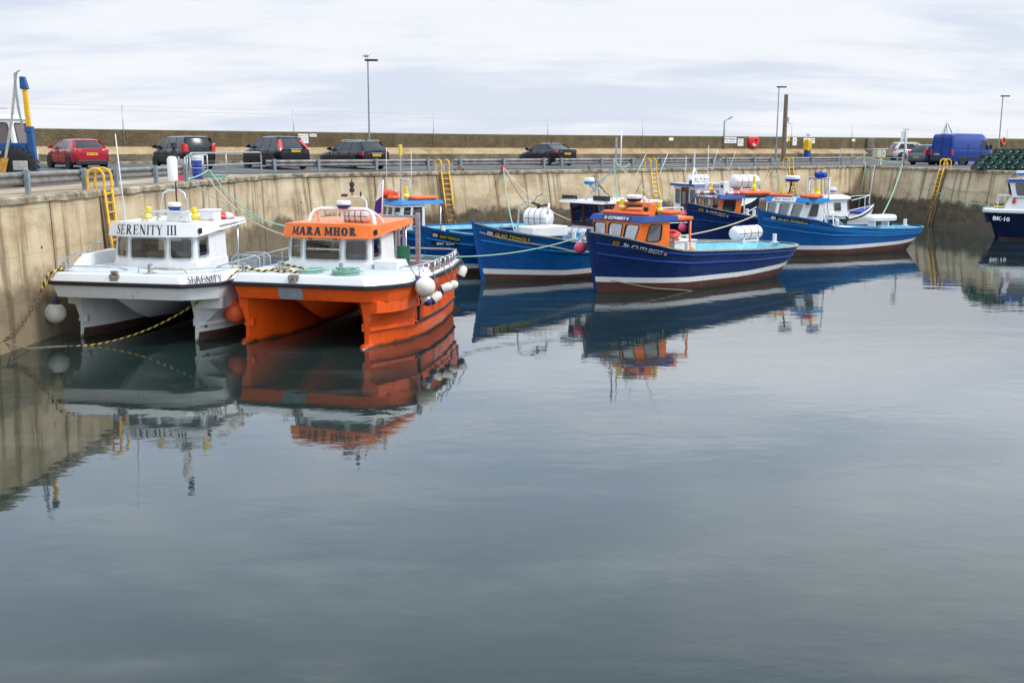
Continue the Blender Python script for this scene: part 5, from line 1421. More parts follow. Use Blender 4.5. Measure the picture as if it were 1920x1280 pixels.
# ------------------------------------------------------------------ catamarans
def catamaran(root, right, left, L, hullmat, topmat, bottom, rim=1.72, panel=1.3, fore=2.9, deckz=1.15, tips=1.8, hull0=.3, spray='white_clean', band_line=True, patch=None, stemtop=None, bulb=True, wl=.1, fdeck=None):
    """x aft, y = -lateral(right)"""
    fdeck = fdeck or rim + .27
    plan = [(a, -l) for a, l in right] + [(a, l) for a, l in left][::-1]
    n = len(plan)
    def inset(P, d, df=0):
        cy = 0
        return [(a + (df if a < .3 else 0) - (d if a > L - .3 else 0), y - math.copysign(min(d, abs(y)), y)) for a, y in P]
    mb = MB()
    pb = inset(plan, .1, .12)
    r0 = [(a, y, panel) for a, y in pb]; r1 = [(a, y, rim) for a, y in plan]
    mb.loft([r0, r1], 0, False)
    mb.add([(a, y, panel) for a, y in pb], [tuple(range(n))[::-1]], 0)
    # demihulls
    for side, P in ((-1, right), (1, left)):
        st = [hull0, hull0 + .35, 1.1, 1.9, 3.2, 5.0, L - .1]
        rg = []
        for i, a in enumerate(st):
            lo = interp(P, a) - .12
            k = min(1, max(0, (a - hull0) / 2.6)); k = 1 - (1 - k) ** 2
            bi = lerp(tips - .05, max(tips - .75, .4), k); bo = lerp(tips + .05, lo - .12, k); mid = (bi + bo) / 2
            rk = lerp(.14, 0, k)
            bi = lerp(tips - .05, max(tips - .68, .4), k); ti = lerp(tips - .12, max(tips - 1.15, .3), k); xo = -rk
            def q(l, z, dx=0): return V((a + dx, side * l, z))
            rg.append([q(ti, panel), q(lerp(ti, bi, .62), panel - .28, rk * .3), q(lerp(ti, bi, .92), .55, rk), q(bi, wl, rk), q(lerp(bi, mid, .3), -.25, rk * .2), q(mid, -.55), q(lerp(bo, mid, .3), -.25, rk * .2), q(bo, wl, rk), q(bo + lerp(0.0, .05, k), .5, rk), q(lo - .07 if i else min(lo - .05, tips + .12), panel - .34, rk * .3), q(lo, panel - .31), q(lo + .02, panel + .002)])
        mats = [0, 0, 0 if bottom is None else 0, 1, 1, 1, 1, 0, 0, 0, 0, 0]
        mb.loft(rg, 0, True, close=True, mats=mats)
        mb.add(rg[0], [tuple(range(12))], 0); mb.add(rg[-1], [tuple(range(12))[::-1]], 0)
        if bulb:
            bb = MB()
            rq = []
            for a, w_, z in ((hull0 - .24, .03, .02), (hull0 - .15, .1, .06), (hull0 + .1, .16, .1), (hull0 + .7, .18, .1), (hull0 + 1.3, .1, .06)):
                rq.append([V((a, side * tips + s_ * w_, zz)) for s_, zz in ((-1, z - .12), (-1, z - .03), (-.5, z), (.5, z), (1, z - .03), (1, z - .12))])
            bb.loft(rq, 0, True, cap0=True, cap1=True)
            bb.build('bow_foot', hullmat if bulb == 'hull' else 'antifoul', root)
    # centre nacelle
    rg = []
    for a, w_, z in ((.14, .03, panel - .0), (.45, .38, panel - .22), (.9, .62, panel - .48), (1.6, .85, panel - .74), (3, .95, panel - .85), (L - .2, .95, panel - .85)):
        rg.append([V((a, -w_, panel - .001)), V((a, -w_ * .55, lerp(panel, z, .55))), V((a, 0, z)), V((a, w_ * .55, lerp(panel, z, .55))), V((a, w_, panel - .001))])
    mb.loft(rg, 0, True, close=False)
    mb.box((L - .3, 0, panel / 2 + .1), (.1, 2.6, panel - .15), 0)  # added plate keeping stern light out of the tunnel; the real end is open
    mb.build('hull', [hullmat, bottom or hullmat], root)
    # rubbing band
    rb = MB(); pts = [V((a, y, rim + .0)) for a, y in plan if True]
    order = sorted(range(n), key=lambda i: 0)
    rg = []
    po = offs_plan(plan, .055)
    for (a, y), (ao, yo) in zip(plan, po):
        rg.append([V((a, y, rim - .075)), V((ao, yo, rim - .065)), V((ao, yo, rim + .035)), V((a, y, rim + .05))])
    rb.loft(rg, 0, False, cap0=True, cap1=True)
    rb.build('rubber_belting', 'black_rubber', root, bevel=.015)
    # fore deck with sloped coaming
    f = [(a, l) for a, l in right if a < fore]; f = f + [(fore, interp(right, fore))]
    g = [(a, l) for a, l in left if a < fore]; g = g + [(fore, interp(left, fore))]
    ring = [(a, -l) for a, l in f] + [(a, l) for a, l in g][::-1]
    k = len(ring)
    i1 = inset(ring, .05, .03); i2 = inset(ring, .11, .09)
    mb = MB()
    r_ = [[(a, y, rim + .02) for a, y in ring], [(a, y, rim + .1) for a, y in i1], [(min(a, fore), y, fdeck - .03) for a, y in i2], [(min(a + .04, fore), y - math.copysign(.05, y), fdeck) for a, y in i2]]
    mb.loft(r_, 0, False)
    mb.add(r_[-1], [tuple(range(k))], 1)
    mb.build('foredeck', [topmat, 'deck_pale'], root)
    # cockpit: side coamings, floor
    for P, s in ((right, -1), (left, 1)):
        cm = MB(); xs = [fore] + [a for a, l in P if a > fore]
        rg = []
        for a in xs:
            l = interp(P, a); rg.append([V((a, s * (l - .02), rim + .02)), V((a, s * (l - .02), rim + .07)), V((a, s * (l - .17), rim + .07)), V((a, s * (l - .17), deckz)), V((a, s * (l - .1), deckz))])
        cm.loft(rg, 0, False, close=False); cm.build('side_coaming', [topmat], root)
    fm = MB(); xs = [fore] + [a for a, l in right if a > fore]
    fm.loft([[V((a, -interp(right, a) + .1, deckz)), V((a, interp(left, a) - .1, deckz))] for a in xs], 0, close=False)
    fm.add([V((fore, -interp(right, fore) + .1, deckz)), V((fore, interp(left, fore) - .1, deckz)), V((fore, interp(left, fore) - .2, fdeck)), V((fore, -interp(right, fore) + .2, fdeck))], [(0, 1, 2, 3)], 1)
    fm.box((L - .1, (interp(left, L) - interp(right, L)) / 2, (deckz + rim) / 2 + .04), (.16, interp(left, L) + interp(right, L) - .1, rim - deckz + .1), 2)
    fm.build('cockpit', ['deck_grey', topmat, 'interior_grey'], root)
    # outside spray rails
    for P, s in ((right, -1), (left, 1)):
        sm = MB(); rg = []
        for a, o_ in ((hull0 + .15, .0), (hull0 + .5, .06), (1.2, .1), (2.0, .1)):
            lo = min(lerp(tips + .1, interp(P, a) - .1, min(1, max(0, (a - hull0) / 1.9))), interp(P, a) - .1)
            rg.append([V((a, s * (lo - .28), .44)), V((a, s * (lo + o_ * .4), .46)), V((a, s * (lo + o_ * .4), .54)), V((a, s * (lo - .28), .66))])
        sm.loft(rg, 0, False, cap0=True, cap1=True); sm.build('spray_rail', hullmat, root)
        if band_line:
            bl = MB(); bl.tube([V((a, s * (interp(P, a) - .19), .5)) for a in (1.9, 2.6, 3.6, 5, L - .1)], .05, 0, 6); bl.build('side_belting', 'black_rubber', root)

def offs_plan(P, d):
    out = []
    for i, p in enumerate(P):
        a = V(P[i - 1]) if i else V(p); b = V(P[i + 1]) if i < len(P) - 1 else V(p); p = V(p)
        ns = []
        for q in ((p - a), (b - p)):
            if q.length > 1e-6: ns.append(V((-q.y, q.x)).normalized())
        nn = sum(ns, V((0, 0))).normalized(); nn = nn / max(.5, nn.dot(ns[0]))
        # outward: away from centre line / forward
        c = V((3.0, 0)); s = 1 if nn.dot(p - c) > 0 else -1
        o = p + nn * d * s; out.append((o.x, o.y))
    return out

def cat_cabin(root, a0, z0, roofmat, name, tmat, z1=2.9, zr=3.25, side_end=2.15, roof_end=3.4, text=None, bar=False, side_text=None, style='serif'):
    # plan counter-clockwise (x aft, y = -lat): go from right-front round to aft-right ... left-front
    k = .06
    bot = [(a0 + .22, 1.3), (a0 + .02, .76), (a0, -.52), (a0 + .16, -1.3), (a0 + side_end, -1.3), (a0 + side_end, 1.3)]
    top = [(a0 + .30, 1.26), (a0 + .10, .76), (a0 + .08, -.52), (a0 + .24, -1.27), (a0 + side_end, -1.27), (a0 + side_end, 1.27)]
    H_ = z1 - z0
    wz0, wz1 = .12, H_ - .1
    wins = {0: [(.12, .50, wz0 + .03, wz1, .06)], 1: [(.10, 1.16, wz0, wz1, .07)], 2: [(.07, .68, wz0, wz1, .07)], 3: [(.18, .75, wz0 + .05, wz1 + .02, .06)], 4: [(.3, .95, .3, wz1, .05), (1.5, 2.3, .1, wz1, .05)], 5: [(1.2, 1.85, wz0, wz1, .06)]}
    o = cabin(root, bot, top, z0, z1, wins, 'white_clean', 'galvanised', 'window_glass', .045)
    # skirt between deck and cabin
    mb = MB(); mb.prism([(x - .05 if x < a0 + .5 else x, y * 1.03, 1.2 if x > a0 + .5 else 1.95) for x, y in bot], [(x - .05 if x < a0 + .5 else x, y * 1.03, z0) for x, y in bot]); mb.build('cabin_base', 'white_clean', root)
    if bar:
        bb = MB(); bb.box((a0 + .04, .12, lerp(z0, z1, .53)), (.05, 1.04, .05)); bb.box((a0 + .04, .12, z1 - .08), (.06, 1.04, .07))
        for y in (.5, -.28): bb.box((a0 + .0, y, z1 - .05), (.05, .1, .07), 1)
        bb.build('window_bar', ['galvanised', 'plastic_dark'], o)
    e = a0 + roof_end
    rb_ = [(a0 + .12, 1.43), (a0 - .1, .8), (a0 - .13, -.56), (a0 + .06, -1.43), (e, -1.43), (e, 1.43)]
    rt_ = [(a0 + .2, 1.37), (a0 - .02, .78), (a0 - .05, -.54), (a0 + .14, -1.37), (e - .02, -1.39), (e - .02, 1.39)]
    band(root, 'roof', rb_, rt_, [z1 - .03, z1 - .04, z1 - .04, z1 - .03, zr - .16, zr - .16], [zr, zr + .03, zr + .03, zr - .03, zr, zr], roofmat, roofmat if roofmat.startswith('orange') else 'white_clean')
    # lettering along the front fascia (three facets)
    C_ = [V((*rb_[i], z1 - .04)) for i in range(4)]; D_ = [V((*rt_[i], zr + .01)) for i in range(4)]
    ls = [0]
    for i in range(3): ls.append(ls[-1] + (C_[i + 1] - C_[i]).length)
    Lf = ls[-1]
    def fn(u, v, kk=0.0, c0=0.0):
        q = min(max(u + Lf / 2 + c0, 0), Lf - 1e-4); i = max(j for j in range(3) if ls[j] <= q); f_ = (q - ls[i]) / (ls[i + 1] - ls[i])
        b_, t_ = C_[i].lerp(C_[i + 1], f_), D_[i].lerp(D_[i + 1], f_)
        n_ = (C_[i + 1] - C_[i]).cross(D_[i] - C_[i]).normalized()
        if n_.x > 0: n_ = -n_
        return b_.lerp(t_, v / (D_[i].z - C_[i].z) + .5) + n_ * (.006 + kk)
    tm = MB()
    if style == 'serif': put_serif(tm, text, 1.98, .28, lambda u, v, kk=0: fn(u, v, kk, -.12), 0, T=.18, t=.055, sf=.075, gap=.10)
    else: put_serif(tm, text, 2.06, .235, lambda u, v, kk=0: fn(u, v, kk, -.05), 0, T=.29, t=.17, sf=.075, gap=.16)
    tm.build('name_lettering', 'letter_black', root)
    if side_text:
        sm = MB(); z_ = zr - .13
        sl = lambda u, v, kk=0: V((a0 + 2.35 + u, -1.417 - .004, z_ + v + u * .028))
        put_font(sm, side_text, 1.7, .11, sl); sm.build('web_lettering', 'interior_grey', root)
    lb = MB(); lb.box((a0 + .2, -1.46, z1 + .14), (.14, .06, .16)); lb.build('navigation_light', 'black_paint', root, bevel=.01)
    for s in (-1, 1):
        pm = MB(); pm.tube([(e - .25, s * 1.25, 1.2), (e - .25, s * 1.25, zr - .15)], .03, 0, 8); pm.build('roof_post', 'steel', root)
    return o

def bitt(parent, p, r=.07, h_=.28, m='steel', cross=True, name='mooring_post'):
    mb = MB(); mb.tube([p, V(p) + V((0, 0, h_))], r, 0, 12)
    if cross: mb.tube([V(p) + V((0, -.16, h_ * .6)), V(p) + V((0, .16, h_ * .6))], .02, 0, 6)
    mb.box((p[0], p[1], p[2] + .015), (.3, .3, .03)); return mb.build(name, m, parent)
def world(root, p):
    c, s = math.cos(root.rotation_euler.z), math.sin(root.rotation_euler.z)
    return V((root.location.x + c * p[0] - s * p[1], root.location.y + s * p[0] + c * p[1], root.location.z + p[2]))

# --- white catamaran
S = thing('catamaran', 'white catamaran ferry named SERENITY III moored nearest the left quay wall', 'boat', (-10.9, 29.09, 0), R(78.8))
catamaran(S, [(0, 0), (0, 1.95), (.1, 2.1), (.75, 2.72), (1.6, 2.76), (4, 2.74), (7.4, 2.55)], [(0, 0), (0, 1.95), (.1, 2.05), (.75, 2.22), (1.6, 2.25), (7.4, 2.2)], 7.4, 'hull_white', 'white_clean', 'antifoul', hull0=.95, bulb=None, wl=.27, band_line=False)
sc_ = cat_cabin(S, 2.0, 2.12, 'white_clean', 'SERENITY III', 'letter_black', text='SERENITY III', side_text='www.farneislandstours.co.uk', roof_end=3.3)
tm = MB()   # name on the chamfered bow rim
ca, cb = V((.12, -2.12, 1.9)), V((.75, -2.70, 1.9)); dv = (cb - ca).normalized()
put_serif(tm, 'SERENITY', .98, .2, plane_fn((.47, -2.42, 1.865), dv, (.27, .27, .92), .028), 0, T=.22, t=.09, sf=.06)
tm.build('name_lettering', 'letter_black', S)
dm = MB()
for i, z in enumerate((.42, .22, .05)): put_font(dm, str(8 - i), .1, .09, plane_fn((1.3, -1.93, z), (.62, -.35, 0), (0, 0, 1), .06))
dm.build('draught_marks', 'letter_black' , S)
tubes(S, 'bow_rail', [[(.35, 1.9, 1.98), (.32, 1.85, 2.15), (.32, .3, 2.15), (.5, .2, 2.12), (.9, .15, 2.0)]], .022)
tubes(S, 'bow_rail', [[(.45, -.45, 1.98), (.42, -.5, 2.15), (.42, -1.8, 2.15), (.5, -1.9, 2.0)]], .022)
tubes(S, 'bow_rail', [[(.6, 2.15, 1.98), (.65, 2.15, 2.25), (2.2, 2.2, 2.4), (2.3, 2.2, 2.0)], [(1.2, 2.15, 2.0), (1.2, 2.17, 2.3)], [(1.8, 2.18, 2.0), (1.8, 2.18, 2.36)]], .03)
tubes(S, 'side_rail', [[(.9, -2.45, 1.98), (1.0, -2.5, 2.15), (3.0, -2.55, 2.2), (7.2, -2.4, 2.2)], [(2.0, -2.5, 1.9), (2.0, -2.53, 2.17)], [(4.2, -2.5, 1.8), (4.2, -2.5, 2.2)], [(5.6, -2.5, 1.8), (5.6, -2.48, 2.2)], [(7.1, -2.4, 1.8), (7.1, -2.4, 2.2)]], .024)
mb = MB(); mb.prism([(1.3, 2.2, 1.98), (3.4, 2.25, 1.98), (3.4, 1.95, 1.98), (1.5, 1.95, 1.98)], [(1.9, 2.2, 2.32), (3.4, 2.25, 2.35), (3.4, 2.0, 2.35), (1.9, 2.0, 2.32)]); mb.build('deck_locker', 'white_clean', S, bevel=.03)
tubes(S, 'locker_rail', [[(2.2, 2.1, 2.3), (2.25, 2.1, 2.55), (2.75, 2.1, 2.6), (2.8, 2.1, 2.3)]], .028)
for y in (1.75, -.85): bitt(S, (.38, y, 1.97))
mb = MB(); mb.box((.12, .05, 1.9), (.16, .3, .14)); mb.box((.08, .05, 2.03), (.1, .2, .1)); mb.box((.03, .05, 1.86), (.03, .24, .14)); mb.build('bow_roller', ['stain_steel'], S, bevel=.015)
bx = MB(); bx.box((3.15, -.36, 3.38), (.5, .66, .28)); bx.box((3.15, -.36, 3.54), (.55, .72, .04)); bx.build('deck_box', 'white_clean', S, bevel=.04)
bx = MB(); bx.box((3.9, -.92, 3.38), (.5, .5, .28)); bx.box((3.9, -.92, 3.54), (.55, .56, .05)); bx.build('deck_box', 'white_clean', S, bevel=.04)
radome(S, (2.85, -.33, 3.6), .2, h=.22)
tubes(S, 'radar_frame', [[(2.45, .5, 3.25), (2.47, .45, 3.48), (2.5, .3, 3.56), (2.5, -.75, 3.56), (2.47, -.95, 3.48), (2.45, -1.0, 3.25)], [(3.0, .35, 3.25), (3.0, .25, 3.48), (3.0, .1, 3.56), (3.0, -.8, 3.56)]], .028)
tubes(S, 'mast_hoop', [[(4.2, .92, 3.25), (4.2, .86, 3.75), (4.2, .76, 4.02), (4.2, .6, 4.12), (4.2, .2, 4.12), (4.2, .06, 4.02), (4.2, -.02, 3.75), (4.2, -.06, 3.25)]], .03)
for y in (.5, -1.13): yellow_beacon(S, (2.65, y, 3.3), .4, .3 if y > 0 else -.25)
mb = MB(); mb.box((2.65, .5, 3.36), (.06, .36, .05)); mb.box((2.65, -1.13, 3.34), (.06, .3, .05)); mb.build('beacon_bracket', 'yellow_paint', S)
mb = MB(); mb.tube([(4.15, .3, 3.25), (4.15, .3, 5.45)], .025, 0, 8); mb.build('mast', 'maroon', S)
mb = MB(); mb.lathe([(.07, 0), (.1, .03), (.1, .2), (.05, .22), (.05, .3), (.1, .31), (.09, .45), (.001, .46)], 0, 14, Matrix.Translation((4.15, .3, 5.1))); mb.build('mast_light', 'plastic_dark', S)
mb = MB(); mb.lathe([(.08, -.38), (.15, -.33), (.155, .3), (.1, .38), (.001, .39)], 0, 16, Matrix.Translation((4.0, .3, 4.76))); mb.build('radar_reflector', 'white_clean', S)
whip(S, (2.4, 1.02, 3.2), (2.5, 1.24, 5.8), .018)
tubes(S, 'seat_rail', [[(5.2, -1.9, 1.5), (5.2, -1.9, 1.95), (5.2, -1.75, 2.05), (5.2, -1.1, 2.05), (5.2, -.95, 1.95), (5.2, -.95, 1.5)], [(6.0, -1.9, 1.5), (6.0, -1.9, 1.95), (6.0, -1.75, 2.05), (6.0, -1.1, 2.05), (6.0, -.95, 1.95), (6.0, -.95, 1.5)]], .028)
mb = MB(); mb.box((5.22, -1.42, 1.75), (.05, .8, .35)); mb.box((6.02, -1.42, 1.75), (.05, .8, .35)); mb.box((5.5, -1.42, 1.45), (.5, .9, .06)); mb.box((6.3, -1.42, 1.45), (.5, .9, .06)); mb.build('bench_seat', 'galvanised', S)
lifebuoy('red and white lifebuoy lying on the roof of the white catamaran', world(S, (4.5, -1.02, 3.34)), R(4), R(80), .3, .09)
mb = MB(); mb.tube([(3.6, -1.1, 3.28), (4.4, -.9, 3.33), (5, -1.2, 3.3), (4.6, -.6, 3.3), (3.9, -.7, 3.3), (3.5, -1.25, 3.28)], .018, 0, 6); mb.tube([(2.3, -.75, 3.36), (2.3, -.85, 3.46), (2.3, -.95, 3.36), (2.3, -.85, 3.26), (2.3, -.75, 3.36)], .02, 0, 6); o = mb.build('roof_rope', 'rope_cream', None, S.location, R(78.8)); tag(o, 'cream rope lying loose on the roof of the white catamaran', 'rope')
ball('ball_fender', 'large white ball fender between the white catamaran and the left wall', world(S, (.75, 2.42, .72)), .3, 'fender_white', 'fender_purple', 'ball fenders', (.1, 0, 1), world(S, (.8, 2.2, 1.9)))

# --- orange catamaran
M = thing('catamaran', 'orange and white catamaran ferry named MARA MHOR, beside the white catamaran', 'boat', (-5.85, 28.97, 0), R(75.6))
MR = [(0, 0), (0, 1.95), (.12, 2.12), (.5, 2.5), (1.0, 2.76), (1.8, 2.88), (3.5, 2.86), (5.5, 2.7), (7.3, 2.36)]
catamaran(M, MR, [(0, 0), (0, 1.95), (.12, 2.05), (.5, 2.12), (7.3, 2.1)], 7.3, 'orange_hull', 'white_clean', None, hull0=.28, bulb='hull', fore=3.0)
mb = MB(); mb.add([(-.008, .62, 1.64), (-.008, -.1, 1.64), (.108, -.1, 1.31), (.108, .62, 1.31)], [(0, 1, 2, 3)]); mb.build('bow_patch', 'deck_grey', M)
mb = MB(); mb.tube([(2.1, -2.83, 1.3), (2.15, -2.72, .95), (2.2, -2.68, .5)], .045, 0, 6); mb.build('side_belting', 'black_rubber', M)
cat_cabin(M, 1.9, 2.12, 'orange_paint', 'MARA MHOR', 'letter_black', text='MARA MHOR', bar=True, style='slab', side_end=2.1, roof_end=3.5)
am = MB()
P = [(2.8, .95, 3.2), (2.88, .9, 3.45), (2.95, .8, 3.58), (3.0, .62, 3.63), (3.0, -.78, 3.63), (2.95, -.96, 3.58), (2.88, -1.08, 3.45), (2.8, -1.16, 3.18)]
am.tube(P, .058, 0, 10); am.tube([(3.5, .92, 3.22), (3.35, .9, 3.42), (3.1, .8, 3.57)], .042, 0, 8); am.tube([(3.5, -1.14, 3.22), (3.35, -1.06, 3.42), (3.1, -.96, 3.57)], .042, 0, 8)
am.tube([(3.0, -.05, 3.2), (3.0, -.05, 3.63)], .05, 0, 8); am.build('roof_arch', 'white_clean', M)
radome(M, (3.0, -.1, 3.67), .22, h=.22)
tubes(M, 'mast_hoop', [[(3.6, .38, 3.3), (3.65, .33, 3.85), (3.65, .2, 3.97), (3.65, -.42, 3.97), (3.65, -.55, 3.85), (3.6, -.62, 3.3)]], .022, 'white_clean')
mb = MB(); mb.tube([(3.65, -.1, 3.95), (3.65, -.1, 4.5)], .018, 0, 6); mb.lathe([(.07, 0), (.08, .1), (.05, .12), (.05, .18), (.08, .2), (.07, .3), (.001, .31)], 0, 12, Matrix.Translation((3.65, -.1, 4.1))); mb.lathe([(.1, 0), (.1, .06), (.001, .07)], 0, 12, Matrix.Translation((3.65, .15, 3.98))); mb.tube([(3.65, -.38, 3.98), (3.65, -.38, 4.12)], .025, 0, 6); mb.build('mast', 'plastic_dark', M)
lr = canister('liferaft', 'white liferaft pod with black straps on the orange roof', world(M, (3.25, -.42, 3.22)), R(75.6 + 90), 1.0, .2, None, -1)
tubes(M, 'side_rail', [[(2.3, -1.95, 1.98), (2.05, -2.35, 2.1), (1.95, -2.6, 2.1), (3.2, -2.76, 2.12), (5.4, -2.62, 2.12), (7.1, -2.3, 2.12), (7.2, -2.0, 2.12), (7.2, .9, 2.12), (4.9, 1.0, 2.12)]], .026)
for a, l in [(a, interp(MR, a) - .1) for a in (2.4, 2.9, 3.5, 4.2, 4.8, 5.4, 6.0, 6.6)] + [(7.1, 2.28), (7.2, .6)]:
    mb = MB(); mb.tube([(a, -l, 1.76), (a, -l, 2.11)], .022, 0, 6); mb.build('rail_stanchion', 'steel', M)
mb = MB(); pr_ = [(1.95, 1.9), (1.98, 2.24), (2.7, 2.24), (3.35, 1.62), (3.35, 1.2), (2.9, 1.2), (2.9, 1.9)]
mb.prism([(a_, -2.15, z_) for a_, z_ in pr_], [(a_ + (.06 if z_ < 2 else .0), -1.42, z_) for a_, z_ in pr_]); mb.build('side_coaming_block', 'white_clean', M, bevel=.03)
mb = MB(); mb.box((4.25, -1.5, 1.82), (.05, .4, 1.3)); mb.build('door', 'green_panel', M, bevel=.01)
mb = MB()
for a, y in ((4.1, -1.3), (4.75, -1.3), (5.35, -1.1)): mb.box((a, y, 2.1), (.05, .05, 1.9))
mb.build('door_frame', 'galvanised', M)
mb = MB()
for y in (-.55, -1.25): mb.box((6.3, y, 2.25), (.12, .14, 2.2))
mb.box((6.3, -.1, 3.22), (.1, 2.4, .1)); mb.box((6.3, .95, 2.25), (.12, .14, 2.2)); mb.build('stern_gantry', 'galvanised', M, bevel=.01)
mb = MB(); mb.box((6.9, 0, 1.5), (.4, 3.6, .5)); mb.build('stern_box', 'deck_grey', M, bevel=.03)
mb = MB(); mb.prism([(4.6, -2.1, 1.55), (7.0, -1.7, 1.55), (7.0, -2.2, 1.7), (4.8, -2.62, 1.7)], [(4.6, -2.1, 1.62), (7.0, -1.7, 1.62), (7.0, -2.2, 1.78), (4.8, -2.62, 1.78)]); mb.build('side_bench', 'wood_brown', M)
for y in (.9, -.95): bitt(M, (.75, y, 1.98), .065, .3)
bitt(M, (.4, 1.85, 1.98), .07, .26)
mb = MB(); mb.box((1.0, 1.0, 2.02), (.3, .4, .12)); mb.build('deck_hatch', 'stain_steel', M, bevel=.02)
mb = MB(); mb.box((.1, .16, 1.92), (.2, .3, .14)); mb.box((.0, .1, 1.8), (.1, .07, .26)); mb.box((.0, .24, 1.8), (.1, .07, .26)); mb.build('bow_roller', 'stain_steel', M, bevel=.015)
rope_coil('green rope coil on the orange catamaran foredeck, left of two', world(M, (.75, -.05, 1.98)), .4, 'rope_green', 5, R(70))
rope_coil('green rope coil on the orange catamaran foredeck, by right bitt', world(M, (.6, -1.15, 1.98)), .46, 'rope_green', 7, R(75))
fl = thing('flag', 'limp white and dark blue flag on a white staff on the orange roof', 'flag', world(M, (4.9, -.55, 3.2)), R(75.6))
mb = MB(); mb.tube([(0, 0, 0), (.05, -.05, 1.25)], .02, 0, 6); mb.build('staff', 'white_clean', fl)
mb = MB(); N_ = 8
rg = [[V((.05 + .02 * math.sin(j * 1.3 + i), .0 + j * (.02 + .042 * (1 - i / N_) ), lerp(.25, 1.2, i / N_) - .03 * j)) for j in range(6)] for i in range(N_ + 1)]
mb.loft(rg[:5], 0, True, close=False); mb.loft(rg[4:], 1, True, close=False); o = mb.build('cloth', ['flag_blue', 'sign_white'], fl); sd = o.modifiers.new('t', 'SOLIDIFY'); sd.thickness = .006
ball('ball_fender', 'large white ball fender with purple neck hung on the orange catamaran side', world(M, (1.55, -3.12, 1.6)), .29, 'fender_white', 'fender_purple', 'ball fenders', world(M, (0, .45, .9)) - world(M, (0, 0, 0)) + V((-.35, 0, 0)), world(M, (1.5, -2.68, 2.18)))
gx = 'small fenders along the orange catamaran side'
for lab, a, l, z, ax, fp in (('small purple and white fender directly under the large ball fender', 1.85, 3.02, 1.22, (-.6, .3, .7), True), ('small white fender with purple end, lowest on the orange catamaran side', 2.6, 3.06, 1.14, (.55, .35, .45), False), ('small fender with purple end, third along the orange side', 3.6, 3.04, 1.3, (.75, .2, .3), False), ('small fender with purple end, behind the third on the orange side', 4.3, 3.0, 1.28, (.75, .2, .3), False), ('small white fender with purple band at the orange catamaran stern', 5.9, 2.86, 1.5, (.4, .25, .85), False)):
    cyl_fender(lab, world(M, (a, -l, z)), ax, .46, .135, gx, world(M, (a + .1, -l + .22, 2.2)), fp)
ball('ball_fender', 'orange ball fender squeezed between the two catamarans', world(M, (.75, 2.36, .75)), .3, 'orange_float', 'orange_float', 'ball fenders')

# ------------------------------------------------------------------ wooden boats
def wood_cabin(root, plan, tops, z0, z1, wins, wall, roofm, fasc, over_aft=.3, lip=.09, frame='black_rubber', glass='window_glass', fz=.2, fw=.025, nameplate=None, front=0, zb=None, roofz=None):
    o = cabin(root, plan, tops, z0, z1, wins, wall, frame, glass, fw, zb=zb)
    xa = max(p[0] for p in tops) ; n = len(tops)
    cx = sum(p[0] for p in tops) / n
    ob = []; ot = []
    for x, y in tops:
        aft = x > cx
        ob.append((x + (over_aft if aft else -lip - .02), y + math.copysign(lip, y))); ot.append((x + (over_aft if aft else .02), y + math.copysign(lip * .4, y)))
    band(root, 'roof', ob, ot, z1 - .04, z1 + fz - .04, roofm, fasc)
    return o, ob, ot

def plate_on(root, A, B, A2, B2, u0, u1, text, board, tmat, name='name_plate', vpad=.08, bold=.03):
    A, B, A2, B2 = V(A), V(B), V(A2), V(B2)
    n_ = (B - A).cross(A2 - A).normalized(); L_ = (B - A).length; H_ = (A2 - A).length
    fn = lambda u, v, off: A.lerp(B, u).lerp(A2.lerp(B2, u), v) + n_ * off
    mb = MB(); mb.add([fn(u0, vpad, .006), fn(u1, vpad, .006), fn(u1, 1 - vpad, .006), fn(u0, 1 - vpad, .006)], [(0, 1, 2, 3)], 0)
    uc = (u0 + u1) / 2; w_ = (u1 - u0) * L_ * .82
    put_font(mb, text, w_, H_ * .52, lambda x, y: fn(uc + x / L_, .5 + y / H_, .011), 1, bold)
    mb.build(name, [board, tmat], root)

# --- St Cuthbert II (dark blue, orange cabin)
A = thing('passenger_boat', 'dark blue wooden boat with orange cabin named St CUTHBERT II, in front', 'boat', (3.19, 40.42, 0), R(40))
HA = Hull(11.5, 2.0, 1.75, [(-.5, 2.36), (0, 2.33), (.7, 2.14), (1.5, 1.9), (2.0, 1.78), (2.5, 1.64), (3.2, 1.55), (4.1, 1.5), (6, 1.42), (8, 1.34), (10, 1.3), (11.5, 1.3)], .45, 1.0, .25)
st0 = [(0, .44), (.3, .34), (.6, .33), (.85, .42), (1, .56)]; st1 = [(0, .64), (.3, .54), (.6, .52), (.85, .62), (1, .78)]
wooden_boat(A, HA, 'navy_paint', st0, st1, [[(0, 1.55), (.15, 1.25), (.3, 1.08), (.6, .96), (.85, .92), (1, .95)], [(0, 1.95), (.15, 1.62), (.3, 1.4), (.6, 1.26), (.9, 1.15), (1, 1.16)]], 'roof_blue', deckz=.8, fore=3.3, foredrop=.3)
hull_name(A, HA, 'St CUTHBERT II', .12, 1.95, .1, .25, emblem='emblem_gold'); hull_name(A, HA, 'St CUTHBERT II', .12, 1.95, .1, .25, side=1)
pl = [(.95, 1.1), (.85, -1.1), (2.5, -1.42), (2.5, 1.42)]; tp = [(1.15, 1.4), (1.06, -1.36), (2.5, -1.42), (2.5, 1.42)]
W_ = [(.06, .6, .4, .94, .09), (.76, 1.38, .4, .94, .09), (1.54, 2.12, .4, .94, .09)]
o, ob, ot = wood_cabin(A, pl, tp, 1.66, 2.74, {0: W_, 1: [(.5, 1.22, .32, .94, .1)], 3: [(.3, 1.1, .32, .94, .1)]}, 'orange_paint', 'roof_blue', 'roof_blue', .4, glass='window_pale')
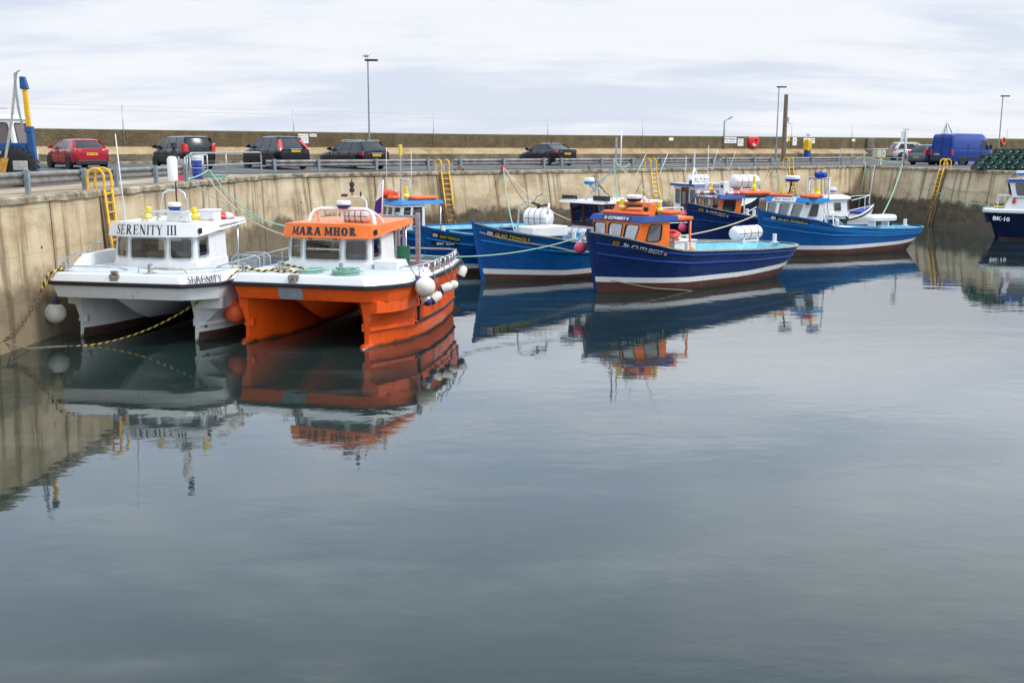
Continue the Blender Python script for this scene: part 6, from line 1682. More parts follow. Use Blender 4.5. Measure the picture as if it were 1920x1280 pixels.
plate_on(A, (*ob[0], 2.70), (*ob[1], 2.70), (*ot[0], 2.90), (*ot[1], 2.90), .22, .78, 'St CUTHBERT II', 'interior_dark', 'letter_white')
mb = MB(); mb.box((3.45, 0, 2.76), (1.0, 2.7, .12)); mb.build('canopy', 'orange_paint', A, bevel=.02)
for s in (-1, 1):
    mb = MB(); mb.tube([(3.85, s * 1.28, .8), (3.85, s * 1.28, 2.72)], .045, 0, 8); mb.build('canopy_post', 'orange_paint', A)
gm = MB()
for y0, y1 in ((1.0, .55), (-.55, -1.0)): gm.prism([(1.75, y0, 2.88), (1.75, y1, 2.88), (2.1, y1, 2.88), (2.1, y0, 2.88)], [(1.95, y0 * .92, 3.34), (1.95, y1 * 1.0, 3.34), (2.25, y1, 3.34), (2.25, y0 * .92, 3.34)])
gm.box((2.1, 0, 3.33), (.3, 1.85, .1)); gm.build('roof_arch', 'orange_paint', A, bevel=.02)
mb = MB(); mb.box((1.83, -.78, 3.15), (.08, .16, .14)); mb.build('deck_light', 'black_paint', A)
radome(A, (2.1, .1, 3.42), .32, 'plastic_dark', h=.24)
yellow_beacon(A, (1.7, .35, 3.05), .45); yellow_beacon(A, (2.35, -1.0, 2.95), .48)
whip(A, (2.1, .65, 3.4), (2.65, .05, 5.2)); whip(A, (2.15, -.6, 3.4), (2.75, -1.0, 5.25)); whip(A, (2.2, -.35, 3.4), (2.2, -.35, 3.62), .05, 'satellite_dome')
life_float('orange life float with white grab lines on the forward orange-cabin roof', world(A, (1.75, .15, 2.9)), R(130), 2.2, .5, .07)
life_float('larger orange life float stacked aft on the orange-cabin roof', world(A, (2.85, -.35, 2.92)), R(132), 1.9, .9, .085)
life_float('orange life float on the canopy behind the orange-cabin roof', world(A, (3.2, .35, 2.9)), R(128), 1.7, .8, .09)
mb = MB(); mb.box((4.5, .3, 1.28), (1.3, 1.6, .95)); mb.box((4.5, .3, 1.78), (1.4, 1.7, .06)); mb.build('engine_box', 'white_paint', A, bevel=.03)
mb = MB(); mb.box((5.3, 1.45, 1.05), (5.6, .5, .06)); mb.box((8.5, 0, 1.0), (.5, 3.0, .06)); mb.build('bench_seats', 'light_blue', A, bevel=.01)
for p_ in ((3.2, -1.72, 1.5), (5.7, .4, 1.5), (11.0, -.05, 1.34), (4.4, 1.5, 1.48)): bitt(A, p_, .09, .38, 'white_paint', False)
lifebuoy('red lifebuoy on the white engine box aft of the orange cabin, upper of two', world(A, (4.0, -.1, 2.05)), R(12), 0, .32, .1, full=True)
lifebuoy('red lifebuoy with white bands under the upper lifebuoy beside orange cabin', world(A, (4.05, -.1, 1.88)), R(3), 0, .33, .09)
rope('rope', 'pale green rope knotted round the bitt amid the light blue cockpit', [world(A, q_) for q_ in ((5.7, .3, 1.8), (5.62, .2, 1.6), (5.8, .1, 1.4), (5.5, .1, 1.2), (5.9, 0, 1.05), (5.4, .2, .95), (6.0, .25, 1.3), (5.7, .45, 1.65), (5.5, .4, 1.2), (5.3, .1, .9))], .03, 'rope_green')
rope('fuel_hose', 'yellow hose hanging over the cockpit side aft of the orange cabin', [world(A, q_) for q_ in ((4.9, -.5, 1.5), (4.95, -.6, 1.45), (5.0, -.62, 1.2), (4.9, -.6, .95))], .035, 'yellow_light', 'hose')
canister('liferaft', 'white liferaft canister on the stern of the front dark blue boat', world(A, (9.6, .45, 1.36)), R(41), 1.9, .31, 'liferaft canisters', .14)
ball('buoy', 'pink buoy hanging at the bow of the front dark blue boat', world(A, (.35, 1.25, 1.62)), .24, 'pink_buoy', 'white_clean', 'pink buoys', (.1, 0, 1), world(A, (.5, .9, 2.1)))
rope('mooring_rope', 'thin slack line trailing from the front dark blue bow into the water', [world(A, (.3, -.5, .5)), world(A, (1.5, -1.65, .22)), world(A, (3.0, -1.85, .05)), world(A, (3.6, -1.95, -.05))], .02, 'rope_brown')

# --- Glad Tidings II (mid blue, white wheelhouse aft)
B_ = thing('passenger_boat', 'mid blue wooden boat named GLAD TIDINGS II with maroon-framed wheelhouse aft', 'boat', (-1.22, 43.74, 0), R(40))
HB = Hull(11.4, 1.98, 1.75, [(-.5, 2.47), (0, 2.42), (.5, 2.2), (1.3, 2.0), (2.2, 1.84), (2.8, 1.74), (3.3, 1.6), (4.5, 1.5), (7, 1.42), (11.4, 1.4)], .5, .9, .33)
wooden_boat(B_, HB, 'blue_paint', [(0, .34), (.3, .2), (1, .3)], [(0, .56), (.3, .40), (1, .55)], [[(0, 1.75), (.1, 1.5), (.2, 1.3), (.35, 1.1), (.6, .95), (1, .95)]], 'bright_blue', deckz=.85, fore=3.0, foredrop=.12)
mb = MB()
for s in (-1, 1): mb.tube([HB.pt(t_, HB.zs(t_) - interp([(0, .3), (.3, .38), (1, .4)], t_), s, .012) for t_ in HB.ts()[1:-2]], .035, 0, 6)
mb.build('rubbing_strake', 'gunwale_wood', B_)
hull_name(B_, HB, 'GLAD TIDINGS II', -.1, 1.35, .08, .24, 'letter_yellow', emblem='sign_white', fit=.96)
pl = [(6.1, 1.2), (6.05, -1.2), (9.0, -1.2), (9.0, 1.2)]; tp = [(6.0, 1.25), (5.95, -1.25), (9.0, -1.22), (9.0, 1.22)]
mb = MB(); mb.prism([(6.35, 1.1, .85), (6.3, -1.1, .85), (9, -1.15, .85), (9, 1.15, .85)], [(x, y, 2.0) for x, y in pl]); mb.build('wheelhouse_base', 'white_clean', B_, bevel=.02)
W_ = [(.14, .78, .12, .95, .02), (.92, 1.5, .12, .95, .02), (1.64, 2.28, .12, .95, .02)]
o = cabin(B_, pl, tp, 2.0, 3.05, {0: W_, 1: [(.2, .9, .12, .95, .02), (1.1, 1.8, .12, .95, .02), (2.0, 2.75, .12, .95, .02)], 3: [(.2, 1.2, .12, .95, .02)]}, 'maroon', 'maroon', 'window_glass', .03, name='wheelhouse')
band(B_, 'roof', [(5.5, 1.4), (5.45, -1.4), (9.3, -1.4), (9.3, 1.4)], [(5.55, 1.4), (5.5, -1.4), (9.3, -1.4), (9.3, 1.4)], 3.05, 3.14, 'white_clean', 'white_clean')
mb = MB(); mb.box((6.14, -.02, 1.55), (.03, .62, .42), 0); mb.box((6.11, -.02, 1.53), (.03, .5, .3), 1); mb.box((6.09, -.02, 1.48), (.02, .48, .12), 2); mb.build('picture_panel', ['galvanised', 'sign_white', 'light_blue'], B_)
mm = MB(); bx_, by_ = 6.6, .15
mm.tube([(bx_, by_, 3.14), (bx_, by_, 4.1)], .05, 0, 8); mm.tube([(bx_, by_, 3.8), (bx_ + .45, by_ - .75, 4.6), (bx_ + .45, by_ - .75, 5.9)], .045, 0, 8)
for q_ in ((.5, .5), (.5, -.6), (-.4, .3), (-.3, -.4)): mm.tube([(bx_ + q_[0], by_ + q_[1], 3.14), (bx_, by_, 3.7)], .03, 0, 6)
mm.tube([(bx_, by_, 3.5), (bx_ - .25, by_ + .2, 3.86)], .05, 0, 6); mm.build('mast', 'galvanised', B_)
whip(B_, (bx_ + .5, by_ - 1.0, 4.6), (bx_ + .5, by_ - 1.0, 6.2), .03)
radome(B_, (bx_ - .25, by_ + .2, 3.86), .25, 'bright_blue', h=.28)
mb = MB(); mb.box((5.75, 1.0, 3.28), (.2, .75, .16)); mb.box((5.75, -1.05, 3.28), (.2, .85, .22)); mb.box((5.9, .7, 3.24), (.06, .06, .14)); mb.build('roof_lamps', 'plastic_dark', B_)
mb = MB(); mb.box((2.7, -.6, 2.0), (2.0, 1.1, .42)); mb.build('deck_casing', 'white_paint', B_, bevel=.04)
ap_ = [(1.6, -.3, 1.9), (1.7, -.3, 3.0), (1.95, -.35, 3.25), (2.2, -.5, 3.2)]
tubes(B_, 'bow_davit', [ap_], .035, 'galvanised')
mb = MB(); mb.tube([(2.6, -1.0, 2.1), (2.75, -.9, 2.75)], .035, 0, 8); mb.tube([(2.75, -.9, 2.7), (2.85, -.85, 3.15)], .06, 0, 8); mb.build('davit_post', 'white_clean', B_)
mb = MB(); mb.tube([(2.2, -.5, 3.2), (2.5, -.75, 3.05), (2.8, -.85, 3.1)], .05, 0, 8); mb.tube([(2.3, -.55, 3.2), (2.5, -.5, 3.45), (2.7, -.6, 3.5)], .015, 0, 5); mb.tube([(2.45, -.7, 3.15), (2.4, -.7, 2.95)], .06, 0, 8); mb.build('hauler_head', 'plastic_dark', B_)
mb = MB(); mb.tube([(.9, .1, 2.15), (1.0, -.1, 2.3), (1.3, -.2, 2.3), (1.5, -.1, 2.15)], .03, 0, 6); mb.build('bow_hoop', 'galvanised', B_)
canister('liferaft', 'fat white liferaft canister on the foredeck of the mid blue boat', world(B_, (3.7, .75, 1.9)), R(-28), 1.3, .42, 'liferaft canisters', .12)
lr = canister('liferaft', 'white valise liferaft in front of the maroon-framed wheelhouse', world(B_, (5.25, .1, 1.42)), R(-40), 1.5, .26, 'liferaft canisters', .06)
mb = MB(); mb.box((4.6, 0, 1.25), (.9, 2.6, .3)); mb.box((5.6, -1.1, 1.6), (1.4, .5, .06)); mb.box((4.4, -.9, 1.62), (.25, .25, .5)); mb.build('hatch_boxes', 'bright_blue', B_, bevel=.02)
for p_ in ((3.9, -1.3, 1.62), (4.4, -1.4, 1.62)): bitt(B_, p_, .1, .34, 'white_paint', False)

# --- Glad Tidings III (clinker bow, BK 226)
D_ = thing('passenger_boat', 'blue clinker-planked boat with plate BK 226 behind the orange catamaran', 'boat', (-3.59, 46.3, 0), R(38))
HD = Hull(9.5, 1.6, 1.5, [(-.55, 2.13), (0, 2.1), (.5, 1.92), (1.1, 1.76), (2.2, 1.6), (4, 1.5), (9.5, 1.5)], .52, .8, .3)
wooden_boat(D_, HD, 'blue_paint', [(0, .28), (.3, .24), (1, .35)], [(0, .48), (.3, .44), (1, .6)], [[(0, 1.62), (.06, 1.47), (.12, 1.35), (.25, 1.2), (.6, 1.1), (1, 1.1)]], 'bright_blue', deckz=.85, fore=.9, liner='blue_paint', planks=True, gunmat='blue_paint')
hull_name(D_, HD, 'GLAD TIDINGS III', -.12, .85, .10, .22, 'letter_yellow', emblem='sign_white')
def hull_plate(root, H, text, a0, a1, zc, hgt, side=-1):
    def fn(u, v, off=.02):
        z = zc + v; t_ = H.t_of((a0 + a1) / 2 + u, z); return H.pt(t_, z, side, off)
    mb = MB(); L_ = a1 - a0
    mb.loft([[fn(lerp(-L_ / 2, L_ / 2, i / 8), v) for v in (-hgt / 2, hgt / 2)] for i in range(9)], 0, close=False)
    put_font(mb, text, L_ * .62, hgt * .52, lambda x, y: fn(x, y, .03), 1, .03); mb.build('registration_plate', ['black_paint', 'letter_white'], root)
hull_plate(D_, HD, 'BK 226', -.1, .85, 1.36, .22)
bitt(D_, (.75, .05, 1.75), .1, .3, 'white_paint', False); bitt(D_, (2.75, -.9, 1.5), .13, .36, 'white_paint', False)
rope('rope', 'pale green line running along the rail of the clinker blue boat', [world(D_, q_) for q_ in ((.9, -.2, 1.85), (1.6, -.6, 1.72), (2.4, -.9, 1.66), (2.7, -.9, 1.8))], .025, 'rope_green')

# --- boat 277 (blue with white cabin, behind)
F_ = thing('passenger_boat', 'blue boat with white cabin and flat blue roof, number 277, by the wall', 'boat', (-6.2, 49.2, 0), R(36))
HF = Hull(9.5, 1.7, 1.5, [(-.4, 2.2), (0, 2.15), (.8, 1.95), (1.6, 1.8), (3, 1.65), (9.5, 1.6)], .4, .8, .33)
wooden_boat(F_, HF, 'blue_paint', [(0, .35), (.3, .32), (1, .4)], [(0, .6), (.3, .56), (1, .66)], [[(0, 1.5), (.2, 1.2), (.5, 1.0), (1, 1.0)], [(0, 1.8), (.2, 1.5), (.5, 1.36), (1, 1.3)]], 'bright_blue', deckz=.9, fore=1.6, gunmat='blue_paint')
hull_plate(F_, HF, '277', .15, .95, 1.45, .28)
pl = [(.75, 1.1), (.45, .5), (.3, -.75), (.45, -1.25), (1.75, -1.3), (1.75, 1.3)]; tp = [(.85, 1.1), (.6, .5), (.48, -.75), (.6, -1.25), (1.75, -1.3), (1.75, 1.3)]
o, ob, ot = wood_cabin(F_, pl, tp, 1.75, 2.92, {0: [(.1, .5, .25, 1.0, .03)], 1: [(.08, .52, .2, 1.0, .03), (.66, 1.18, .2, 1.0, .03)], 2: [(.06, .45, .2, 1.0, .03)], 3: [(.1, .5, .15, 1.02, .02), (.62, 1.15, .15, 1.02, .02)]}, 'white_clean', 'bright_blue', 'bright_blue', .95, .1, 'white_clean', 'window_glass', .16)
for y in (-1.3, 1.3):
    mb = MB(); mb.tube([(2.6, y, .9), (2.6, y, 2.9)], .03, 0, 8); mb.build('roof_post', 'steel', F_)
radome(F_, (.9, .35, 3.2), .3, 'bright_blue')
tubes(F_, 'radar_frame', [[(.9, .15, 3.05), (.9, .15, 3.25)], [(.9, .55, 3.05), (.9, .55, 3.25)], [(1.2, -.1, 3.05), (1.2, -.1, 5.2)], [(1.2, -.1, 4.0), (1.25, -.9, 3.95), (1.25, -.95, 3.2)]], .04, 'steel')
whip(F_, (.8, .5, 3.1), (.8, .5, 5.4)); whip(F_, (1.3, -.9, 3.2), (1.3, -.9, 5.3))
mb = MB(); mb.box((1.2, -.1, 5.3), (.14, .14, .5)); mb.build('mast_light', 'letter_yellow', F_, bevel=.02)
yellow_beacon(F_, (.95, -1.0, 3.05), .62)
life_float('orange life float on the flat blue roof above number 277', world(F_, (1.9, -.8, 3.06)), R(36), 1.3, .6, .09)
life_float('small orange life float at the front edge of the flat blue roof', world(F_, (.75, -.2, 3.06)), R(80), .55, .35, .1)
mb = MB(); rnd = random.Random(5); rg = []
for x, r in ((-.44, .08), (-.36, .2), (-.1, .27), (.2, .25), (.4, .17), (.48, .05)):
    rg.append([V((x, r * 1.15 * math.cos(a) + rnd.uniform(-.02, .02), r * .85 * math.sin(a) + .24 + rnd.uniform(-.02, .02))) for a in [2 * PI * i / 14 for i in range(14)]])
mb.loft(rg, 0, True, cap0=True, cap1=True); tag(mb.build('dinghy_cover_bag', 'red_fabric', None, world(F_, (.75, .25, 3.04)), R(-28)), 'red canvas bag lying on the front of the flat blue roof', 'bag')
bitt(F_, (1.5, .6, 3.06), .14, .1, 'white_paint', False, 'roof_vent')

# --- St Cuthbert III
G_ = thing('passenger_boat', 'dark blue wooden boat with orange cabin named St CUTHBERT III, behind', 'boat', (9.87, 59.0, 0), R(26))
HG = Hull(10.5, 1.75, 1.5, [(-.3, 2.55), (0, 2.5), (.7, 2.28), (1.5, 2.06), (2.6, 1.84), (4, 1.6), (7, 1.45), (10.5, 1.45)], .35, .9, .32)
wooden_boat(G_, HG, 'navy_paint', [(0, .3), (1, .4)], [(0, .5), (1, .6)], [[(0, 1.65), (.2, 1.35), (.5, 1.05), (1, 1.0)], [(0, 2.1), (.2, 1.8), (.5, 1.4), (1, 1.2)]], 'roof_blue', deckz=.9, fore=2.8)
hull_name(G_, HG, 'St CUTHBERT III', .08, 1.5, .06, .30, emblem='emblem_gold')
pl = [(1.08, .98), (.98, -.96), (2.35, -1.2), (2.35, 1.2)]; tp = [(1.1, 1.25), (1.0, -1.22), (2.4, -1.3), (2.4, 1.3)]
o, ob, ot = wood_cabin(G_, pl, tp, 1.75, 2.78, {0: [(.06, .52, .26, .92, .08), (.7, 1.22, .26, .92, .08), (1.4, 1.88, .26, .92, .08)], 1: [(.2, 1.02, .28, .96, .1)], 3: [(.2, 1.1, .28, .96, .1)]}, 'orange_paint', 'roof_blue', 'roof_blue', .1, .12, 'galvanised', 'window_glass', .2)
plate_on(G_, (*ob[0], 2.74), (*ob[1], 2.74), (*ot[0], 2.94), (*ot[1], 2.94), .06, .94, 'St CUTHBERT III', 'interior_dark', 'letter_white')
mb = MB(); mb.box((3.55, 0, 2.84), (2.2, 2.7, .15)); mb.build('canopy', 'dark_navy', G_, bevel=.03)
for y in (-1.2, 1.2):
    mb = MB(); mb.tube([(4.5, y, .9), (4.5, y, 2.8)], .04, 0, 8); mb.build('canopy_post', 'white_clean', G_)
mb = MB(); mb.box((1.7, -.55, 3.28), (.36, .42, .74)); mb.box((1.68, .85, 3.2), (.3, .3, .55)); mb.box((1.7, .2, 3.5), (.2, 1.9, .12)); mb.build('roof_arch', 'white_clean', G_, bevel=.04)
mb = MB(); mb.box((1.5, -.6, 3.4), (.05, .16, .16)); mb.build('deck_light', 'black_paint', G_)
yellow_beacon(G_, (1.45, .3, 3.05), .5); yellow_beacon(G_, (3.35, -1.05, 3.0), .95)
whip(G_, (1.7, .9, 3.5), (2.1, .7, 5.4)); whip(G_, (1.75, -.5, 3.6), (2.2, -.8, 5.3))
lifebuoy('red lifebuoy on the roof of the rear orange cabin, left of white arch', world(G_, (1.4, .5, 3.02)), 0, 0, .34, .09)
lifebuoy('red lifebuoy on the roof of the rear orange cabin, right of white arch', world(G_, (2.1, -.75, 3.02)), 0, 0, .34, .09)
life_float('orange slatted life float under the canister on the rear orange-cabin boat', world(G_, (3.4, -.8, 2.93)), R(26), 2.0, .9, .1)
canister('liferaft', 'white liferaft canister on the canopy of the rear orange-cabin boat', world(G_, (3.6, .1, 3.12)), R(24), 1.75, .4, 'liferaft canisters', .08)
ball('buoy', 'pink buoy beside the stem of the rear dark blue boat', world(G_, (.1, .75, 1.7)), .27, 'pink_buoy', 'pink_buoy', 'pink buoys', (0, 0, 1), world(G_, (.2, .5, 2.3)))
ball('buoy', 'pink buoy lower down against the stem of the rear dark blue boat', world(G_, (-.2, .55, 1.1)), .25, 'pink_buoy', 'pink_buoy', 'pink buoys', (0, 0, 1), world(G_, (.1, .4, 2.2)))
for p_ in ((2.7, -1.35, 1.85), (3.1, -1.45, 1.8)): bitt(G_, p_, .1, .34, 'white_paint', False)

# --- Glad Tidings IV
K_ = thing('passenger_boat', 'bright blue wooden boat with white cabin named GLAD TIDINGS IV', 'boat', (12.74, 54.5, 0), R(30))
HK = Hull(11.2, 1.85, 1.65, [(-.35, 2.4), (0, 2.36), (.8, 2.12), (2.0, 1.9), (2.5, 1.84), (3.3, 1.5), (4, 1.44), (6.5, 1.28), (9, 1.2), (11.2, 1.22)], .35, 1.0, .33)
wooden_boat(K_, HK, 'blue_paint', [(0, .4), (.4, .34), (.8, .42), (1, .58)], [(0, .62), (.4, .54), (.8, .6), (1, .78)], [[(0, 1.6), (.15, 1.3), (.3, 1.1), (.6, .95), (1, .95)], [(0, 2.0), (.1, 1.8), (.25, 1.5), (.5, 1.2), (1, 1.12)], [(0, 1.92), (.1, 1.7), (.25, 1.4), (.5, 1.1), (1, 1.02)]], 'bright_blue', deckz=.8, fore=3.0, gunmat='blue_paint', strake_r=.032)
hull_name(K_, HK, 'GLAD TIDINGS IV', .1, 1.75, .09, .24, 'letter_yellow', emblem='sign_white'); hull_name(K_, HK, 'GLAD TIDINGS IV', .1, 1.6, .09, .24, 'letter_yellow', side=1)
pl = [(1.15, 1.1), (1.3, -1.1), (2.75, -1.42), (2.75, 1.42)]; tp = [(1.5, 1.36), (1.62, -1.36), (2.75, -1.46), (2.75, 1.46)]
o, ob, ot = wood_cabin(K_, pl, tp, 1.7, 2.8, {0: [(.1, .58, .4, 1.0, .08), (.82, 1.36, .4, 1.0, .08), (1.58, 2.1, .4, 1.0, .08)], 1: [(.5, 1.05, .36, 1.0, .06)], 3: [(.4, 1.0, .36, 1.0, .06)]}, 'white_clean', 'bright_blue', 'bright_blue', .3, .1, 'galvanised', 'window_dark', .22)
plate_on(K_, (*ob[0], 2.76), (*ob[1], 2.76), (*ot[0], 2.98), (*ot[1], 2.98),   .18, .74, 'GLAD TIDINGS IV', 'sign_white', 'post_grey', vpad=.02)
mb = MB(); mb.box((1.55, -1.5, 2.72), (.1, .1, .14)); mb.build('navigation_light', 'black_paint', K_)
mb = MB(); mb.tube([(2.0, .35, 2.95), (2.05, .2, 3.75)], .04, 0, 8); mb.tube([(2.2, .6, 2.95), (2.05, .2, 3.6)], .03, 0, 8); mb.build('radar_post', 'plastic_dark', K_)
radome(K_, (2.05, .15, 3.78), .38, 'flag_blue', h=.3)
mb = MB(); mb.tube([(1.8, .75, 2.98), (1.9, .72, 3.5)], .06, 0, 8); mb.tube([(2.0, .5, 2.98), (2.05, .5, 3.3)], .05, 0, 8); mb.build('yellow_fittings', 'yellow_light', K_)
yellow_beacon(K_, (2.6, -1.1, 3.0), .55)
for lab, a, y, L_ in (('orange life float at the far front edge of the white-cabin roof', 1.85, 1.0, .9), ('orange life float second along the white-cabin roof front', 1.95, .5, .7), ('orange life float at the near edge of the white-cabin roof', 2.2, -.95, 1.3), ('orange life float aft on the white-cabin roof by the steel gantry', 2.9, -.6, 1.2)): life_float(lab, world(K_, (a, y, 2.98)), R(95), L_, .5, .08)
tubes(K_, 'steel_gantry', [[(3.9, .8, .8), (3.9, .8, 4.0)], [(3.9, -.62, .8), (3.9, -.62, 4.0)], [(3.9, .8, 3.92), (3.9, -.62, 3.92)]], .05, 'galvanised')
mb = MB(); rnd = random.Random(9); rg = []
for x, r in ((-.34, .06), (-.27, .16), (-.06, .2), (.14, .15), (.28, .17), (.34, .05)): rg.append([V((x, r * math.cos(a) + rnd.uniform(-.03, .03), r * .8 * math.sin(a) + rnd.uniform(-.045, .045))) for a in [2 * PI * i / 12 for i in range(12)]])
mb.loft(rg, 0, True, cap0=True, cap1=True); tag(mb.build('tarpaulin_bundle', 'cloth_blue', None, world(K_, (3.9, .0, 4.1)), R(-45)), 'crumpled blue tarpaulin bundle tied on top of the steel gantry', 'tarpaulin')
mb = MB(); mb.box((4.9, .2, 1.05), (1.6, 1.6, .55)); mb.box((4.9, .2, 1.36), (1.7, 1.7, .06)); mb.build('engine_box', 'white_paint', K_, bevel=.03)
tubes(K_, 'cockpit_rails', [[(3.0, -1.4, 1.3), (3.1, -1.4, 2.8)], [(3.4, -1.2, 1.1), (3.1, -1.1, 2.2)], [(3.6, -1.45, 1.1), (3.9, -1.0, 2.0)], [(4.2, -1.3, 1.2), (3.9, -1.2, 1.9)]], .03, 'white_paint')
for p_ in ((3.6, -1.6, 1.45), (5.5, .2, 1.38), (10.6, 0, 1.24)): bitt(K_, p_, .1, .36, 'white_paint', False)
rope('rope', 'pale green rope heaped on the bitt of the bright blue boat', [world(K_, q_) for q_ in ((5.5, .2, 1.75), (5.4, .1, 1.5), (5.6, 0, 1.35), (5.2, .1, 1.3), (5.9, .1, 1.2), (5.3, .3, 1.45), (5.7, .2, 1.6), (6.1, 0, 1.1))], .03, 'rope_green')
rf = thing('liferaft', 'flat white liferaft case on legs near the stern of the bright blue boat', 'liferaft', world(K_, (9.6, .85, 1.2)), R(24)); rf.scale = (.88,) * 3
mb = MB(); rg = [[(x * k, y * k2, z) for x, y in rrect(-1, 1, -.45, .45, .2, .2, 5)] for k, k2, z in ((.9, .8, .32), (1, 1, .38), (1.0, 1.0, .5), (1.04, 1.05, .53), (1.0, 1.0, .56), (.97, .95, .66), (.85, .75, .72))]
mb.loft(rg, 0, True, cap0=True, cap1=True); mb.build('case', 'white_clean', rf)
for x in (-.7, .4):
    mb = MB(); mb.box((x, 0, .17), (.1, .6, .34)); mb.box((x + .175, 0, .17), (.25, .5, .3), 1); mb.build('leg', ['white_paint', 'interior_dark'], rf)

# --- cabin cruiser with maroon door (bow pointing right, behind)
Q_ = thing('fishing_boat', 'white and navy boat with a maroon door, stern railings and blue barrel', 'boat', (14.85, 66.6, 0), R(180 + 22))
HQ_ = Hull(9.5, 1.6, 1.4, [(-.3, 2.65), (0, 2.55), (1.2, 2.2), (2.6, 1.9), (5, 1.5), (9.5, 1.4)], .5, .6, .36)
wooden_boat(Q_, HQ_, 'dark_navy', [(0, .3), (1, .3)], [(0, .42), (1, .42)], [[(0, 1.9), (.2, 1.5), (.5, 1.15), (1, 1.1)]], 'white_clean', deckz=.95, fore=4.5, gunmat='white_clean', liner='white_clean', stemmat='dark_navy')
mb = MB(); rg = []
for t_ in HQ_.ts():
    if t_ > .42: break
    rg.append([HQ_.pt(t_, HQ_.zs(t_) + dz, s, -dz * .15) for s, dz in ((-1, .0), (-1, .4), (1, .4), (1, .0))])
mb.loft(rg, 0, True, close=False); mb.build('bow_bulwark', 'white_clean', Q_)
pl = [(2.9, 1.3), (2.9, -1.3), (4.8, -1.35), (4.8, 1.35)]; tp = [(3.0, 1.25), (3.0, -1.25), (4.8, -1.32), (4.8, 1.32)]
o, ob, ot = wood_cabin(Q_, pl, tp, 1.2, 3.25, {0: [(.2, 1.0, 1.2, 1.9, .06), (1.3, 2.1, 1.2, 1.9, .06)], 3: [(.3, .8, .95, 1.8, .08), (1.1, 1.6, .95, 1.8, .08)], 2: [(.25, .78, .95, 1.8, .08), (1.95, 2.48, .95, 1.8, .08)]}, 'white_clean', 'roof_blue', 'white_clean', .25, .12, 'galvanised', 'window_glass', .14)
mb = MB(); mb.box((4.83, 0, 2.15), (.06, .8, 1.95)); mb.box((4.87, 0, 2.5), (.03, .38, .72), 1); mb.build('door', ['maroon', 'interior_grey'], Q_)
tubes(Q_, 'stern_railing', [[(5.7, 1.3, 2.0), (9.2, 1.1, 2.0), (9.2, 1.1, .95)], [(5.7, 1.3, 1.6), (9.2, 1.1, 1.6)], [(8, 1.2, 1.2), (8, 1.2, 2.0)], [(5.7, 1.3, 1.2), (5.7, 1.3, 2.0)], [(9.2, 1.1, 2.3), (9.2, -1.1, 2.3)]], .04, 'white_clean')
tubes(Q_, 'bow_rail', [[(-.2, 0, 3.0), (.6, .65, 3.0), (1.6, 1.15, 2.8), (3.0, 1.4, 2.4)], [(-.2, 0, 3.0), (.6, -.65, 3.0), (1.6, -1.15, 2.8)], [(.6, .65, 2.4), (.6, .65, 3.0)], [(1.6, 1.15, 2.1), (1.6, 1.15, 2.8)]], .03, 'white_clean')
tubes(Q_, 'mast_tripod', [[(4.7, .6, 3.3), (4.3, .1, 4.3)], [(3.9, .3, 3.3), (4.3, .1, 4.3)], [(4.3, -.5, 3.3), (4.3, .1, 4.3), (4.3, .1, 5.3)]], .045, 'white_clean')
whip(Q_, (5.3, .8, 3.3), (5.3, .8, 5.0), .02); whip(Q_, (3.4, .2, 3.4), (3.4, .2, 5.6), .02)
mb = MB(); mb.box((5.0, .9, 3.45), (.12, .12, .25)); mb.build('roof_lamp', 'black_paint', Q_)
canister('liferaft', 'white liferaft canister on the roof behind the maroon door', world(Q_, (3.75, -.3, 3.34)), R(22), 1.4, .26, 'liferaft canisters', .02)
bt = thing('barrel', 'blue plastic barrel on the stern deck of the maroon-door boat', 'barrel', world(Q_, (6.9, .5, 1.5)))
mb = MB(); mb.lathe([(.3, 0), (.33, .1), (.33, .28), (.35, .3), (.33, .32), (.33, .5), (.35, .52), (.33, .54), (.32, .68), (.3, .72), (.001, .72)], 0, 20); mb.build('drum', 'barrel_blue', bt)
mb = MB(); mb.box((7.1, .5, 1.22), (1.4, .9, .55)); mb.build('deck_chest', 'white_paint', Q_, bevel=.03)

# --- small white cabin boat, bow pointing right
Z_ = thing('motor_boat', 'small white cabin boat with high flared bow behind the bright blue boat', 'boat', (22.1, 67.3, 0), R(180 + 20)); Z_.scale = (.8,) * 3
HZ = Hull(6.8, 1.35, 1.1, [(-.5, 2.5), (0, 2.4), (.8, 2.1), (1.8, 1.75), (3.2, 1.45), (6.8, 1.3)], .75, .4, .4)
wooden_boat(Z_, HZ, 'hull_white', [(0, .1), (1, .1)], [(0, .16), (1, .16)], [[(0, 1.9), (.2, 1.5), (.5, 1.15), (1, 1.05)]], 'hull_white', deckz=.8, fore=2.4, gunmat='white_clean', liner='white_clean', deckmat='deck_grey')
mb = MB()
for s in (-1, 1): mb.tube([HZ.pt(t_, HZ.zs(t_) - .1, s, .02) for t_ in HZ.ts()[:-2]], .05, 0, 6)
mb.build('rubbing_strake', 'black_rubber', Z_)
mb = MB(); rg = []
for t_ in HZ.ts():
    if t_ > .22: break
    rg.append([HZ.pt(t_, HZ.zs(t_) + .04, s, -.12 if t_ > .02 else -.03) for s in (-1, 1)])
mb.loft(rg, 0, True, close=False); mb.build('blue_foredeck', 'cloth_blue', Z_)
pl = [(1.75, .55), (1.75, -.55), (2.3, -1.0), (4.4, -1.0), (4.4, 1.0), (2.3, 1.0)]; tp = [(2.05, .5), (2.05, -.5), (2.5, -.92), (4.5, -.92), (4.5, .92), (2.5, .92)]
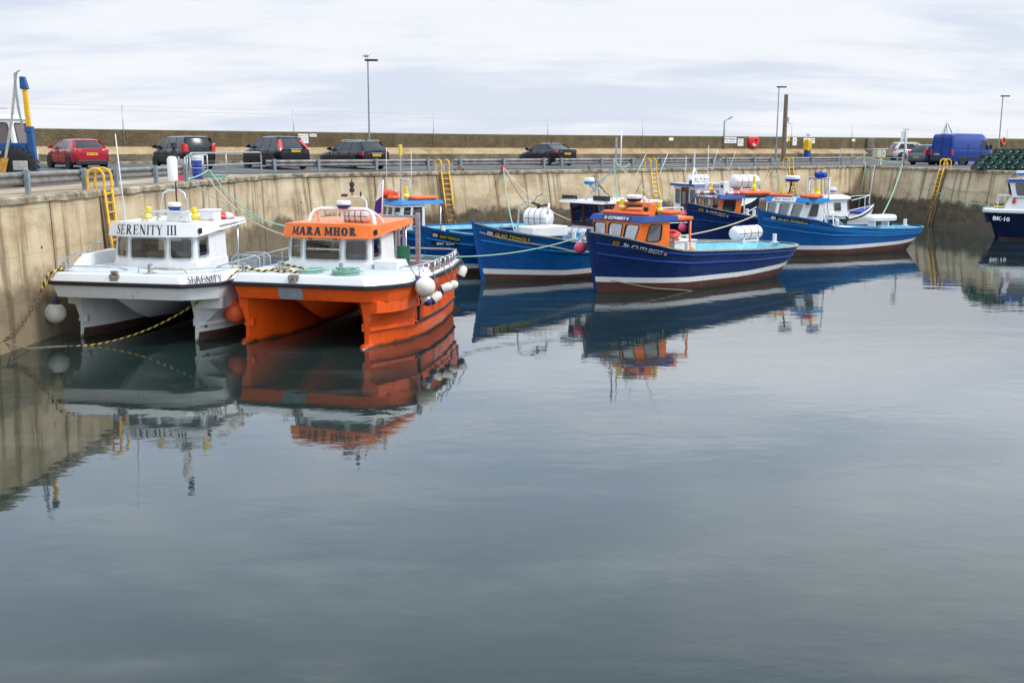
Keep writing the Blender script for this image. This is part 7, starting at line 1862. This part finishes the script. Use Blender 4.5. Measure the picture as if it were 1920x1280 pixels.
o = cabin(Z_, pl, tp, 1.35, 3.0, {0: [(.15, .95, .75, 1.5, .06)], 1: [(.1, .62, .75, 1.5, .06)], 5: [(.1, .62, .75, 1.5, .06)], 4: [(.9, 1.5, .8, 1.4, .06)], 2: [(.6, 1.4, .8, 1.4, .06)]}, 'white_clean', 'galvanised', 'window_dark', .03)
mb = MB(); rg = [[(x * k + 3.2 * (1 - k), y * k2, z) for x, y in ((1.85, .6), (1.85, -.6), (2.4, -1.08), (4.9, -1.08), (4.9, 1.08), (2.4, 1.08))] for k, k2, z in ((1, 1, 2.98), (1.02, 1.02, 3.06), (.92, .85, 3.22), (.6, .5, 3.32))]
mb.loft(rg, 0, True, cap0=True, cap1=True); mb.build('roof', 'white_clean', Z_)
mb = MB(); mb.lathe([(.28, 0), (.3, .05), (.3, .1)], 1, 16, Matrix.Translation((3.3, .2, 3.55))); mb.lathe([(.3, .1), (.29, .3), (.25, .34), (.001, .36)], 0, 16, Matrix.Translation((3.3, .2, 3.55))); mb.tube([(3.3, .2, 3.3), (3.3, .2, 3.6)], .05, 0, 6); mb.build('radar_dome', ['white_clean', 'cloth_blue'], Z_)
tubes(Z_, 'bow_rail', [[(2.0, .9, 2.9), (.6, .7, 3.15), (-.4, 0, 3.25), (-.4, 0, 2.5)], [(.6, .7, 2.2), (.6, .7, 3.15)], [(2.0, -.9, 2.9), (.6, -.7, 3.15), (-.4, 0, 3.25)]], .03, 'white_clean')
whip(Z_, (-.2, .1, 2.6), (-.6, .1, 5.6), .02); whip(Z_, (4.2, .6, 3.2), (4.4, .6, 4.9), .025, m='plastic_dark')
mb = MB(); T = Matrix.Translation((3.9, 1.35, 1.75)) @ Matrix.Rotation(R(90), 4, 'X'); mb.lathe([(.001, -.06), (.3, -.05), (.34, 0), (.3, .05), (.001, .06)], 0, 20, T); mb.tube([(3.9, 1.0, 1.4), (3.9, 1.3, 1.75)], .06, 0, 6); mb.build('net_hauler', 'sign_white', Z_)
mb = MB(); mb.loft([[V((x + dx, 1.45 + dy, z)) for dx, dy in ((-.2, 0), (0, .14), (.2, 0), (0, -.1))] for x, z in ((2.95, .95), (2.9, 1.3), (2.75, 1.6), (2.95, 1.75))], 0, True, cap0=True, cap1=True); mb.build('black_bag', 'black_rubber', Z_)
mb = MB(); mb.box((5.2, .75, 1.15), (1.2, .5, .6)); mb.build('deck_locker', 'flag_blue', Z_, bevel=.03)

# --- BK-10 navy boat at the right edge
N_ = thing('fishing_boat', 'navy twin-hulled boat numbered BK·10 at the right edge', 'boat', (29.55, 67.25, 0), R(-21))
catamaran(N_, [(0, 0), (-.05, .3), (.0, 1.25), (.5, 1.4), (6, 1.4)], [(0, 0), (-.05, .3), (0, 1.25), (.5, 1.35), (6, 1.35)], 6, 'dark_navy', 'white_clean', 'antifoul', rim=1.72, panel=.85, fore=5.5, tips=1.15, hull0=.5, bulb=None, band_line=False, fdeck=1.84) if False else None
def tunnel_boat(root):
    mb = MB()
    for s in (-1, 1):
        rg = []
        for i, (a, w0, w1) in enumerate(((-.02, .03, .10), (.25, .10, .32), (.8, .28, .52), (1.6, .42, .62), (3.2, .5, .66), (6.5, .5, .66))):
            c = s * .85
            off_ = lerp(.95, 0, min(1, a / 1.6)) if a < 1.6 else 0
            def q(w_, z, f): return V((a + f * .95 * (1 - min(1, a / 2.2)), c + w_, z))
            rg.append([q(-w1, 1.7 - .02 * i, 0), q(-w0 * .9, .75, .6), q(-w0 * .6, .12, .95), q(0, -.4, 1.0), q(w0 * .6, .12, .95), q(w0 * .9, .75, .6), q(w1, 1.7 - .02 * i, 0)])
        mb.loft(rg, 0, True, close=False, mats=[0, 0, 1, 1, 0, 0])
        mb.add(rg[0], [tuple(range(7))], 0); mb.add(rg[-1], [tuple(range(7))[::-1]], 0)
    mb.prism([(.15, -.7, 1.0), (6.5, -.7, 1.0), (6.5, .7, 1.0), (.15, .7, 1.0)], [(-.0, -.7, 1.66), (6.5, -.7, 1.6), (6.5, .7, 1.6), (0, .7, 1.66)])
    mb.build('hull', ['dark_navy', 'antifoul'], root)
    rb = MB()
    pl = [(6.5, -1.5), (1.6, -1.49), (.8, -1.39), (.25, -1.19), (-.06, -.97), (-.06, .97), (.25, 1.19), (.8, 1.39), (1.6, 1.49), (6.5, 1.5)]
    b = [(x, y, 1.66) for x, y in pl]; t_ = [(x, y, 1.8) for x, y in pl]; u = [(x + (.15 if x < 6 else 0), y * .9, 1.86) for x, y in pl]
    rb.loft([b, t_, u], 0, False); rb.add(u, [tuple(range(len(u)))], 0); rb.build('deck', 'white_clean', root)
    sm = MB(); sm.tube([(x, y * 1.01, 1.64) for x, y in pl], .035, 0, 6); sm.build('rubber_belting', 'galvanised', root)
tunnel_boat(N_)
tm = MB(); put_font(tm, 'BK·10', .95, .26, plane_fn((.95, -1.3, 1.25), (1, -.13, -.07), (.05, .25, 1), .075), 0, .03); tm.build('registration_lettering', 'letter_white', N_)
pl = [(2.0, .95), (2.0, -.95), (5.5, -1.05), (5.5, 1.05)]; tp = [(1.75, .85), (1.75, -.85), (5.5, -1.0), (5.5, 1.0)]
mb = MB(); mb.prism([(1.05, .9, 1.82), (1.05, -.9, 1.82), (5.2, -1.05, 1.82), (5.2, 1.05, 1.82)], [(1.5, .85, 2.55), (1.5, -.85, 2.55), (5.2, -1, 2.55), (5.2, 1, 2.55)]); mb.build('cabin_base', 'white_clean', N_, bevel=.06)
o, ob, ot = wood_cabin(N_, [(x - .5, y) for x, y in pl], [(x - .5, y) for x, y in tp], 2.55, 3.5, {0: [(.2, 1.7, .15, .85, .08)], 1: [(.3, 1.5, .15, .85, .08)]}, 'white_clean', 'roof_blue', 'white_clean', .3, .1, 'black_rubber', 'window_glass', .2)
mb = MB(); mb.tube([(1.9, -.3, 3.6), (1.9, -.3, 3.9)], .05, 0, 6); mb.build('radar_post', 'white_clean', N_)
radome(N_, (2.0, -.35, 3.9), .4, 'bright_blue')
tubes(N_, 'bow_rail', [[(.7, -.7, 1.84), (.75, -.7, 2.65), (2.0, -.8, 2.65)], [(.7, .7, 1.84), (.75, .7, 2.65), (2.0, .8, 2.65)]], .035, 'white_clean')
tubes(N_, 'side_rail', [[(2.3, -1.25, 1.84), (2.35, -1.25, 2.25), (5, -1.35, 2.25)], [(2.35, -1.25, 2.05), (5, -1.35, 2.05)]], .025, 'steel')
mb = MB(); mb.box((.8, -.2, 1.96), (.5, .8, .16)); mb.box((.82, -.2, 2.06), (.45, .75, .1), 1); mb.build('net_pile', ['letter_yellow', 'pot_net'], N_, bevel=.06)
mb = MB(); mb.lathe([(.1, 0), (.11, .1), (.08, .3), (.001, .32)], 0, 12, Matrix.Translation((1.6, -.95, 2.2))); mb.build('port_light', 'tail_red', N_)
# ------------------------------------------------------------------ ropes and chains
c0 = V((-13.2, 55.6, HQ + .12))
for lab, a, b, dr, r, m in (
    ('green mooring rope from the quay corner rail to the orange catamaran, uppermost', (-12.72, 45.3, HQ + .42), world(M, (3.6, 1.3, 3.1)), .75, .03, 'rope_green'),
    ('cream mooring rope from the quay corner sloping to the orange catamaran, lowest', (-12.72, 45.0, HQ + .12), world(M, (3.1, 1.35, 2.75)), .55, .03, 'rope_cream'),
    ('dark brown mooring rope between the green and cream ropes at quay corner', (-12.72, 45.2, HQ + .3), world(M, (3.2, 1.3, 2.85)), .7, .022, 'rope_brown'),
    ('thin green rope from the quay edge by the blue drum to the orange catamaran', (-12.8, 42.6, HQ + .1), world(M, (3.4, 1.3, 2.95)), .35, .024, 'rope_green')):
    rope('mooring_rope', lab, sag(a, b, dr, 20), r * .75, m)
rope('mooring_rope', 'short green rope tying the blue drum rail to the corner bollard', sag((-12.85, 42.6, HQ + .12), (-12.75, 45.2, HQ + .4), .05), .03, 'rope_green')
rope_coil('green rope heaped on the quay edge beneath the corner handrail', (-12.85, 46.6, HQ + .03), .45, 'rope_green', 7)
rope('mooring_rope', 'yellow and black rope from the orange catamaran bow down into the water', sag(world(M, (.38, 1.9, 2.12)), (-12.35, 29.0, -.02), .55, 30), .024, 'rope_yellow_black', uv=True)
rope('mooring_rope', 'yellow and black rope lying across the orange catamaran foredeck', [world(M, q_) for q_ in ((.4, 1.9, 2.1), (.42, 1.3, 2.02), (.5, 1.0, 2.06), (.45, .7, 2.01), (.5, .5, 2.06), (.4, .3, 2.02), (.7, .1, 2.1), (.78, .85, 2.2))], .035, 'rope_yellow_black', uv=True)
rope('mooring_rope', 'cream line stretched over the white catamaran foredeck to the orange boat', [world(S, (.38, -.85, 2.12)), world(S, (.5, -1.6, 2.1)), world(M, (.5, 2.3, 2.1)), world(M, (.4, 1.85, 2.1))], .02, 'rope_cream')
P_ = [world(S, (.38, 1.75, 2.1)), world(S, (.05, 2.05, 1.95)), world(S, (-.05, 2.2, 1.6))]
rope('mooring_rope', 'black and yellow rope wound on the left bow bitt of white catamaran', P_ + [P_[-1] + V((-.06, -.05, -.2)), P_[-1] + V((-.02, 0, -.05)), P_[0] + V((.0, .1, .05))], .036, 'rope_yellow_black', uv=True)
chain('rusty chain curving from the white catamaran bow to the left quay wall', sag(world(S, (-.05, 2.2, 1.55)), (-13.6, 27.4, .35), .35, 14), .017, .1)
rope('mooring_rope', 'thin dark rope lying on the water left of the yellow and black rope', [(-13.5, 27.9, .3), (-13.1, 28.5, .02), (-12.8, 28.8, .01), (-12.3, 29.0, .0)], .018, 'rope_brown')
bq = land(.35, 4.7, HQ + .22)
rope('mooring_rope', 'cream rope from the red bollard to the maroon-framed wheelhouse boat, upper', sag(bq, world(B_, (6.1, 1.2, 2.2)), .45), .028, 'rope_cream')
rope('mooring_rope', 'brown rope from the red bollard down behind the fat liferaft canister', sag(bq, world(B_, (5.6, 1.5, 1.6)), .5), .028, 'rope_brown')
rope('mooring_rope', 'green rope from the red bollard hanging to the bow of mid blue boat', sag(bq, world(B_, (3.3, 1.75, 1.6)), .6), .028, 'rope_green')
rope('mooring_rope', 'long pale green line from the orange catamaran stern to the dark blue bow', sag(world(M, (7.0, -1.0, 1.9)), world(A, (.45, 1.1, 2.1)), .32, 24), .022, 'rope_green')
rope('mooring_rope', 'green line from the clinker blue bow to the number 277 boat', sag(world(D_, (-.2, .2, 2.0)), world(F_, (.4, -1.1, 1.9)), .15), .022, 'rope_green')
q1 = land(.2, 11.8, HQ)
chain('dark chain hanging down the quay wall by the maroon-framed wheelhouse mast', sag(V((q1.x, q1.y, HQ + .25)), V((q1.x + 1.9, q1.y - .7, 2.0)), .35, 10), .026, .15, 'black_paint')
q2 = land(.25, 15.8, HQ + .35)
rope('mooring_rope', 'pale green rope from the third ladder to a wheelhouse stay', sag(q2, world(B_, (7.9, .4, 4.95)), .3) + [world(B_, (8.0, .2, 3.1))], .03, 'rope_green')
rope('mooring_rope', 'thin cream stay slanting down to the white wheelhouse roof', [world(B_, (7.9, .4, 4.9)), world(B_, (9.1, -.9, 3.2))], .022, 'rope_cream')
rope('mooring_rope', 'slack brown rope across the quay wall from chain to wheelhouse mast', sag((q1.x + 1.9, q1.y - .7, 2.05), land(-.1, 17.0, HQ - .1), 1.0), .02, 'rope_brown')
rope('mooring_rope', 'cream rope between the front orange-cabin boat and the bright blue bow', sag(world(A, (4.4, 1.5, 1.75)), world(K_, (.35, .5, 2.2)), .3), .03, 'rope_cream')
rope('mooring_rope', 'pale green vertical line down the wall by the fourth ladder', [land(.1, 31.9, HQ + .3), land(-.1, 31.9, HQ), land(-.75, 32.0, 1.9)], .022, 'rope_green')
rope('mooring_rope', 'thin cream line slanting on the wall left of the fourth ladder', [land(-.1, 31.4, HQ), land(-1.2, 28.3, 2.0)], .02, 'rope_cream')
rope('mooring_rope', 'dark green vertical line hanging in the far quay corner', [(29.6, 90.9, HQ + .3), (29.55, 90.5, HQ), (28.9, 89.6, 1.0), (28.9, 89.5, .3)], .035, 'rope_green')
rope('mooring_rope', 'pale green rope from the sign post down to the bright blue boat stern', sag((31.0, 86.0, HQ + .15), world(K_, (9.7, .9, 1.7)), .35), .035, 'rope_green')
rope('mooring_rope', 'green rope lying along the quay edge at the far corner handrail', [(29.0, 91.4, HQ + .6), (29.8, 91.9, HQ + .7), (30.5, 89.5, HQ + .4), (30.9, 86.6, HQ + .25)], .045, 'rope_green')
rope('mooring_rope', 'thin pale line slanting to the navy boat bow at the right edge', sag((30.4, 77.0, 2.4), world(N_, (.4, .4, 1.95)), .15), .022, 'rope_green')
rope('mooring_rope', 'thin brown rope running level along the right quay wall', sag((30.9, 80.6, 3.1), (31.4, 70.5, 2.7), .3), .018, 'rope_brown')
